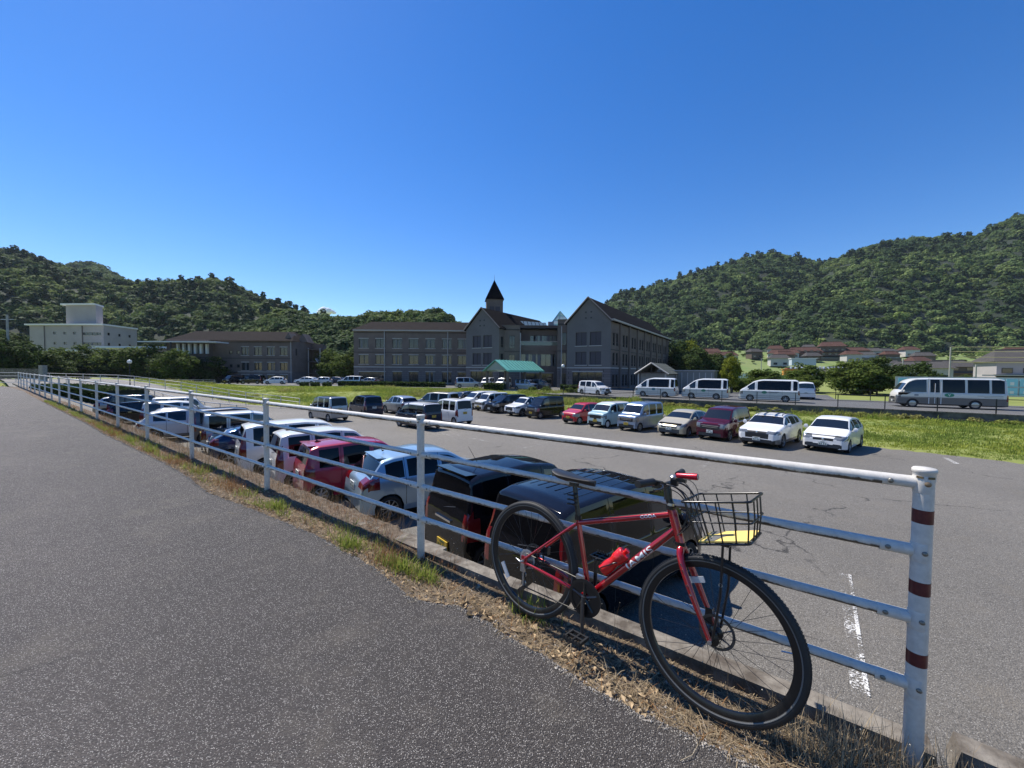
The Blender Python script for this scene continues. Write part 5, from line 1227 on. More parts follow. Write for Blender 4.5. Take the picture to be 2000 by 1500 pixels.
# vans face left along the road (their left side towards the lot)
TY['hiace']['two'] = 1.04; vh_ = math.degrees(math.atan2(.58, -.815))
TY['hiace2'] = vary('hiace', two=None, H=1.98, L=4.69, wb=2.57, prof=[(a[0] if a[0] < 3 else a[0]-.69, a[1]-(.305 if a[1] > 2.1 else .2 if a[1] > 2 else 0), *a[2:]) for a in T_hiace['prof']], seams=[1.62, 2.85, 3.4], wins=[(.84, 1.50), (1.74, 4.0), (4.15, 4.5)])
TY['hiace1'] = vary('hiace', L=4.84, wb=2.57, prof=[(a[0] if a[0] < 3 else a[0]-.54, a[1], *a[2:]) for a in T_hiace['prof']], wins=[(.84, 1.50), (1.74, 4.1), (4.3, 4.66)], seams=[1.62, 2.85])
for key, lab, fw_, em in (('hiace1', 'white high-roof school van in front of the gabled shelter, leftmost of three', (16.6, 48.1), 'emblem_blue'), ('hiace1', 'white high-roof school van in the middle of the three, silver lower half', (21.2, 45.2), 'emblem_green'), ('hiace', 'longest white high-roof school van, rightmost of the three', (26.0, 42.0), 'emblem_green')):
    sp = TY[key]; h = R(vh_); ax = np.array([math.cos(h), math.sin(h)]); c = np.array(fw_)-ax*(sp['L']/2-1.08)
    v = make_car(key, sp, 'school_van', lab, 'van', gv, c, vh_, 'white', 'white', rim='hubcap', spokes=7, glass='tint_glass', lowcol='van_silver', z=RZ)
    y = sp['W']/2*.985+.012
    decal_ellipse(v, (sp['L']/2-2.35, y, .98), .46, .30, M[em])
    for k, w in enumerate((.9, .7)): b = MB(); b.box((sp['L']/2-3.15, y-.004, 1.02-.10*k), (w, .004, .035)); b.build('lettering', M['line_grey'], v)
    b = MB(); b.box((.1, y-.006, .62), (sp['L']-2.2, .01, .03)); b.build('side_strip', M['line_grey'], v)
make_car('minivan', TY['minivan'], 'minivan', 'white minivan left of the vans, facing right down the road', 'minivan', 'cars beside the school vans', (10.9, 51.0), 305, 'white', 'white', rim='alloy', spokes=5, glass='tint_glass', z=RZ)
make_car('hatch', TY['hatch'], 'hatchback', 'pale blue-white car half hidden between the middle and the longest van', 'car', 'cars beside the school vans', (25.6, 49.8), 150, 'pearl', 'white', rim='alloy', spokes=5, z=RZ)
make_car('keibox', TY['keibox'], 'kei_wagon', 'white kei van just behind the rear of the longest van', 'car', 'cars beside the school vans', (31.3, 46.4), 330, 'white', 'yellow', rim='alloy', spokes=5, z=RZ)
make_car('hiace2', TY['hiace2'], 'small_van', 'white van seen from behind, standing alone between the vans and the bus', 'van', 'cars beside the school vans', (34.6, 46.0), 62, 'white', 'white', rim='hubcap', spokes=5, z=RZ)
bh = math.degrees(math.atan2(.48, -.877)); h = R(bh); ax = np.array([math.cos(h), math.sin(h)]); bc = np.array((36.9, 35.9))-ax*(6.99/2-1.12)
bus = make_car('coaster', TY['coaster'], 'school_bus', 'silver and white school minibus with grey skirt and green oval emblem on the upper road', 'bus', None, bc, bh, 'bus_silver', 'white', rim='alloy', spokes=0, glass='tint_glass', lowcol='lower_grey', roofcol='white', z=RZ)
y = 2.03/2*.985+.012
e = decal_ellipse(bus, (3.495-3.45, y, 1.17), .62, .34, M['emblem_green'])
b = MB(); b.add([(-.10, 0, .09), (-.05, 0, .10), (0, 0, .02), (.05, 0, .10), (.10, 0, .09), (.02, 0, -.03), (.02, 0, -.11), (-.02, 0, -.11), (-.02, 0, -.03)], [(0, 1, 2, 8), (2, 3, 4, 5), (8, 2, 5), (8, 5, 6, 7)]); b.build('emblem_mark', M['plate_white'], bus, loc=(3.495-3.45, y+.006, 1.17))
for k, (w, x) in enumerate(((1.5, 5.9), (1.1, 6.1))): b = MB(); b.box((3.495-x, y, 1.16-.12*k), (w, .004, .03)); b.build('lettering', M['line_grey'], bus)
b = MB(); b.box((3.495-1.35, y, 1.12), (.28, .004, .14)); b.build('number_mark', M['line_grey'], bus)
b = MB(); b.box((3.495-2.54, y+.01, 1.30), (.03, .03, 1.8)); b.box((3.495-2.16, y+.01, 1.35), (.05, .02, 2.0)); b.box((3.495-2.93, y+.01, 1.35), (.05, .02, 2.0)); b.build('door_frame', M['white_paint'], bus)
b = MB(); b.add([(3.36, y-.005, 1.34), (2.45, y-.005, 1.34), (2.9, y-.005, 1.08), (3.36, y-.005, 1.10)], [(0, 1, 2, 3)]); b.build('window_trim', M['tint_glass'], bus)
# ================================================================== WHITE PIPE FENCE
FS_ = 2.877; HPOST = 1.14; RH = (.28, .548, .815, 1.082)
fence = empty('pipe_fence', (FB[0], FB[1], 0), math.atan2(FD[1], FD[0]), 'long white four-rail pipe fence with rust stains along the edge of the path', 'fence')
M['band_red'] = mat('reflective_red', (.075, .010, .014), .35, col2=(.12, .02, .02), vscale=30)
M['bolt'] = mat('bolt', (.22, .21, .18), .45, metal=.6); M['bolt_brown'] = mat('bolt_brass', (.28, .20, .12), .45, metal=.5)
PR = .0300; pm_ = MB(); pm_.lathe([(PR, -.25), (PR, HPOST-.05)], 28); pmesh = pm_.mesh('post', M['post'], 60)
cp_ = MB(); cp_.lathe([(PR+.001, HPOST-.05), (PR+.002, HPOST-.045), (PR+.002, HPOST-.018), (PR+.006, HPOST-.014), (PR+.006, HPOST-.004), (PR+.002, HPOST+.001), (0, HPOST+.003)], 28); cmesh = cp_.mesh('cap', M['post'], 50)
sl_ = MB(); sl_.box((0, -PR-.0025, HPOST-.032), (.020, .004, .008)); smesh_ = sl_.mesh('reflector_slot', mat('amber_slot', (.12, .085, .04), .4))
bd_ = MB(); bd_.lathe([(PR+.0006, -.026), (PR+.0006, .026)], 28); bdm = bd_.mesh('red_band', M['band_red'], 60)
RR = (.024, .0245, .0245, .0245)
rl_ = MB(); L_r = FS_-.064-.12; rl_.tube([(-L_r/2, 0, 0), (-L_r/4, 0, 0), (0, 0, 0), (L_r/4, 0, 0), (L_r/2, 0, 0)], .0205, 16); rmesh = rl_.mesh('rail', M['rail'], 60)
# bracket sleeve: sits on the rail end and clasps the post
def sleeve(sg):
    s = MB(); s.tube([(sg*.024, 0, 0), (sg*.12, 0, 0)], .0240, 16, caps=True); s.lathe([(PR, -.038), (PR+.0022, -.032), (PR+.0022, .030), (PR, .036)], 18, 'z', a0=-PI*.62 if sg > 0 else PI*.38, a1=PI*.62 if sg > 0 else PI*1.62); return s.mesh('bracket', M['post'], 50)
slv = {1: sleeve(1), -1: sleeve(-1)}
bl = MB(); bl.lathe([(.009, 0), (.009, .003), (.006, .0055), (0, .006)], 10, 'y'); 
blm = bl.mesh('bolt', M['bolt'], 50)
blb = MB(); blb.lathe([(.010, 0), (.010, .003), (.006, .006), (0, .0065)], 10, 'y'); blbm = blb.mesh('bolt', M['bolt_brown'], 50)
NP = 19
for i in range(NP):
    x = -FS_*i
    p = link('post', pmesh, fence, loc=(x, 0, 0), rot=(random.uniform(-.004, .004) if i else 0, 0, 0)); link('cap', cmesh, p)
    if i < 3: link('reflector_slot', smesh_, p, rot=(0, 0, -.55)); link('reflector_slot', smesh_, p, rot=(0, 0, .45))
    if i == 0:
        for z in (.955, .675, .395): b_ = link('red_band', bdm, p, loc=(0, 0, z))
    for k, z in enumerate(RH):
        if i < 8:
            link('bolt', blbm if (k == 3 and i == 0) else blm, p, loc=(.004, -PR-.0024, z+.002), rot=(PI, 0, 0))
        for sg in ((-1,) if i == 0 else (1, -1)):
            r_ = link('bracket', slv[sg], p, loc=(0, 0, z))
    if i < NP-1:
        for k, z in enumerate(RH):
            s_ = 1.14 if k == 3 else 1.0
            rr_ = link('rail', rmesh, fence, loc=(x-FS_/2, 0, z+random.uniform(-.003, .003)), scale=(1, s_, s_))
            if i < 6:
                for sg in (1, -1): link('bolt', blm, rr_, loc=(sg*(L_r/2-.005), -.0235, -.001), rot=(PI, 0, 0))
# the fence turns away to the left at its far end
ex, ey = FB[0]-FD[0]*FS_*(NP-1), FB[1]-FD[1]*FS_*(NP-1)
fl = empty('pipe_fence', (ex, ey, 0), math.atan2(.06, 1), 'white pipe fence running crosswise at the far left end of the path', 'fence')
pfar = MB(); pfar.lathe([(PR, 0), (PR, HPOST), (0, HPOST+.01)], 10); pfm = pfar.mesh('post', M['post'], 60)
rfar = MB(); rfar.tube([(-FS_, 0, 0), (0, 0, 0)], .0215, 8); rfm = rfar.mesh('rail', M['rail'], 60)
for i in range(1, 9):
    link('post', pfm, fl, loc=(-FS_*i, 0, 0))
for i in range(8):
    for z in RH: link('rail', rfm, fl, loc=(-FS_*i, 0, z))
# ramp fences (either side of the driveway)
def ramp_fence(pts, h, zs, label, step=2.4, m=None, r=.028):
    P = [Vector(p) for p in pts]; f = empty('ramp_fence', P[0], 0, label, 'fence')
    o = P[0]; segs = []
    tot = sum((b-a).length for a, b in zip(P, P[1:])); n = int(tot/step)
    def at(d):
        for a, b in zip(P, P[1:]):
            l = (b-a).length
            if d <= l+1e-6: return a.lerp(b, d/l)
            d -= l
        return P[-1]
    Q = [at(tot*i/n) for i in range(n+1)]
    pmh = MB(); pmh.tube([(0, 0, -.3), (0, 0, h)], r*1.15, 8); pmh = pmh.mesh('post', m or M['post'], 60)
    for q in Q: link('post', pmh, f, loc=q-o)
    for a, b in zip(Q, Q[1:]):
        for z in zs:
            t = MB(); t.tube([a-o+Vector((0, 0, z)), b-o+Vector((0, 0, z))], r, 6); t.build('rail', m or M['post'], f, 60)
    return f
ramp_fence([(-20.6, 37.4, -2.35), (-29, 40.8, -1.9), (-38, 44.0, -1.05), (-46.5, 46.5, -.40), (-62, 49, -.18), (-85, 51, -.1), (-110, 52, 0)], 1.1, (.36, .72, 1.08), 'grey-white pipe fence along the far side of the driveway ramp, in the grass', 2.6)
ramp_fence([(-22.0, 30.8, -2.43), (-27, 33.6, -2.42), (-34, 38.2, -2.2), (-42, 43.5, -1.6), (-52, 47, -.9)], 1.1, (.3, .68, 1.08), 'thin rusty-edged pipe fence between parked cars and the driveway ramp', 2.6, M['galv'])

# ================================================================== BICYCLE
rc = Vector((.104, 2.359, 0)); fc = Vector((.884, 1.651, 0)); lean = .09
bx_ = (fc-rc).normalized(); yv_ = Vector((-bx_.y, bx_.x, 0)); bz_ = (Vector((0, 0, 1))*math.cos(lean)+yv_*math.sin(lean)).normalized(); by_ = bz_.cross(bx_)
bike = empty('bicycle', rc, 0, 'red city bicycle with black basket and yellow board, leaning on the white fence', 'bicycle')
bike.rotation_mode = 'QUATERNION'; bike.rotation_quaternion = Matrix((bx_, by_, bz_)).transposed().to_quaternion(); bike.location = rc+Vector((0, 0, -.008))
M['bike_red'] = mat('bike_red', (.36, .006, .014), .22, metal=.35, coat=1.0)
M['bike_black'] = mat('bike_black', (.008, .008, .009), .28, spec=.6)
M['bike_matt'] = mat('bike_matt_black', (.012, .012, .012), .55)
M['tyre'] = mat('bike_tyre', (.018, .018, .018), .62, bmp=.2, bscale=300, bdist=.002)
M['reflex'] = mat('reflective_line', (.13, .13, .125), .35)
M['decal'] = mat('decal_white', (.75, .75, .74), .35)
M['bottle_red'] = mat('bottle_red', (.62, .012, .014), .3, coat=.3)
M['yellow_board'] = mat('yellow_board', (.74, .56, .16), .55)
M['board_grey'] = mat('board_grey', (.12, .12, .11), .6)
M['lamp_red_body'] = mat('light_red_body', (.42, .012, .03), .3, metal=.4)
RA, FA = Vector((0, 0, .345)), Vector((1.053, 0, .345)); Rw = .345
def Bt(name, pts, r, m, parent=None, seg=10, smooth=60, sx=1.0, mb=None):
    b = MB(); b.tube(pts, r, seg, sx=sx); return b.build(name, m, parent or bike, smooth)
def bez(p0, p1, p2, p3, n=10):
    p0, p1, p2, p3 = map(Vector, (p0, p1, p2, p3)); return [p0*(1-t)**3+p1*3*t*(1-t)**2+p2*3*t*t*(1-t)+p3*t**3 for t in [k/n for k in range(n+1)]]
def bike_wheel(c, spin, disc_side, cass):
    w = bpy.data.objects.new('wheel', None); C.objects.link(w); w.parent = bike; w.location = c; w.empty_display_size = .1
    t = MB(); a = .0185; prof = [(Rw-a+a*math.cos(k/12*2*PI), a*math.sin(k/12*2*PI)) for k in range(13)]; prof = prof[::-1]
    t.lathe(prof, 96, 'y'); o = t.build('tyre', M['tyre'], w, 60)
    k_ = MB()                                              # tread blocks
    for i in range(150):
        an = 2*PI*i/150; Mx = Matrix.Rotation(-an, 3, 'Y')
        for sy in (-.0075, .0075): k_.box(tuple(Mx @ Vector((Rw-.0022, sy, 0))), (.0032, .0066, .0088), M=Mx)
    o = k_.build('tread', M['tyre'], w); o['kind'] = 'stuff'
    for sy in (-1, 1):
        l = MB(); l.lathe([(Rw-.030, sy*.0160), (Rw-.0285, sy*.0172), (Rw-.0262, sy*.0182), (Rw-.0248, sy*.0178)], 96, 'y'); l.build('reflective_line', M['reflex'], w, 60)
    r = MB(); r.lathe([(.318, -.0125), (.300, -.0125), (.288, -.008), (.286, 0), (.288, .008), (.300, .0125), (.318, .0125), (.311, 0), (.318, -.0125)], 96, 'y'); r.build('rim', M['bike_black'], w, 50)
    h = MB(); h.lathe([(0, -.052), (.010, -.052), (.012, -.038), (.029, -.034), (.029, -.030), (.015, -.024), (.013, 0), (.015, .024), (.029, .030), (.029, .034), (.012, .038), (.010, .052), (0, .052)], 20, 'y'); h.build('hub', M['bike_black'], w, 50)
    for i in range(32):
        sd = 1 if i % 2 else -1; an = 2*PI*i/32+spin; off = (1 if (i//2) % 2 else -1)*R(62)
        s = MB(); s.tube([(.027*math.cos(an+off), sd*.032, .027*math.sin(an+off)), (.290*math.cos(an), sd*.002, .290*math.sin(an))], .0010, 5, caps=False); s.build('spoke', M['bike_black'], w)
    v = MB(); an = spin+.1; v.tube([(.29*math.cos(an), 0, .29*math.sin(an)), (.25*math.cos(an), 0, .25*math.sin(an))], .003, 6); v.build('valve', M['steel'], w)
    # disc rotor on the far side
    d = MB(); d.lathe([(.076, .040), (.064, .040)], 40, 'y'); d.lathe([(.064, .0415), (.076, .0415)], 40, 'y')
    for q in range(6): an = q*PI/3; d.tube([(.014*math.cos(an), .0405, .014*math.sin(an)), (.067*math.cos(an+.5), .0405, .067*math.sin(an+.5))], .003, 5)
    d.build('brake_disc', mat('disc_steel', (.12, .12, .12), .35, metal=.8) if 'disc_steel' not in bpy.data.materials else bpy.data.materials['disc_steel'], w, 40)
    return w
rw_ = bike_wheel(RA, .05, 1, True); fw_ = bike_wheel(FA, .11, 1, False)
# wheel reflectors
for w, an, L0 in ((rw_, R(215), .10), (fw_, R(112), .085)):
    b = MB(); Mx = Matrix.Rotation(-an, 3, 'Y'); cpos = Mx @ Vector((.235, -.012, 0)); b.box(tuple(cpos), (.026, .008, L0), M=Mx); b.build('reflector', mat('reflector_clear', (.55, .56, .56), .2, coat=.5), w)
# frame (one welded piece) -------------------------------------------------
fr = MB(); BBc = Vector((.425, 0, .280)); ST = Vector((.325, 0, .672)); HT, HB = Vector((.838, 0, .858)), Vector((.890, 0, .702))
fr.tube([BBc, ST], .0145, 14); fr.tube([(.335, 0, .652), (.845, 0, .828)], .0150, 14); fr.tube([(.862, 0, .757), (.436, 0, .290)], .0185, 16)
fr.tube([HT, HB], [.0215, .0215], 16); fr.lathe([(.021, -.034), (.021, .034)], 16, 'y', c=tuple(BBc))
for sy in (-1, 1):
    fr.tube(bez(BBc+Vector((-.01, sy*.014, .0)), BBc+Vector((-.10, sy*.030, .008)), Vector((.18, sy*.055, .32)), RA+Vector((.02, sy*.062, -.012)), 8), [.0105]*5+[.0095]*2+[.0085]*2, 10)
    fr.tube(bez(ST+Vector((.0, sy*.012, -.025)), ST+Vector((-.06, sy*.030, -.075)), Vector((.10, sy*.056, .44)), RA+Vector((.005, sy*.062, .012)), 8), .0075, 10)
    fr.box((.0, sy*.062, .345), (.045, .006, .05))
frame = fr.build('frame', M['bike_red'], bike, 50)
b = MB()
for p in (HT, HB): b.lathe([(.0235, -.008), (.0235, .008)], 16, 'z', c=tuple(p))
b.build('headset', M['bike_black'], bike, 50)
b = MB(); b.lathe([(.0185, 0), (.018, .012), (0, .014)], 16, 'z', c=(.8365, 0, .868)); b.build('headset_cover', M['steel'], bike, 50)
fk = MB()
crown = Vector((.897, 0, .678)); fk.tube([HB+Vector((.003, 0, -.008)), crown], .018, 14)
for sy in (-1, 1):
    fk.tube(bez(crown+Vector((0, sy*.012, .006)), crown+Vector((.0, sy*.055, -.02)), crown+Vector((.055, sy*.056, -.14)), FA+Vector((-.004, sy*.056, .0)), 12), [.016, .017, .017, .0165, .016, .0155, .015, .0145, .014, .013, .0115, .0105, .0105], 12)
fork = fk.build('fork', M['bike_red'], bike, 50)
b = MB()
for k in range(4):
    for sy in (-1,):
        t = .35+.13*k; p = bez(crown+Vector((0, sy*.012, .006)), crown+Vector((.0, sy*.055, -.02)), crown+Vector((.055, sy*.056, -.14)), FA+Vector((-.004, sy*.056, 0)), 12)[int(t*12)]
        b = MB(); b.lathe([(.0045, -.004), (.0045, .0), (0, .001)], 8, 'y', c=(p.x, p.y-.014, p.z)); b.build('eyelet', M['steel'], fork)
# text on the tubes ---------------------------------------------------------
def tube_text(txt, a, b, r, size, side=-1, start=.5, m=None, name='lettering', stretch=1.0, shear=0.0, ang=0.0, bold=0.0):
    cu = bpy.data.curves.new('t', 'FONT'); cu.body = txt; cu.size = size; cu.align_x = 'CENTER'; cu.align_y = 'CENTER'; cu.shear = shear; cu.offset = bold; cu.resolution_u = 3
    to = bpy.data.objects.new('t', cu); me = bpy.data.meshes.new_from_object(to); bpy.data.objects.remove(to); bpy.data.curves.remove(cu)
    import bmesh
    bm = bmesh.new(); bm.from_mesh(me)
    for k in range(-6, 7): bmesh.ops.bisect_plane(bm, geom=bm.verts[:]+bm.edges[:]+bm.faces[:], plane_co=(0, k*size*.09, 0), plane_no=(0, 1, 0))
    a, b = Vector(a), Vector(b); d = (b-a).normalized(); sidev = Vector((0, side, 0)); upq = sidev.cross(d)*-1
    if upq.z < 0: upq = -upq
    ctr = a.lerp(b, start)
    for v in bm.verts:
        th = v.co.y/r+ang; v.co = ctr+d*(v.co.x*stretch)+(sidev*math.cos(th)+upq*math.sin(th))*(r+.0006)
    bm.to_mesh(me); bm.free(); me.materials.clear(); me.materials.append(m or M['decal']); return link(name, me, frame)
tube_text('JAMIS', (.436, 0, .290), (.862, 0, .757), .0185, .044, start=.615, stretch=1.78, bold=.0006, ang=-.22)
tube_text('CODA', (.335, 0, .652), (.845, 0, .828), .0150, .021, start=.78, stretch=1.35, bold=.0006, ang=.1)
# seat post and saddle
Bt('seatpost', [(.330, 0, .655), (.286, 0, .865)], .0138, M['bike_black']); b = MB(); b.lathe([(.0185, -.012), (.0185, .012)], 14, 'z', c=(.324, 0, .678)); b.build('seat_clamp', M['bike_black'], bike, 50)
b = MB(); b.box((.284, 0, .868), (.045, .035, .03)); b.build('saddle_clamp', M['bike_black'], bike)
def saddle():
    n = 18; seg = 14; V = []; F = []
    for i in range(n+1):
        t = i/n; x = .128+.292*t
        hw = .068*(1-t)**.0 if t < .0 else None
        w = .070*math.sin(min(1, (t+.02)*3.2)*PI/2)**.6 if t < .3 else .070*(1-(t-.3)/.7)**.85*.78+.016
        if t >= .97: w *= .7
        if t < .02: w *= .6
        top = .918+.006*math.cos(t*PI*1.3)-.012*t - (.010 if t < .03 else 0); dep = .040 if t < .5 else .030
        for k in range(seg):
            a = PI*2*k/seg; y = w*math.cos(a); zz = math.sin(a)
            z = top+(.004*zz if zz > 0 else dep*zz) - .012*(abs(y)/.07)**2
            V.append((x, y, z))
    for i in range(n):
        for k in range(seg): F.append((i*seg+k, i*seg+(k+1) % seg, (i+1)*seg+(k+1) % seg, (i+1)*seg+k))
    F.append(tuple(range(seg))); F.append(tuple(n*seg+k for k in range(seg))[::-1])
    b = MB(); b.add(V, F); return b.build('saddle', mat('saddle_vinyl', (.016, .016, .017), .38, spec=.6), bike, 60)
sa = saddle()
for sy in (-1, 1): Bt('saddle_rail', bez((.17, sy*.022, .890), (.22, sy*.022, .868), (.33, sy*.022, .868), (.385, sy*.012, .893), 8), .0035, M['steel'], sa)
# cockpit
HD = Vector((.822, 0, .905)); Bt('steerer_spacers', [HT+Vector((-.0, 0, .008)), HD], .0165, M['bike_black'])
BC = Vector((.812, 0, .965)); Bt('stem', [HD+Vector((0, 0, -.012)), HD+Vector((-.003, 0, .03)), BC], [.019, .018, .016], M['bike_black'])
bp = bez((.79, -.285, .995), (.815, -.14, 1.00), (.828, -.07, .965), BC, 8)+bez(BC, (.828, .07, .965), (.815, .14, 1.00), (.79, .285, .995), 8)[1:]
bar = Bt('handlebar', bp, .0125, M['bike_black'])
for sy in (-1, 1):
    g0, g1 = Vector((.789, sy*.288, .995)), Vector((.808, sy*.165, .995)); Bt('grip', [g0, g0.lerp(g1, .06), g0.lerp(g1, .5), g1], [.016, .0175, .0165, .017], M['bike_matt'], bar, 12)
    Bt('brake_lever', bez((.815, sy*.145, .99), (.865, sy*.15, .985), (.87, sy*.19, .975), (.850, sy*.255, .975), 8), .0055, M['bike_black'], bar, 6)
    b = MB(); b.box((.822, sy*.140, .985), (.035, .03, .028)); b.box((.815, sy*.118, .972), (.05, .022, .022)); b.build('brake_clamp', M['bike_black'], bar)
    Bt('cable', bez((.86, sy*.13, .985), (.97, sy*.08, .99), (.97, sy*.01, .82), (.88, sy*.022, .74), 14), .0025, M['bike_matt'], bike, 6)
    Bt('cable', bez((.85, sy*.12, .97), (.93, sy*.06, .96), (.95, -sy*.02, .85), (.86, sy*.018, .70), 14), .0025, M['bike_matt'], bike, 6)
lt = MB(); d = Vector((.97, 0, .10)).normalized(); a0 = Vector((.862, -.02, 1.020)); lt.tube([a0, a0+d*.006, a0+d*.052, a0+d*.075, a0+d*.095], [.010, .0125, .0125, .0155, .0155], 16); ltp = lt.build('front_light', M['lamp_red_body'], bike, 50)
b = MB(); p = a0+d*.096; b.tube([p, p+d*.002], .013, 14); b.build('lens', M['lamp_clear'], ltp)
b = MB(); b.box((.885, -.02, 1.000), (.045, .022, .014)); b.box((.855, -.02, .985), (.03, .026, .03)); b.build('light_bracket', M['bike_black'], ltp)
b = MB(); b.lathe([(.019, 0), (.021, .01), (.012, .02), (0, .021)], 14, 'z', c=(.818, .075, .985)); b.build('bell', M['steel'], bar, 50)
# basket -------------------------------------------------------------------
bk = bpy.data.objects.new('basket', None); C.objects.link(bk); bk.parent = bike
def loop4(x0, x1, hy, z0, z1, rad=.02):
    P = []; cs = [(x0, -hy, z0), (x1, -hy, z1), (x1, hy, z1), (x0, hy, z0)]
    for i in range(4):
        c = Vector(cs[i]); a = (Vector(cs[i-1])-c).normalized(); b_ = (Vector(cs[(i+1) % 4])-c).normalized()
        for k in range(4): t = k/3; P.append((c+a*rad)*(1-t)**2+c*2*t*(1-t)+(c+b_*rad)*t*t)
    return P
top = dict(x0=.925, x1=1.190, hy=.135, z0=.925, z1=.985); mid = dict(x0=.955, x1=1.198, hy=.130, z0=.845, z1=.900); bot = dict(x0=.992, x1=1.195, hy=.118, z0=.755, z1=.815)
for dct, r in ((top, .0052), (mid, .0035), (bot, .0042)):
    w = MB(); w.tube(loop4(**dct), r, 8, closed=True); w.build('wire_hoop', M['bike_black'], bk, 60)
def ring(dct, u):   # u in [0,4): side and fraction
    s_ = int(u) % 4; f = u-int(u); cs = [(dct['x0'], -dct['hy'], dct['z0']), (dct['x1'], -dct['hy'], dct['z1']), (dct['x1'], dct['hy'], dct['z1']), (dct['x0'], dct['hy'], dct['z0'])]
    return Vector(cs[s_]).lerp(Vector(cs[(s_+1) % 4]), f)
for u in (.06, .28, .52, .76, .96, 1.25, 1.5, 1.75, 2.04, 2.24, 2.48, 2.72, 2.94, 3.2, 3.4, 3.6, 3.8):
    Bt('wire', [ring(top, u), ring(mid, u), ring(bot, u)], .0032, M['bike_black'], bk, 6)
for f in (.18, .36, .54, .72, .9):
    a = Vector((bot['x0'], -bot['hy'], bot['z0'])).lerp(Vector((bot['x1'], -bot['hy'], bot['z1'])), f); Bt('wire', [a, a+Vector((0, 2*bot['hy'], 0))], .0028, M['bike_black'], bk, 6)
for y in (-.08, -.03, .03, .08): Bt('wire', [(bot['x0'], y, bot['z0']), (bot['x1'], y, bot['z1'])], .0028, M['bike_black'], bk, 6)
# support rack: hooks to the bar, two legs down to the axle
for sy in (-1, 1):
    Bt('support', bez((.815, sy*.055, .97), (.88, sy*.055, .985), (.91, sy*.055, .95), (.925, sy*.055, .92), 8), .0045, M['bike_black'], bk, 8)
    Bt('basket_leg', [(1.085, sy*.066, .775), (1.085, sy*.068, .55), (1.062, sy*.066, .36)], .0052, M['bike_black'], bk, 8)
b = MB(); b.box((1.085, 0, .768), (.05, .15, .006)); b.build('support_plate', M['bike_black'], bk)
for sy in (-1, 1): b = MB(); b.lathe([(.008, -.003), (.008, .003), (0, .004)], 10, 'y', c=(1.085, sy*.074, .60)); b.build('bolt', M['steel'], bk)
# the yellow board lying in the basket is a thing of its own
def bworld(v): return Matrix.Translation(bike.location) @ Matrix((bx_, by_, bz_)).transposed().to_4x4() @ Vector(v)
yb = empty('board', (0, 0, 0), 0, 'yellow board with dark grey patch lying in the bicycle basket', 'board')
def quadw(pts, dz, name, m):
    P = [bworld(p) for p in pts]; n_ = len(P); up_n = bz_*dz
    b = MB(); b.add([tuple(p) for p in P]+[tuple(p+up_n) for p in P], [tuple(range(n_))[::-1], tuple(range(n_, 2*n_))]+[(i, (i+1) % n_, (i+1) % n_+n_, i+n_) for i in range(n_)]); return b.build(name, m, yb)
def onb(x, y, up=.0): t = (x-bot['x0'])/(bot['x1']-bot['x0']); return (x, y, bot['z0']+(bot['z1']-bot['z0'])*t+.006+up)
quadw([onb(.998, -.105), onb(1.188, -.108), onb(1.190, .106), onb(.998, .09)], .006, 'panel', M['yellow_board'])
quadw([onb(1.022, -.105, .0062), onb(1.060, -.106, .0062), onb(1.075, -.03, .0062), (onb(1.11, .03, .0062)), onb(1.06, .02, .0062), onb(1.03, -.02, .0062)], .0012, 'grey_patch', M['board_grey'])
quadw([onb(1.005, .02, .0062), onb(1.035, .03, .0062), onb(1.06, .085, .0062), onb(1.01, .085, .0062)], .0012, 'grey_patch', M['board_grey'])
# front brake, tyre label, rear lock ---------------------------------------
b = MB(); b.box((1.015, .058, .40), (.03, .03, .07)); b.build('disc_caliper', M['bike_black'], fork); b = MB(); b.box((.07, .058, .40), (.05, .03, .045)); b.build('disc_caliper', M['bike_black'], frame)
def rim_text(txt, c, r0, ang, size, y=-.0188):
    cu = bpy.data.curves.new('t', 'FONT'); cu.body = txt; cu.size = size; cu.align_x = 'CENTER'; cu.align_y = 'CENTER'; cu.resolution_u = 2
    to = bpy.data.objects.new('t', cu); me = bpy.data.meshes.new_from_object(to); bpy.data.objects.remove(to); bpy.data.curves.remove(cu)
    for v in me.vertices:
        th = ang-v.co.x/r0; rr = r0+v.co.y; v.co = (rr*math.cos(th), y+(.0045*abs(v.co.y)/.006), rr*math.sin(th))
    me.materials.clear(); me.materials.append(M['reflex']); o = link('lettering', me, fw_); return o
rim_text('PANARACER', FA, Rw-.0145, R(98), .0125)
# bottle and cage
ba, bb = Vector((.436, 0, .290)), Vector((.862, 0, .757)); dd = (bb-ba).normalized(); nn = Vector((-dd.z, 0, dd.x)); 
o0 = ba+dd*.155+nn*.056
bt_ = MB(); bt_.tube([o0, o0+dd*.006, o0+dd*.05, o0+dd*.075, o0+dd*.095, o0+dd*.115, o0+dd*.150, o0+dd*.160], [.026, .0345, .0355, .031, .0275, .034, .036, .030], 20)
M['bottle_cap'] = M['bottle_red']
bottle = empty('water_bottle', (0, 0, 0), 0, 'red water bottle in the cage on the bicycle down tube', 'bottle'); bottle.matrix_world = Matrix.Translation(bike.location) @ Matrix((bx_, by_, bz_)).transposed().to_4x4()
bt_.build('flask', M['bottle_red'], bottle, 50)
b = MB(); b.tube([o0+dd*.158, o0+dd*.165, o0+dd*.176], [.0365, .0365, .031], 18); b.tube([o0+dd*.176, o0+dd*.186, o0+dd*.190, o0+dd*.198], [.012, .011, .0145, .0135], 12); b.build('cap', M['bottle_red'], bottle, 50)
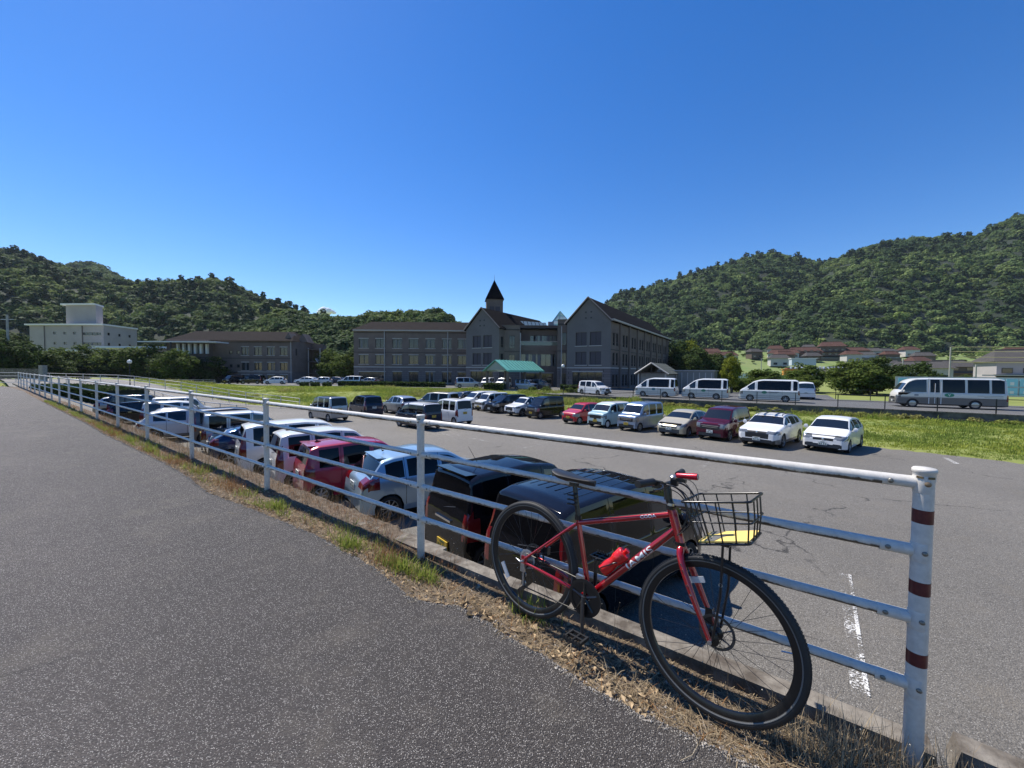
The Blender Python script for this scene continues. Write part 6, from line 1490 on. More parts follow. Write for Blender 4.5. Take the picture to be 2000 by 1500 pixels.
for sy in (-1, 1):
    Bt('bottle_cage', bez(o0-dd*.004+Vector((0, sy*.012, 0)), o0-dd*.004+nn*.03+Vector((0, sy*.045, 0)), o0+dd*.06+Vector((0, sy*.048, 0)), o0+dd*.11+nn*-.01+Vector((0, sy*.038, 0)), 10)+[o0+dd*.13-nn*.028+Vector((0, sy*.01, 0))], .003, M['bike_black'], frame, 6)
# drivetrain (near side) ----------------------------------------------------
ct = MB(); ct.lathe([(.080, -.052), (.098, -.051), (.098, -.048), (.030, -.048)], 44, 'y', c=tuple(BBc)); ct.lathe([(.082, -.047), (.088, -.046), (.088, -.044), (.070, -.043)], 44, 'y', c=tuple(BBc))
for i in range(44): an = 2*PI*i/44; Mx = Matrix.Rotation(-an, 3, 'Y'); ct.box(tuple(BBc+Mx @ Vector((.0895, -.0455, 0))), (.006, .003, .005), M=Mx)
for i in range(5): an = 2*PI*i/5+.4; ct.tube([BBc+Vector((0, -.05, 0)), BBc+Vector((.078*math.cos(an), -.046, .078*math.sin(an)))], .008, 6)
crank = ct.build('chainring', M['bike_black'], bike, 40)
CE = Vector((.437, -.075, .112)); b = MB(); b.tube([BBc+Vector((0, -.062, .012)), BBc+Vector((.0, -.066, -.02)), CE], [.014, .0125, .0095], 8); b.lathe([(.013, -.008), (.013, .008), (0, .009)], 12, 'y', c=(BBc.x, -.066, BBc.z)); b.build('crank_arm', mat('crank_dark_steel', (.10, .10, .105), .3, metal=.8), bike, 50)
b = MB(); b.tube([BBc+Vector((0, .062, 0)), Vector((.412, .072, .448))], [.013, .009], 8); b.build('crank_arm', M['bike_black'], bike, 50)
def pedal(c, sy):
    p = MB(); c = Vector(c); x = .045; y0, y1 = 0, sy*.092
    for xx in (-x, x): p.box((c.x+xx, c.y+(y0+y1)/2, c.z), (.010, .092, .018))
    for yy in (y0+sy*.006, (y0+y1)/2, y1-sy*.006): p.box((c.x, c.y+yy, c.z), (2*x, .010, .014))
    for k in range(6): p.box((c.x-x+.018*k, c.y+y1-sy*.004, c.z+.012), (.006, .006, .010))
    p.tube([c+Vector((0, -sy*.014, 0)), c+Vector((0, y1, 0))], .007, 8); return p.build('pedal', M['bike_matt'], bike)
pedal(CE+Vector((.0, -.014, -.004)), -1); pedal((.412, .086, .448), 1)
cs = MB()
for i in range(7): r = .046-.0042*i; cs.lathe([(r-.010, -.036-.0028*i), (r, -.036-.0028*i), (r, -.0375-.0028*i), (r-.010, -.0375-.0028*i)], 24, 'y', c=tuple(RA))
cs.build('cassette', M['steel'], bike, 40)
b = MB(); b.lathe([(.058, -.031), (.030, -.033)], 30, 'y', c=tuple(RA)); b.build('spoke_guard', mat('clear_plastic', (.25, .26, .27), .2, coat=.4), bike)
cu = Vector((-.010, -.052, .262)); cl_ = Vector((.012, -.052, .205))
chp = [Vector((.425+.086*math.cos(t), -.045, .280+.086*math.sin(t))) for t in [R(100)-R(190)*k/10 for k in range(11)]]
Bt('chain', [Vector((.0, -.045, .383))]+chp+[Vector((.012, -.050, .185)), Vector((-.012, -.052, .205)), Vector((.012, -.052, .235)), Vector((.0, -.052, .285)), Vector((.036, -.047, .335))], .0035, mat('chain_dark', (.04, .038, .035), .4, metal=.7), bike, 6)
dr = MB(); dr.box((-.008, -.060, .300), (.03, .016, .05)); dr.box((.0, -.060, .235), (.012, .006, .085)); dr.box((.0, -.050, .235), (.012, .003, .085))
for c_ in ((0, .258), (.002, .208)): dr.lathe([(.017, -.059), (.017, -.051), (.004, -.050)], 14, 'y', c=(c_[0], 0, c_[1]))
dr.build('rear_derailleur', M['steel'], bike, 40)
b = MB(); b.box((.385, -.040, .375), (.045, .02, .022)); b.box((.392, -.032, .355), (.04, .012, .02)); b.build('front_derailleur', M['steel'], bike)
Bt('quick_release', [RA+Vector((0, -.075, 0)), RA+Vector((-.02, -.078, -.01)), RA+Vector((-.055, -.075, .0))], [.006, .005, .004], M['steel'], bike, 8)
for A_ in (RA, FA): b = MB(); b.tube([A_+Vector((0, -.074, 0)), A_+Vector((0, .074, 0))], .0055, 10); b.tube([A_+Vector((0, -.070, 0)), A_+Vector((0, -.078, 0))], .009, 10); b.build('axle', M['steel'], bike, 50)
# coil lock on the seat post, cables along the frame, kickstand
hel = [(.315-.025+.028*math.cos(t), -.02+.022*math.sin(t), .735+.004*t) for t in [k*.5 for k in range(40)]]
Bt('cable_lock', hel, .0045, M['bike_matt'], bike, 6)
Bt('cable', [(.36, -.010, .672), (.60, -.014, .76), (.83, -.018, .838)], .002, M['bike_matt'], bike, 5)
Bt('cable', bez((.86, -.02, .76), (.75, -.022, .60), (.52, -.022, .36), (.44, -.02, .26), 8), .002, M['bike_matt'], bike, 5)
# ================================================================== TREES, SHRUBS, VILLAGE
def tree(name, label, pos, h, rx, mesh, trunk_h=.35, rz=None, cat='tree', group=None, sq=1.0, sway=0.0):
    t = empty(name, pos, random.uniform(0, 6) if rz is None else rz, label, cat, group)
    ch = h*(1-trunk_h*.45)
    link('crown', mesh, t, loc=(0, 0, h-ch*.52), scale=(rx, rx*random.uniform(.9, 1.1), ch*.54*sq))
    b = MB(); r0 = max(.08, h*.022); th = h*.6
    b.tube([(0, 0, -.3), (.05*h*random.uniform(-.3, .3), 0, th*.5), (0, 0, th)], [r0*1.3, r0, r0*.5], 8)
    for k in range(4):
        a = k*PI/2+random.uniform(-.4, .4); b.tube([(0, 0, th*.55+.1*k), (rx*.3*math.cos(a), rx*.3*math.sin(a), th*.8), (rx*.6*math.cos(a), rx*.6*math.sin(a), th*1.05)], [r0*.55, r0*.4, r0*.15], 6)
    b.build('trunk', M['bark'], t, 60); return t
cmD = [crown_mesh('crown', 500+i, 70, 120, .040, (1, 1, 1), .27, M['leaf_dark'], .45, True) for i in range(3)]
cmT = [crown_mesh('crown', 520+i, 70, 120, .038, (1, 1, 1), .27, M['leaf_tree'], .45, True) for i in range(3)]
cmY = crown_mesh('crown', 540, 60, 120, .040, (1, 1, 1), .27, M['leaf_yellow'], .5, True)
cmB = [crown_mesh('crown', 550+i, 30, 70, .055, (1, 1, 1), .32, M['leaf_bamboo'], .4) for i in range(2)]
cmS = [crown_mesh('foliage', 560+i, 50, 100, .045, (1, 1, .9), .28, M['leaf_tree'], .4, True) for i in range(2)]
GT = 'trees in the dark row before the pale building'
row = [(-108, 92, 8.6, 5.6, cmT[0], 'olive green tree at the left end of the row below the pale building'), (-99, 90, 9.0, 5.8, cmT[1], 'broad olive tree, second in the row below the pale building'), (-90, 89, 8.4, 5.4, cmT[2], 'grey green tree in front of the roof slab below the tower'),
       (-81, 86, 9.4, 6.0, cmT[0], 'tallest olive tree in the row left of the brown hall'), (-73, 83, 7.6, 4.8, cmD[0], 'dark low tree with a black pole standing in it'), (-68.5, 79, 7.6, 4.6, cmT[1], 'bright topped tree behind the white globe lamp'),
       (-66, 84, 6.6, 4.2, cmD[1], 'dark tree touching the left wall of the brown hall'), (-116, 100, 8.8, 6.0, cmD[2], 'dark tree at the far left of the olive row'), (-94, 97, 7.4, 5, cmD[1], 'dark tree standing behind the olive row')]
for x, y, h, r_, m_, lab in row: tree('broadleaf_tree', lab, (x, y, -1.8), h, r_, m_, .25, group=GT)
for x, y, h, r_, lab in ((-92, 66, 11, 6.5, 'tall dark tree beside the pole at the left edge of the view'), (-84, 63, 9, 5.0, 'dark tree above the pale gate pillar at the left edge'), (-104, 72, 13, 7.5, 'big dark tree outside the left edge behind the pole'), (-112, 84, 12, 7, 'dark leafy tree between the left edge and the pale building'), (-88, 72, 7, 5, 'low dark tree right of the utility pole at left')):
    tree('broadleaf_tree', lab, (x, y, -1.5), h, r_, random.choice(cmD), .2, group='dark trees at the left edge')
for x, y, h, r_, m_, lab in ((-42.5, 92, 8.0, 4.6, cmT[0], 'rounded green tree in the gap right of the brown hall'), (-37.5, 88, 7.2, 3.6, cmT[2], 'small olive tree beside the flat brown wing'), (-38, 99, 9.5, 5.5, cmD[0], 'dark tree filling the gap between the hall and the school'), (-46, 97, 8.5, 4.5, cmT[1], 'leafy tree just behind the outside stair of the hall')):
    tree('broadleaf_tree', lab, (x, y, -1.5), h, r_, m_, .15, group='trees between the hall and the school')
for x, y, h, r_, lab in ((46, 104, 12.5, 6.6, 'dark round tree at the back corner of the right gable wing'), (52, 106, 10.5, 6.0, 'dark tree below the yellow green crown'), (43.5, 97, 8.5, 4.6, 'dark bushy tree just behind the low ribbed store'), (58, 108, 9.5, 5.6, 'dark tree right of the yellow green crown')):
    tree('broadleaf_tree', lab, (x, y, -1.5), h, r_, random.choice(cmD), .15, group='dark trees behind the shelter')
tree('broadleaf_tree', 'bright yellow green tree standing out above the dark trees by the school', (51.5, 112, -1.5), 13.5, 4.6, cmY, .35)
tree('slender_tree', 'thin bright tree with airy crown behind the low store', (33, 58, -1.5), 6.0, 1.6, cmY, .3)
# shrubs along the back of the van road
for x, y, h, r_, m_, lab in ((43.0, 66, 4.6, 4.0, cmS[0], 'olive shrub with spreading twigs behind the middle van'), (49.5, 65, 5.4, 3.4, cmS[1], 'round olive bush behind the lone white van'), (50.5, 57, 5.6, 4.2, cmT[1], 'large dark green bush right of the lone white van'), (56.0, 60, 6.4, 4.0, cmD[1], 'tall dark bush between the lone white van and the bus'),
                          (57.5, 55, 5.6, 3.4, cmD[2], 'dark bush right behind the front of the bus'), (53, 56, 4.0, 3.4, cmS[0], 'low leafy bush hanging over the back railing'), (47.0, 62, 3.2, 2.6, cmS[1], 'low bush left of the large dark green bush'), (35.5, 62, 2.8, 2.6, cmS[0], 'low green bush behind the first and middle vans'), (61, 52.5, 3.4, 2.6, cmS[1], 'small bush seen over the roof of the bus')):
    tree('shrub', lab, (x, y, -1.7), h, r_, m_, .1, cat='shrub', group='shrubs behind the van road')
# clipped hedges
def hedge(label, a, b, w, h, z, seed):
    a, b = Vector((*a, z)), Vector((*b, z)); L_ = (b-a).length; e = empty('hedge', a, math.atan2(b.y-a.y, b.x-a.x), label, 'hedge', 'clipped hedges')
    r = np.random.default_rng(seed); n = int(L_*w*60+L_*h*90); n = min(n, 9000)
    face = r.integers(0, 3, n); p = np.stack([r.random(n)*L_, (r.random(n)-.5)*w, r.random(n)*h], 1)
    p[face == 0, 2] = h; p[face == 1, 1] = -w/2; p[face == 2, 1] = w/2; p += r.normal(size=(n, 3))*.05
    d = r.normal(size=(n, 3)); d /= np.linalg.norm(d, axis=1)[:, None]; t = np.cross(d, r.normal(size=(n, 3))); t /= np.linalg.norm(t, axis=1)[:, None]; bb = np.cross(d, t); s = .10
    V = np.stack([p-t*s-bb*s, p+t*s-bb*s, p+t*s+bb*s, p-t*s+bb*s], 1).reshape(-1, 3)
    link('foliage', np_mesh('foliage', V, np.arange(n*4).reshape(n, 4), M['leaf_dark']), e)
    c = MB(); c.box((L_/2, 0, h/2-.06), (L_-.1, w-.1, h-.1)); c.build('core', M['forest_floor'], e); return e
hedge('low dark hedge along the foot of the flat brown wing', (-32, 71.5), (-12, 69.2), 1.2, .8, -1.4, 1)
hedge('clipped hedge in front of the teal entrance canopy', (-4.2, 61.5), (-1.0, 60.0), 1.6, .95, -1.4, 2)
hedge('clipped hedge below the right gable left of the white minivan', (7.2, 57.4), (11.3, 56.2), 1.3, .9, -1.4, 3)
hedge('dark block hedge between the path fence and the driveway', (-52, 43.5), (-36, 36.2), 3.0, 1.5, -1.9, 4)
for x, y in ((-37, 67.5), (-35, 67.3), (-33, 67.4)): hedge({-37: 'left small box bush on the grass before the white van', -35: 'middle small box bush on the grass before the white van', -33: 'right small box bush on the grass before the white van'}[x], (x, y), (x+1.3, y), 1.0, .7, -1.45, 5)
for i, (x, y) in enumerate(((3.2, 57.2), (5.0, 56.6), (8.4, 55.2), (9.6, 54.6))):
    t = empty('round_bush', (x, y, -1.5), 0, ['leftmost', 'second', 'third', 'rightmost'][i]+' of four little round bushes at the edge of the forecourt', 'bush', 'little round bushes'); link('foliage', cmS[i % 2], t, loc=(0, 0, .3), scale=(.9, .9, .7))
# lamp posts
def lamp(pos, h, lab):
    t = empty('street_lamp', pos, 0, lab, 'street lamp', 'globe lamps'); b = MB(); b.tube([(0, 0, 0), (0, 0, .4), (0, 0, h)], [.10, .06, .045], 8); b.lathe([(.05, h), (.14, h+.04), (.10, h+.08)], 12); b.build('pole', M['dark_metal'], t, 60)
    b = MB(); b.lathe([(0, h+.02), (.18, h+.10), (.27, h+.30), (.18, h+.50), (0, h+.57)], 16); b.build('globe', mat('globe_white', (.75, .75, .72), .3), t, 60)
lamp((-50.5, 51, -.9), 3.0, 'white globe lamp rising behind the ramp fence on the left'); lamp((7.7, 58.5, -1.4), 3.5, 'white globe lamp before the recess beside the right gable')
# pole, gate pillar at far left
t = empty('utility_pole', (-86, 66, -1.5), 0, 'grey utility pole among the dark trees at the left edge', 'utility pole'); b = MB(); b.tube([(0, 0, 0), (0, 0, 12)], [.2, .14], 10); b.build('pole', M['pole'], t, 60); b = MB(); b.box((0, 0, 11.2), (2.2, .1, .1)); b.build('crossarm', M['galv'], t)
t = empty('gate_wall', (-52, 42.8, 0), .0, 'pale concrete gate pillar and low wall at the left end of the path', 'wall'); b = MB(); b.box((-3.2, 0, .85), (6.0, .3, 1.1)); b.build('panel', M['concrete'], t); b = MB(); b.box((0, 0, .9), (.45, .45, 1.8)); b.build('pillar', M['stone_pale'], t)
t = empty('utility_pole', (-71.5, 81, -1.5), 0, 'thin black pole standing in the olive trees', 'utility pole'); b = MB(); b.tube([(0, 0, 0), (0, 0, 8.6)], .14, 8); b.build('pole', M['dark_metal'], t, 60)

# ---- village at the foot of the right hill
M['tile_red'] = brick_mat('roof_tile_red', (.115, .062, .050), (.085, .050, .042), (.05, .028, .022), 1.0, .3, .3)
M['tile_grey'] = brick_mat('roof_tile_grey', (.095, .09, .085), (.075, .07, .068), (.035, .035, .035), 1.0, .3, .3)
M['plaster'] = mat('plaster', (.46, .45, .42), .85, rand=.15, var=.1); M['timber_wall'] = mat('timber_wall', (.12, .085, .06), .85, rand=.2)
def house(label, x, y, z, w, d, h, rh, rz, roofm, wallm, storey=1, group='village houses'):
    t = empty('house', (x, y, z), rz, label, 'house', group)
    b = MB(); b.box((0, 0, h/2), (w, d, h)); b.build('wall', wallm, t)
    b = MB(); o_ = .7; b.add([(-w/2-o_, -d/2-o_, h-.1), (w/2+o_, -d/2-o_, h-.1), (w/2+o_, d/2+o_, h-.1), (-w/2-o_, d/2+o_, h-.1), (-w/2+w*.12, 0, h+rh), (w/2-w*.12, 0, h+rh)], [(0, 1, 5, 4), (2, 3, 4, 5), (1, 2, 5), (3, 0, 4), (0, 3, 2, 1)]); b.build('roof', roofm, t)
    b = MB(); b.tube([(-w/2+w*.12, 0, h+rh+.06), (w/2-w*.12, 0, h+rh+.06)], .18, 6); b.build('ridge', roofm, t)
    n = max(2, int(w/3.2))
    for k in range(n):
        for s_ in range(storey):
            fx = -w/2+w*(k+.5)/n; f = MB(); f.box((0, -.03, 0), (1.7, .1, 1.2)); f = f.build('window', M['frame_dark'], t, loc=(fx, -d/2-.01, 1.4+2.8*s_)); p_ = MB(); p_.box((0, -.09, 0), (1.5, .02, 1.0)); p_.build('pane', M['win_glass'], f)
    if storey > 1:
        b = MB(); b.add([(-w/2-.5, -d/2-1.3, 2.75), (w/2+.5, -d/2-1.3, 2.75), (w/2+.5, -d/2, 3.3), (-w/2-.5, -d/2, 3.3)], [(0, 1, 2, 3)]); b.build('eave', roofm, t)
    return t
def V3(px_, py_, Y): return ((px_-1000)/754*Y, Y, CH+(725.6+.0078*(px_-1000)-py_)/754*Y)
def slope_z(x, y): return -1.0+np.clip(np.asarray(y, float)-172, 0, 110)*.172+fbm(np.asarray(x, float), np.asarray(y, float), 25, 14)*.8
M['field'] = mat('field_green', (.13, .19, .045), .95, col2=(.17, .20, .065), vscale=.12)
sx_, sy_ = np.meshgrid(np.linspace(70, 430, 90), np.linspace(166, 285, 40)); tag(link('hillside', grid_mesh('hillside', sx_, sy_, np.floor(slope_z(sx_, sy_)/1.5)*1.5*.6+slope_z(sx_, sy_)*.4-.1, M['field'])), kind='structure')
H = [(113, 226, 12, 7, 3.0, 2.2, .1, 'r', 'p', 1, 'red tiled house low at the left end of the village'), (119, 232, 10, 7, 4.4, 2.4, .0, 'r', 't', 2, 'brown-red two-storey house above the leftmost low houses'), (125, 227, 11, 7, 3.2, 2.2, .3, 'r', 'p', 1, 'small red roofed house at the foot of the dark wood'),
     (172, 246, 16, 8, 3.2, 2.4, -.1, 'r', 'p', 1, 'long orange-red roofed house left of the taller red house'), (188, 250, 17, 8, 4.2, 2.6, .05, 'r', 't', 2, 'wide red roofed house second along the middle row'), (211, 256, 13, 8, 6.6, 3.0, .0, 'r', 't', 2, 'tall dark red roofed house in the middle of the village'),
     (223, 252, 12, 8, 3.8, 2.2, .2, 'r', 't', 1, 'faded red roofed house right of the tall red house'), (236, 256, 12, 8, 3.4, 2.0, -.2, 'g', 'p', 1, 'grey roofed house right of the faded red house'), (249, 258, 10, 7, 3.2, 2.0, .3, 'g', 't', 1, 'small grey roofed house by the terrace wall')]
for x, y, w, d, h, rh, rz, rm, wm, st_, lab in H: house(lab, x, y, float(slope_z(x, y))-.2, w, d, h, rh, rz-.45, M['tile_red'] if rm == 'r' else M['tile_grey'], M['plaster'] if wm == 'p' else M['timber_wall'], st_)
for x, y, z, w, d, h, rh, rz, rm, wm, st_, lab in [(139, 132, -.6, 14, 9, 4.4, 2.2, -.2, 'g', 'p', 1, 'grey roofed house above the front of the bus'), (153, 136, -.6, 11, 8, 5.0, 2.2, .1, 'g', 't', 2, 'dark grey house above the middle of the bus'), (163, 136, -.5, 9, 8, 4.4, 2.2, -.1, 'g', 't', 1, 'low dark house above the rear half of the bus'),
     (226, 172, 5.8, 13, 9, 5.4, 2.8, .0, 'r', 't', 2, 'large red-brown roofed house high at the right edge'), (126, 148, -1.2, 10, 7, 3.2, 1.8, .2, 'g', 'p', 1, 'pale grey shed-like house left of the bus roof')]: house(lab, x, y, z, w, d, h, rh, rz-.45, M['tile_red'] if rm == 'r' else M['tile_grey'], M['plaster'] if wm == 'p' else M['timber_wall'], st_)
r5 = random.Random(11); WORDS = [('grey', 'g', 'p'), ('brown', 'r', 't'), ('dark grey', 'g', 't'), ('rust-brown', 'r', 'p')]
EX = [(146, 212, 'below the left end of the village'), (163, 232, 'left of the long orange-red roof'), (178, 230, 'in front of the wide red house'), (196, 224, 'below the tall red house'), (216, 236, 'right of the terrace below the tall house'), (232, 238, 'in front of the grey roofed pair'), (246, 232, 'at the right foot of the village'), (262, 256, 'at the right end of the village row'), (200, 205, 'beside the blue-white warehouse'), (222, 212, 'between the shop and the terrace'), (150, 240, 'above the green bank at left'), (178, 262, 'behind the middle red roofs'), (205, 268, 'just below the wood behind the tall house')]
for i, (x, y, wh_) in enumerate(EX):
    wd_, rm, wm = WORDS[i % 4]; house(f'small {wd_} roofed house {wh_}', x, y, float(slope_z(x, y))-.2, r5.uniform(7, 11), r5.uniform(5, 7), r5.uniform(2.6, 4.6), r5.uniform(1.6, 2.4), r5.uniform(-.8, .1), M['tile_red'] if rm == 'r' else M['tile_grey'], M['plaster'] if wm == 'p' else M['timber_wall'], 1)
bh_ = house('large white two-storey house with grey hipped roof at the right edge behind the bus', 121.5, 91.5, -1.6, 13, 11, 6.4, 2.8, -.55, M['tile_grey'], M['white_wall'], 2, group=None)
b = MB(); b.box((0, -7.4, 3.1), (20, 3.6, .25)); b.build('canopy', M['pale_trim'], bh_)
# hillside foot: fields, terraces
def slab(name, pts, z, t_, m, kind='structure', **k):
    b = MB(); n = len(pts); b.add([(x, y, z-t_) for x, y in pts]+[(x, y, z) for x, y in pts], [tuple(range(n, 2*n))]+[(i, (i+1) % n, (i+1) % n+n, i+n) for i in range(n)]); return tag(b.build(name, m), kind=kind, **k)
slab('field', [(90, 152), (160, 140), (200, 170), (88, 172)], .9, 4, M['field']); slab('field', [(150, 112), (300, 90), (360, 165), (170, 150)], .6, 4, M['field'])
def pick_shop(label, x, y, z, w, d, h, rz, m, roofm, name='shop', cat='shop'):
    t = empty(name, (x, y, z), rz, label, cat); b = MB(); b.box((0, 0, h/2), (w, d, h)); b.build('wall', m, t); b = MB(); b.box((0, 0, h+.15), (w+.6, d+.6, .3)); b.build('roof_slab', roofm, t); return t
pick_shop('pale blue-white box-shaped warehouse below the red roofs', 142.5, 190, 5.6, 9.6, 7, 3.2, -.45, mat('pale_blue_wall', (.42, .48, .52), .7), M['white_edge'], 'warehouse', 'warehouse')
pick_shop('long grey terraced row under the tall red house', 205, 236, 8.6, 50, 6, 2.6, -.25, M['concrete'], mat('blue_grey_roof', (.22, .26, .28), .5), 'storehouse', 'storehouse')
sh = pick_shop('wide shop with striped blue-grey awning and red sign', 133, 158, .9, 34, 8, 2.6, -.5, M['plaster'], mat('red_sign', (.40, .03, .05), .5))
for k in range(15): b = MB(); b.box((-16+1.2*k, -4.6, 2.9), (.75, 1.6, .7), M=Matrix.Rotation(.5, 3, 'X')); b.build('awning_panel', mat('awning_blue', (.24, .28, .34), .5) if k == 0 else bpy.data.materials['awning_blue'], sh)
b = MB(); b.box((10, -4.2, 3.0), (13, .3, 1.3)); b.build('sign_board', bpy.data.materials['red_sign'], sh)
og = pick_shop('low orange shop front left of the striped awning', 113.5, 156, .9, 7, 5, 2.2, -.5, mat('orange_front', (.50, .22, .03), .6), bpy.data.materials['orange_front'])
for i in range(8):
    x, y = 116+i*2.9, 152-i*1.5; make_car('hatch', TY['hatch'], 'hatchback', f"{['white', 'silver', 'white', 'black', 'pale', 'white', 'maroon', 'white'][i]} car, {['first', 'second', 'third', 'fourth', 'fifth', 'sixth', 'seventh', 'eighth'][i]} from the left before the striped shop awning", 'car', 'cars before the shop', (x, y), 250, ['white', 'silver', 'white', 'black', 'pearl', 'white', 'maroon', 'white'][i], z=.92)
# pale board row (posters) and light fence
t = empty('poster_boards', (73, 128, -1.5), -.3, 'row of pale blue panels on the green bank behind the vans', 'notice boards')
M['poster_blue'] = mat('poster_blue', (.25, .55, .66), .5)
for k in range(7): b = MB(); b.box((k*1.9, 0, 2.2), (1.5, .1, 1.6)); b.build('board', mat('board_pale', (.42, .52, .54), .5) if k == 0 else bpy.data.materials['board_pale'], t)
t = empty('poster_boards', (57.0, 44.0, -1.5), -.55, 'two rows of bright blue election-style posters seen behind the bus', 'notice boards')
for k in range(16):
    for r_ in range(2):
        b = MB(); b.box((-9+k*1.0, 0, 1.15+1.0*r_), (.86, .06, .86)); b = b.build('poster', M['poster_blue'], t); q = MB(); q.box((-9+k*1.0, -.035, 1.05+1.0*r_), (.3, .02, .35)); q.build('portrait', M['white_paint'], b)
b = MB(); b.box((-1.5, .08, 1.65), (16.4, .05, 2.2)); b.build('backing', M['galv'], t)
for px_, ht, Y, lab in ((1854, 678, 78, 'tall grey concrete pole with lit wires right of the village'), (1762, 700, 95, 'grey lamp pole above the dark bushes'), (1486, 700, 150, 'slender white pole on the green bank'), (1310, 722, 60, 'short white post behind the first van'), (1905, 712, 70, 'thin pole beside the white house garden')):
    x, y, z = V3(px_, ht, Y); t = empty('utility_pole', (x, y, -1.6), 0, lab, 'utility pole', 'poles around the village'); b = MB(); b.tube([(0, 0, 0), (0, 0, z+1.6)], [.16, .11], 8); b.build('pole', M['pole'], t, 60)
x, y, z = V3(1854, 678, 78)
for dz, lab in ((0, 'upper bright wire running right from the tall pole'), (-.9, 'second wire running right from the tall pole'), (-2.0, 'middle wire running right from the tall pole'), (-3.0, 'lowest bright wire running right from the tall pole')):
    t = MB(); t.tube([(x+k*4.0, y-k*1.6, z+dz-.12*math.sin(PI*k/10)*6*.3) for k in range(11)], .05, 5); tag(t.build('wire', mat('wire_sheath', (.42, .38, .20), .5) if dz == 0 else bpy.data.materials['wire_sheath']), lab, 'wire', 'wires on the tall pole')
# hillside trees and bushes among the houses
P = []; r = np.random.default_rng(5)
for k in range(900):
    y = r.uniform(176, 272); m_ = r.uniform(.44, 1.5)
    if fbm(np.array(m_*y), np.array(y), 22, 31) < (.22 if y < 250 else -.1) and r.random() < .93: continue
    if any(abs(m_*y-h_[0]) < h_[2]*.7 and h_[1]-22 < y < h_[1]+5 for h_ in H): continue
    P.append((m_*y, y, float(slope_z(m_*y, y))))
P = np.array(P); tag(scatter('village_greenery', P+np.array([0, 0, .6]), .9+1.7*r.random(len(P)), vh[:2]+vb[:1], squash=.8), kind='stuff')
# small cloud behind the hill
M['cloud'] = mat('cloud', (.85, .86, .88), 1.0, spec=0)
cb = MB(); rr_ = random.Random(4)
def blob(c, s, mb):
    import bmesh
    bm = bmesh.new(); bmesh.ops.create_icosphere(bm, subdivisions=2, radius=1)
    mb.add([(c[0]+v.co.x*s[0]*(1+.12*math.sin(v.co.y*7)), c[1]+v.co.y*s[1], c[2]+v.co.z*s[2]*(1+.15*math.sin(v.co.x*9))) for v in bm.verts], [tuple(x.index for x in f.verts) for f in bm.faces]); bm.free()
for dx, dz, s in ((-26, 0, 14), (-10, 6, 18), (10, 3, 16), (28, -3, 12), (0, -6, 22), (-38, -8, 10), (40, -9, 9)): blob((-960+dx*1.0, 2000, 316+dz-10), (s*1.3, s, s*.8), cb)
o = cb.build('cloud', M['cloud'], None, 180); tag(o, kind='structure')

# ================================================================== GRASS FIELDS
M['grass_blade'] = leaf_mat('grass_blade', (.28, .33, .05), (.40, .41, .095), .35, .5, .35, (.20, .26, .055))
M['grass_tall'] = leaf_mat('grass_tall', (.17, .24, .035), (.26, .30, .07), .35, .5, .3, (.30, .29, .10))
def tuft(name, seed, n, h, w, spread, m, bend=.5):
    r = np.random.default_rng(seed); V = []; F = []
    for i in range(n):
        a = r.uniform(0, 2*PI); x, y = r.normal(size=2)*spread; hh = h*r.uniform(.5, 1.1); b_ = bend*r.uniform(.2, 1)*hh; ca, sa = math.cos(a), math.sin(a); wx, wy = -sa*w, ca*w; k = len(V)
        V += [(x-wx, y-wy, 0), (x+wx, y+wy, 0), (x+ca*b_*.35+wx*.8, y+sa*b_*.35+wy*.8, hh*.6), (x+ca*b_*.35-wx*.8, y+sa*b_*.35-wy*.8, hh*.6), (x+ca*b_, y+sa*b_, hh), (x+ca*b_, y+sa*b_, hh)]
        F += [(k, k+1, k+2, k+3), (k+3, k+2, k+4, k+5)]
    return var(name, np_mesh(name, V, F, m))
tf = [tuft('grass_tuft', i, 30, .11, .014, .18, M['grass_blade']) for i in range(4)]
tt = [tuft('tall_grass_tuft', 10+i, 34, .42, .018, .24, M['grass_tall'], .7) for i in range(3)]
def field_pts(n, xr, yr, seed, cond):
    r = np.random.default_rng(seed); x = r.uniform(*xr, n); y = r.uniform(*yr, n); k = ~inside(x, y, LOT) & cond(x, y); x, y = x[k], y[k]
    return np.stack([x, y, ground_z(x, y)], 1)
def lotside(x, y): return ((x-FB[0])*FN[0]+(y-FB[1])*FN[1]) < -.3
def offroad(x, y):
    ru = (x-RO[0])*RN[0]+(y-RO[1])*RN[1]; ra = (x-RO[0])*RD[0]+(y-RO[1])*RD[1]; return ~((ru < .25) & (ra > -26)) 
def fore(x, y): return y < np.interp(x, [-62, -27.6, -8.3, 6, 13, 60], [69, 68, 62.6, 57, 52.6, 52])
P = field_pts(70000, (-62, 55), (4, 70), 1, lambda x, y: offroad(x, y) & lotside(x, y) & fore(x, y) & (np.hypot(x, y) < 85) & (np.hypot(x, y) > 10))
tag(scatter('grass', P, (.5+.9*rng.random(len(P)))*(1+1.3*np.clip(fbm(P[:, 0], P[:, 1], 3.5, 6), -.4, 1)), tf, tilt=.2), kind='stuff')
P2 = field_pts(26000, (-60, 50), (8, 66), 2, lambda x, y: offroad(x, y) & lotside(x, y) & fore(x, y) & ((fbm(x, y, 7, 3) > .22) & (x < 12) | ((x-RO[0])*RN[0]+(y-RO[1])*RN[1] < 1.0+3.5*fbm(x, y, 5, 8)) & (x > 12)))
tag(scatter('tall_grass', P2, .6+.8*rng.random(len(P2)), tt, tilt=.2), kind='stuff')
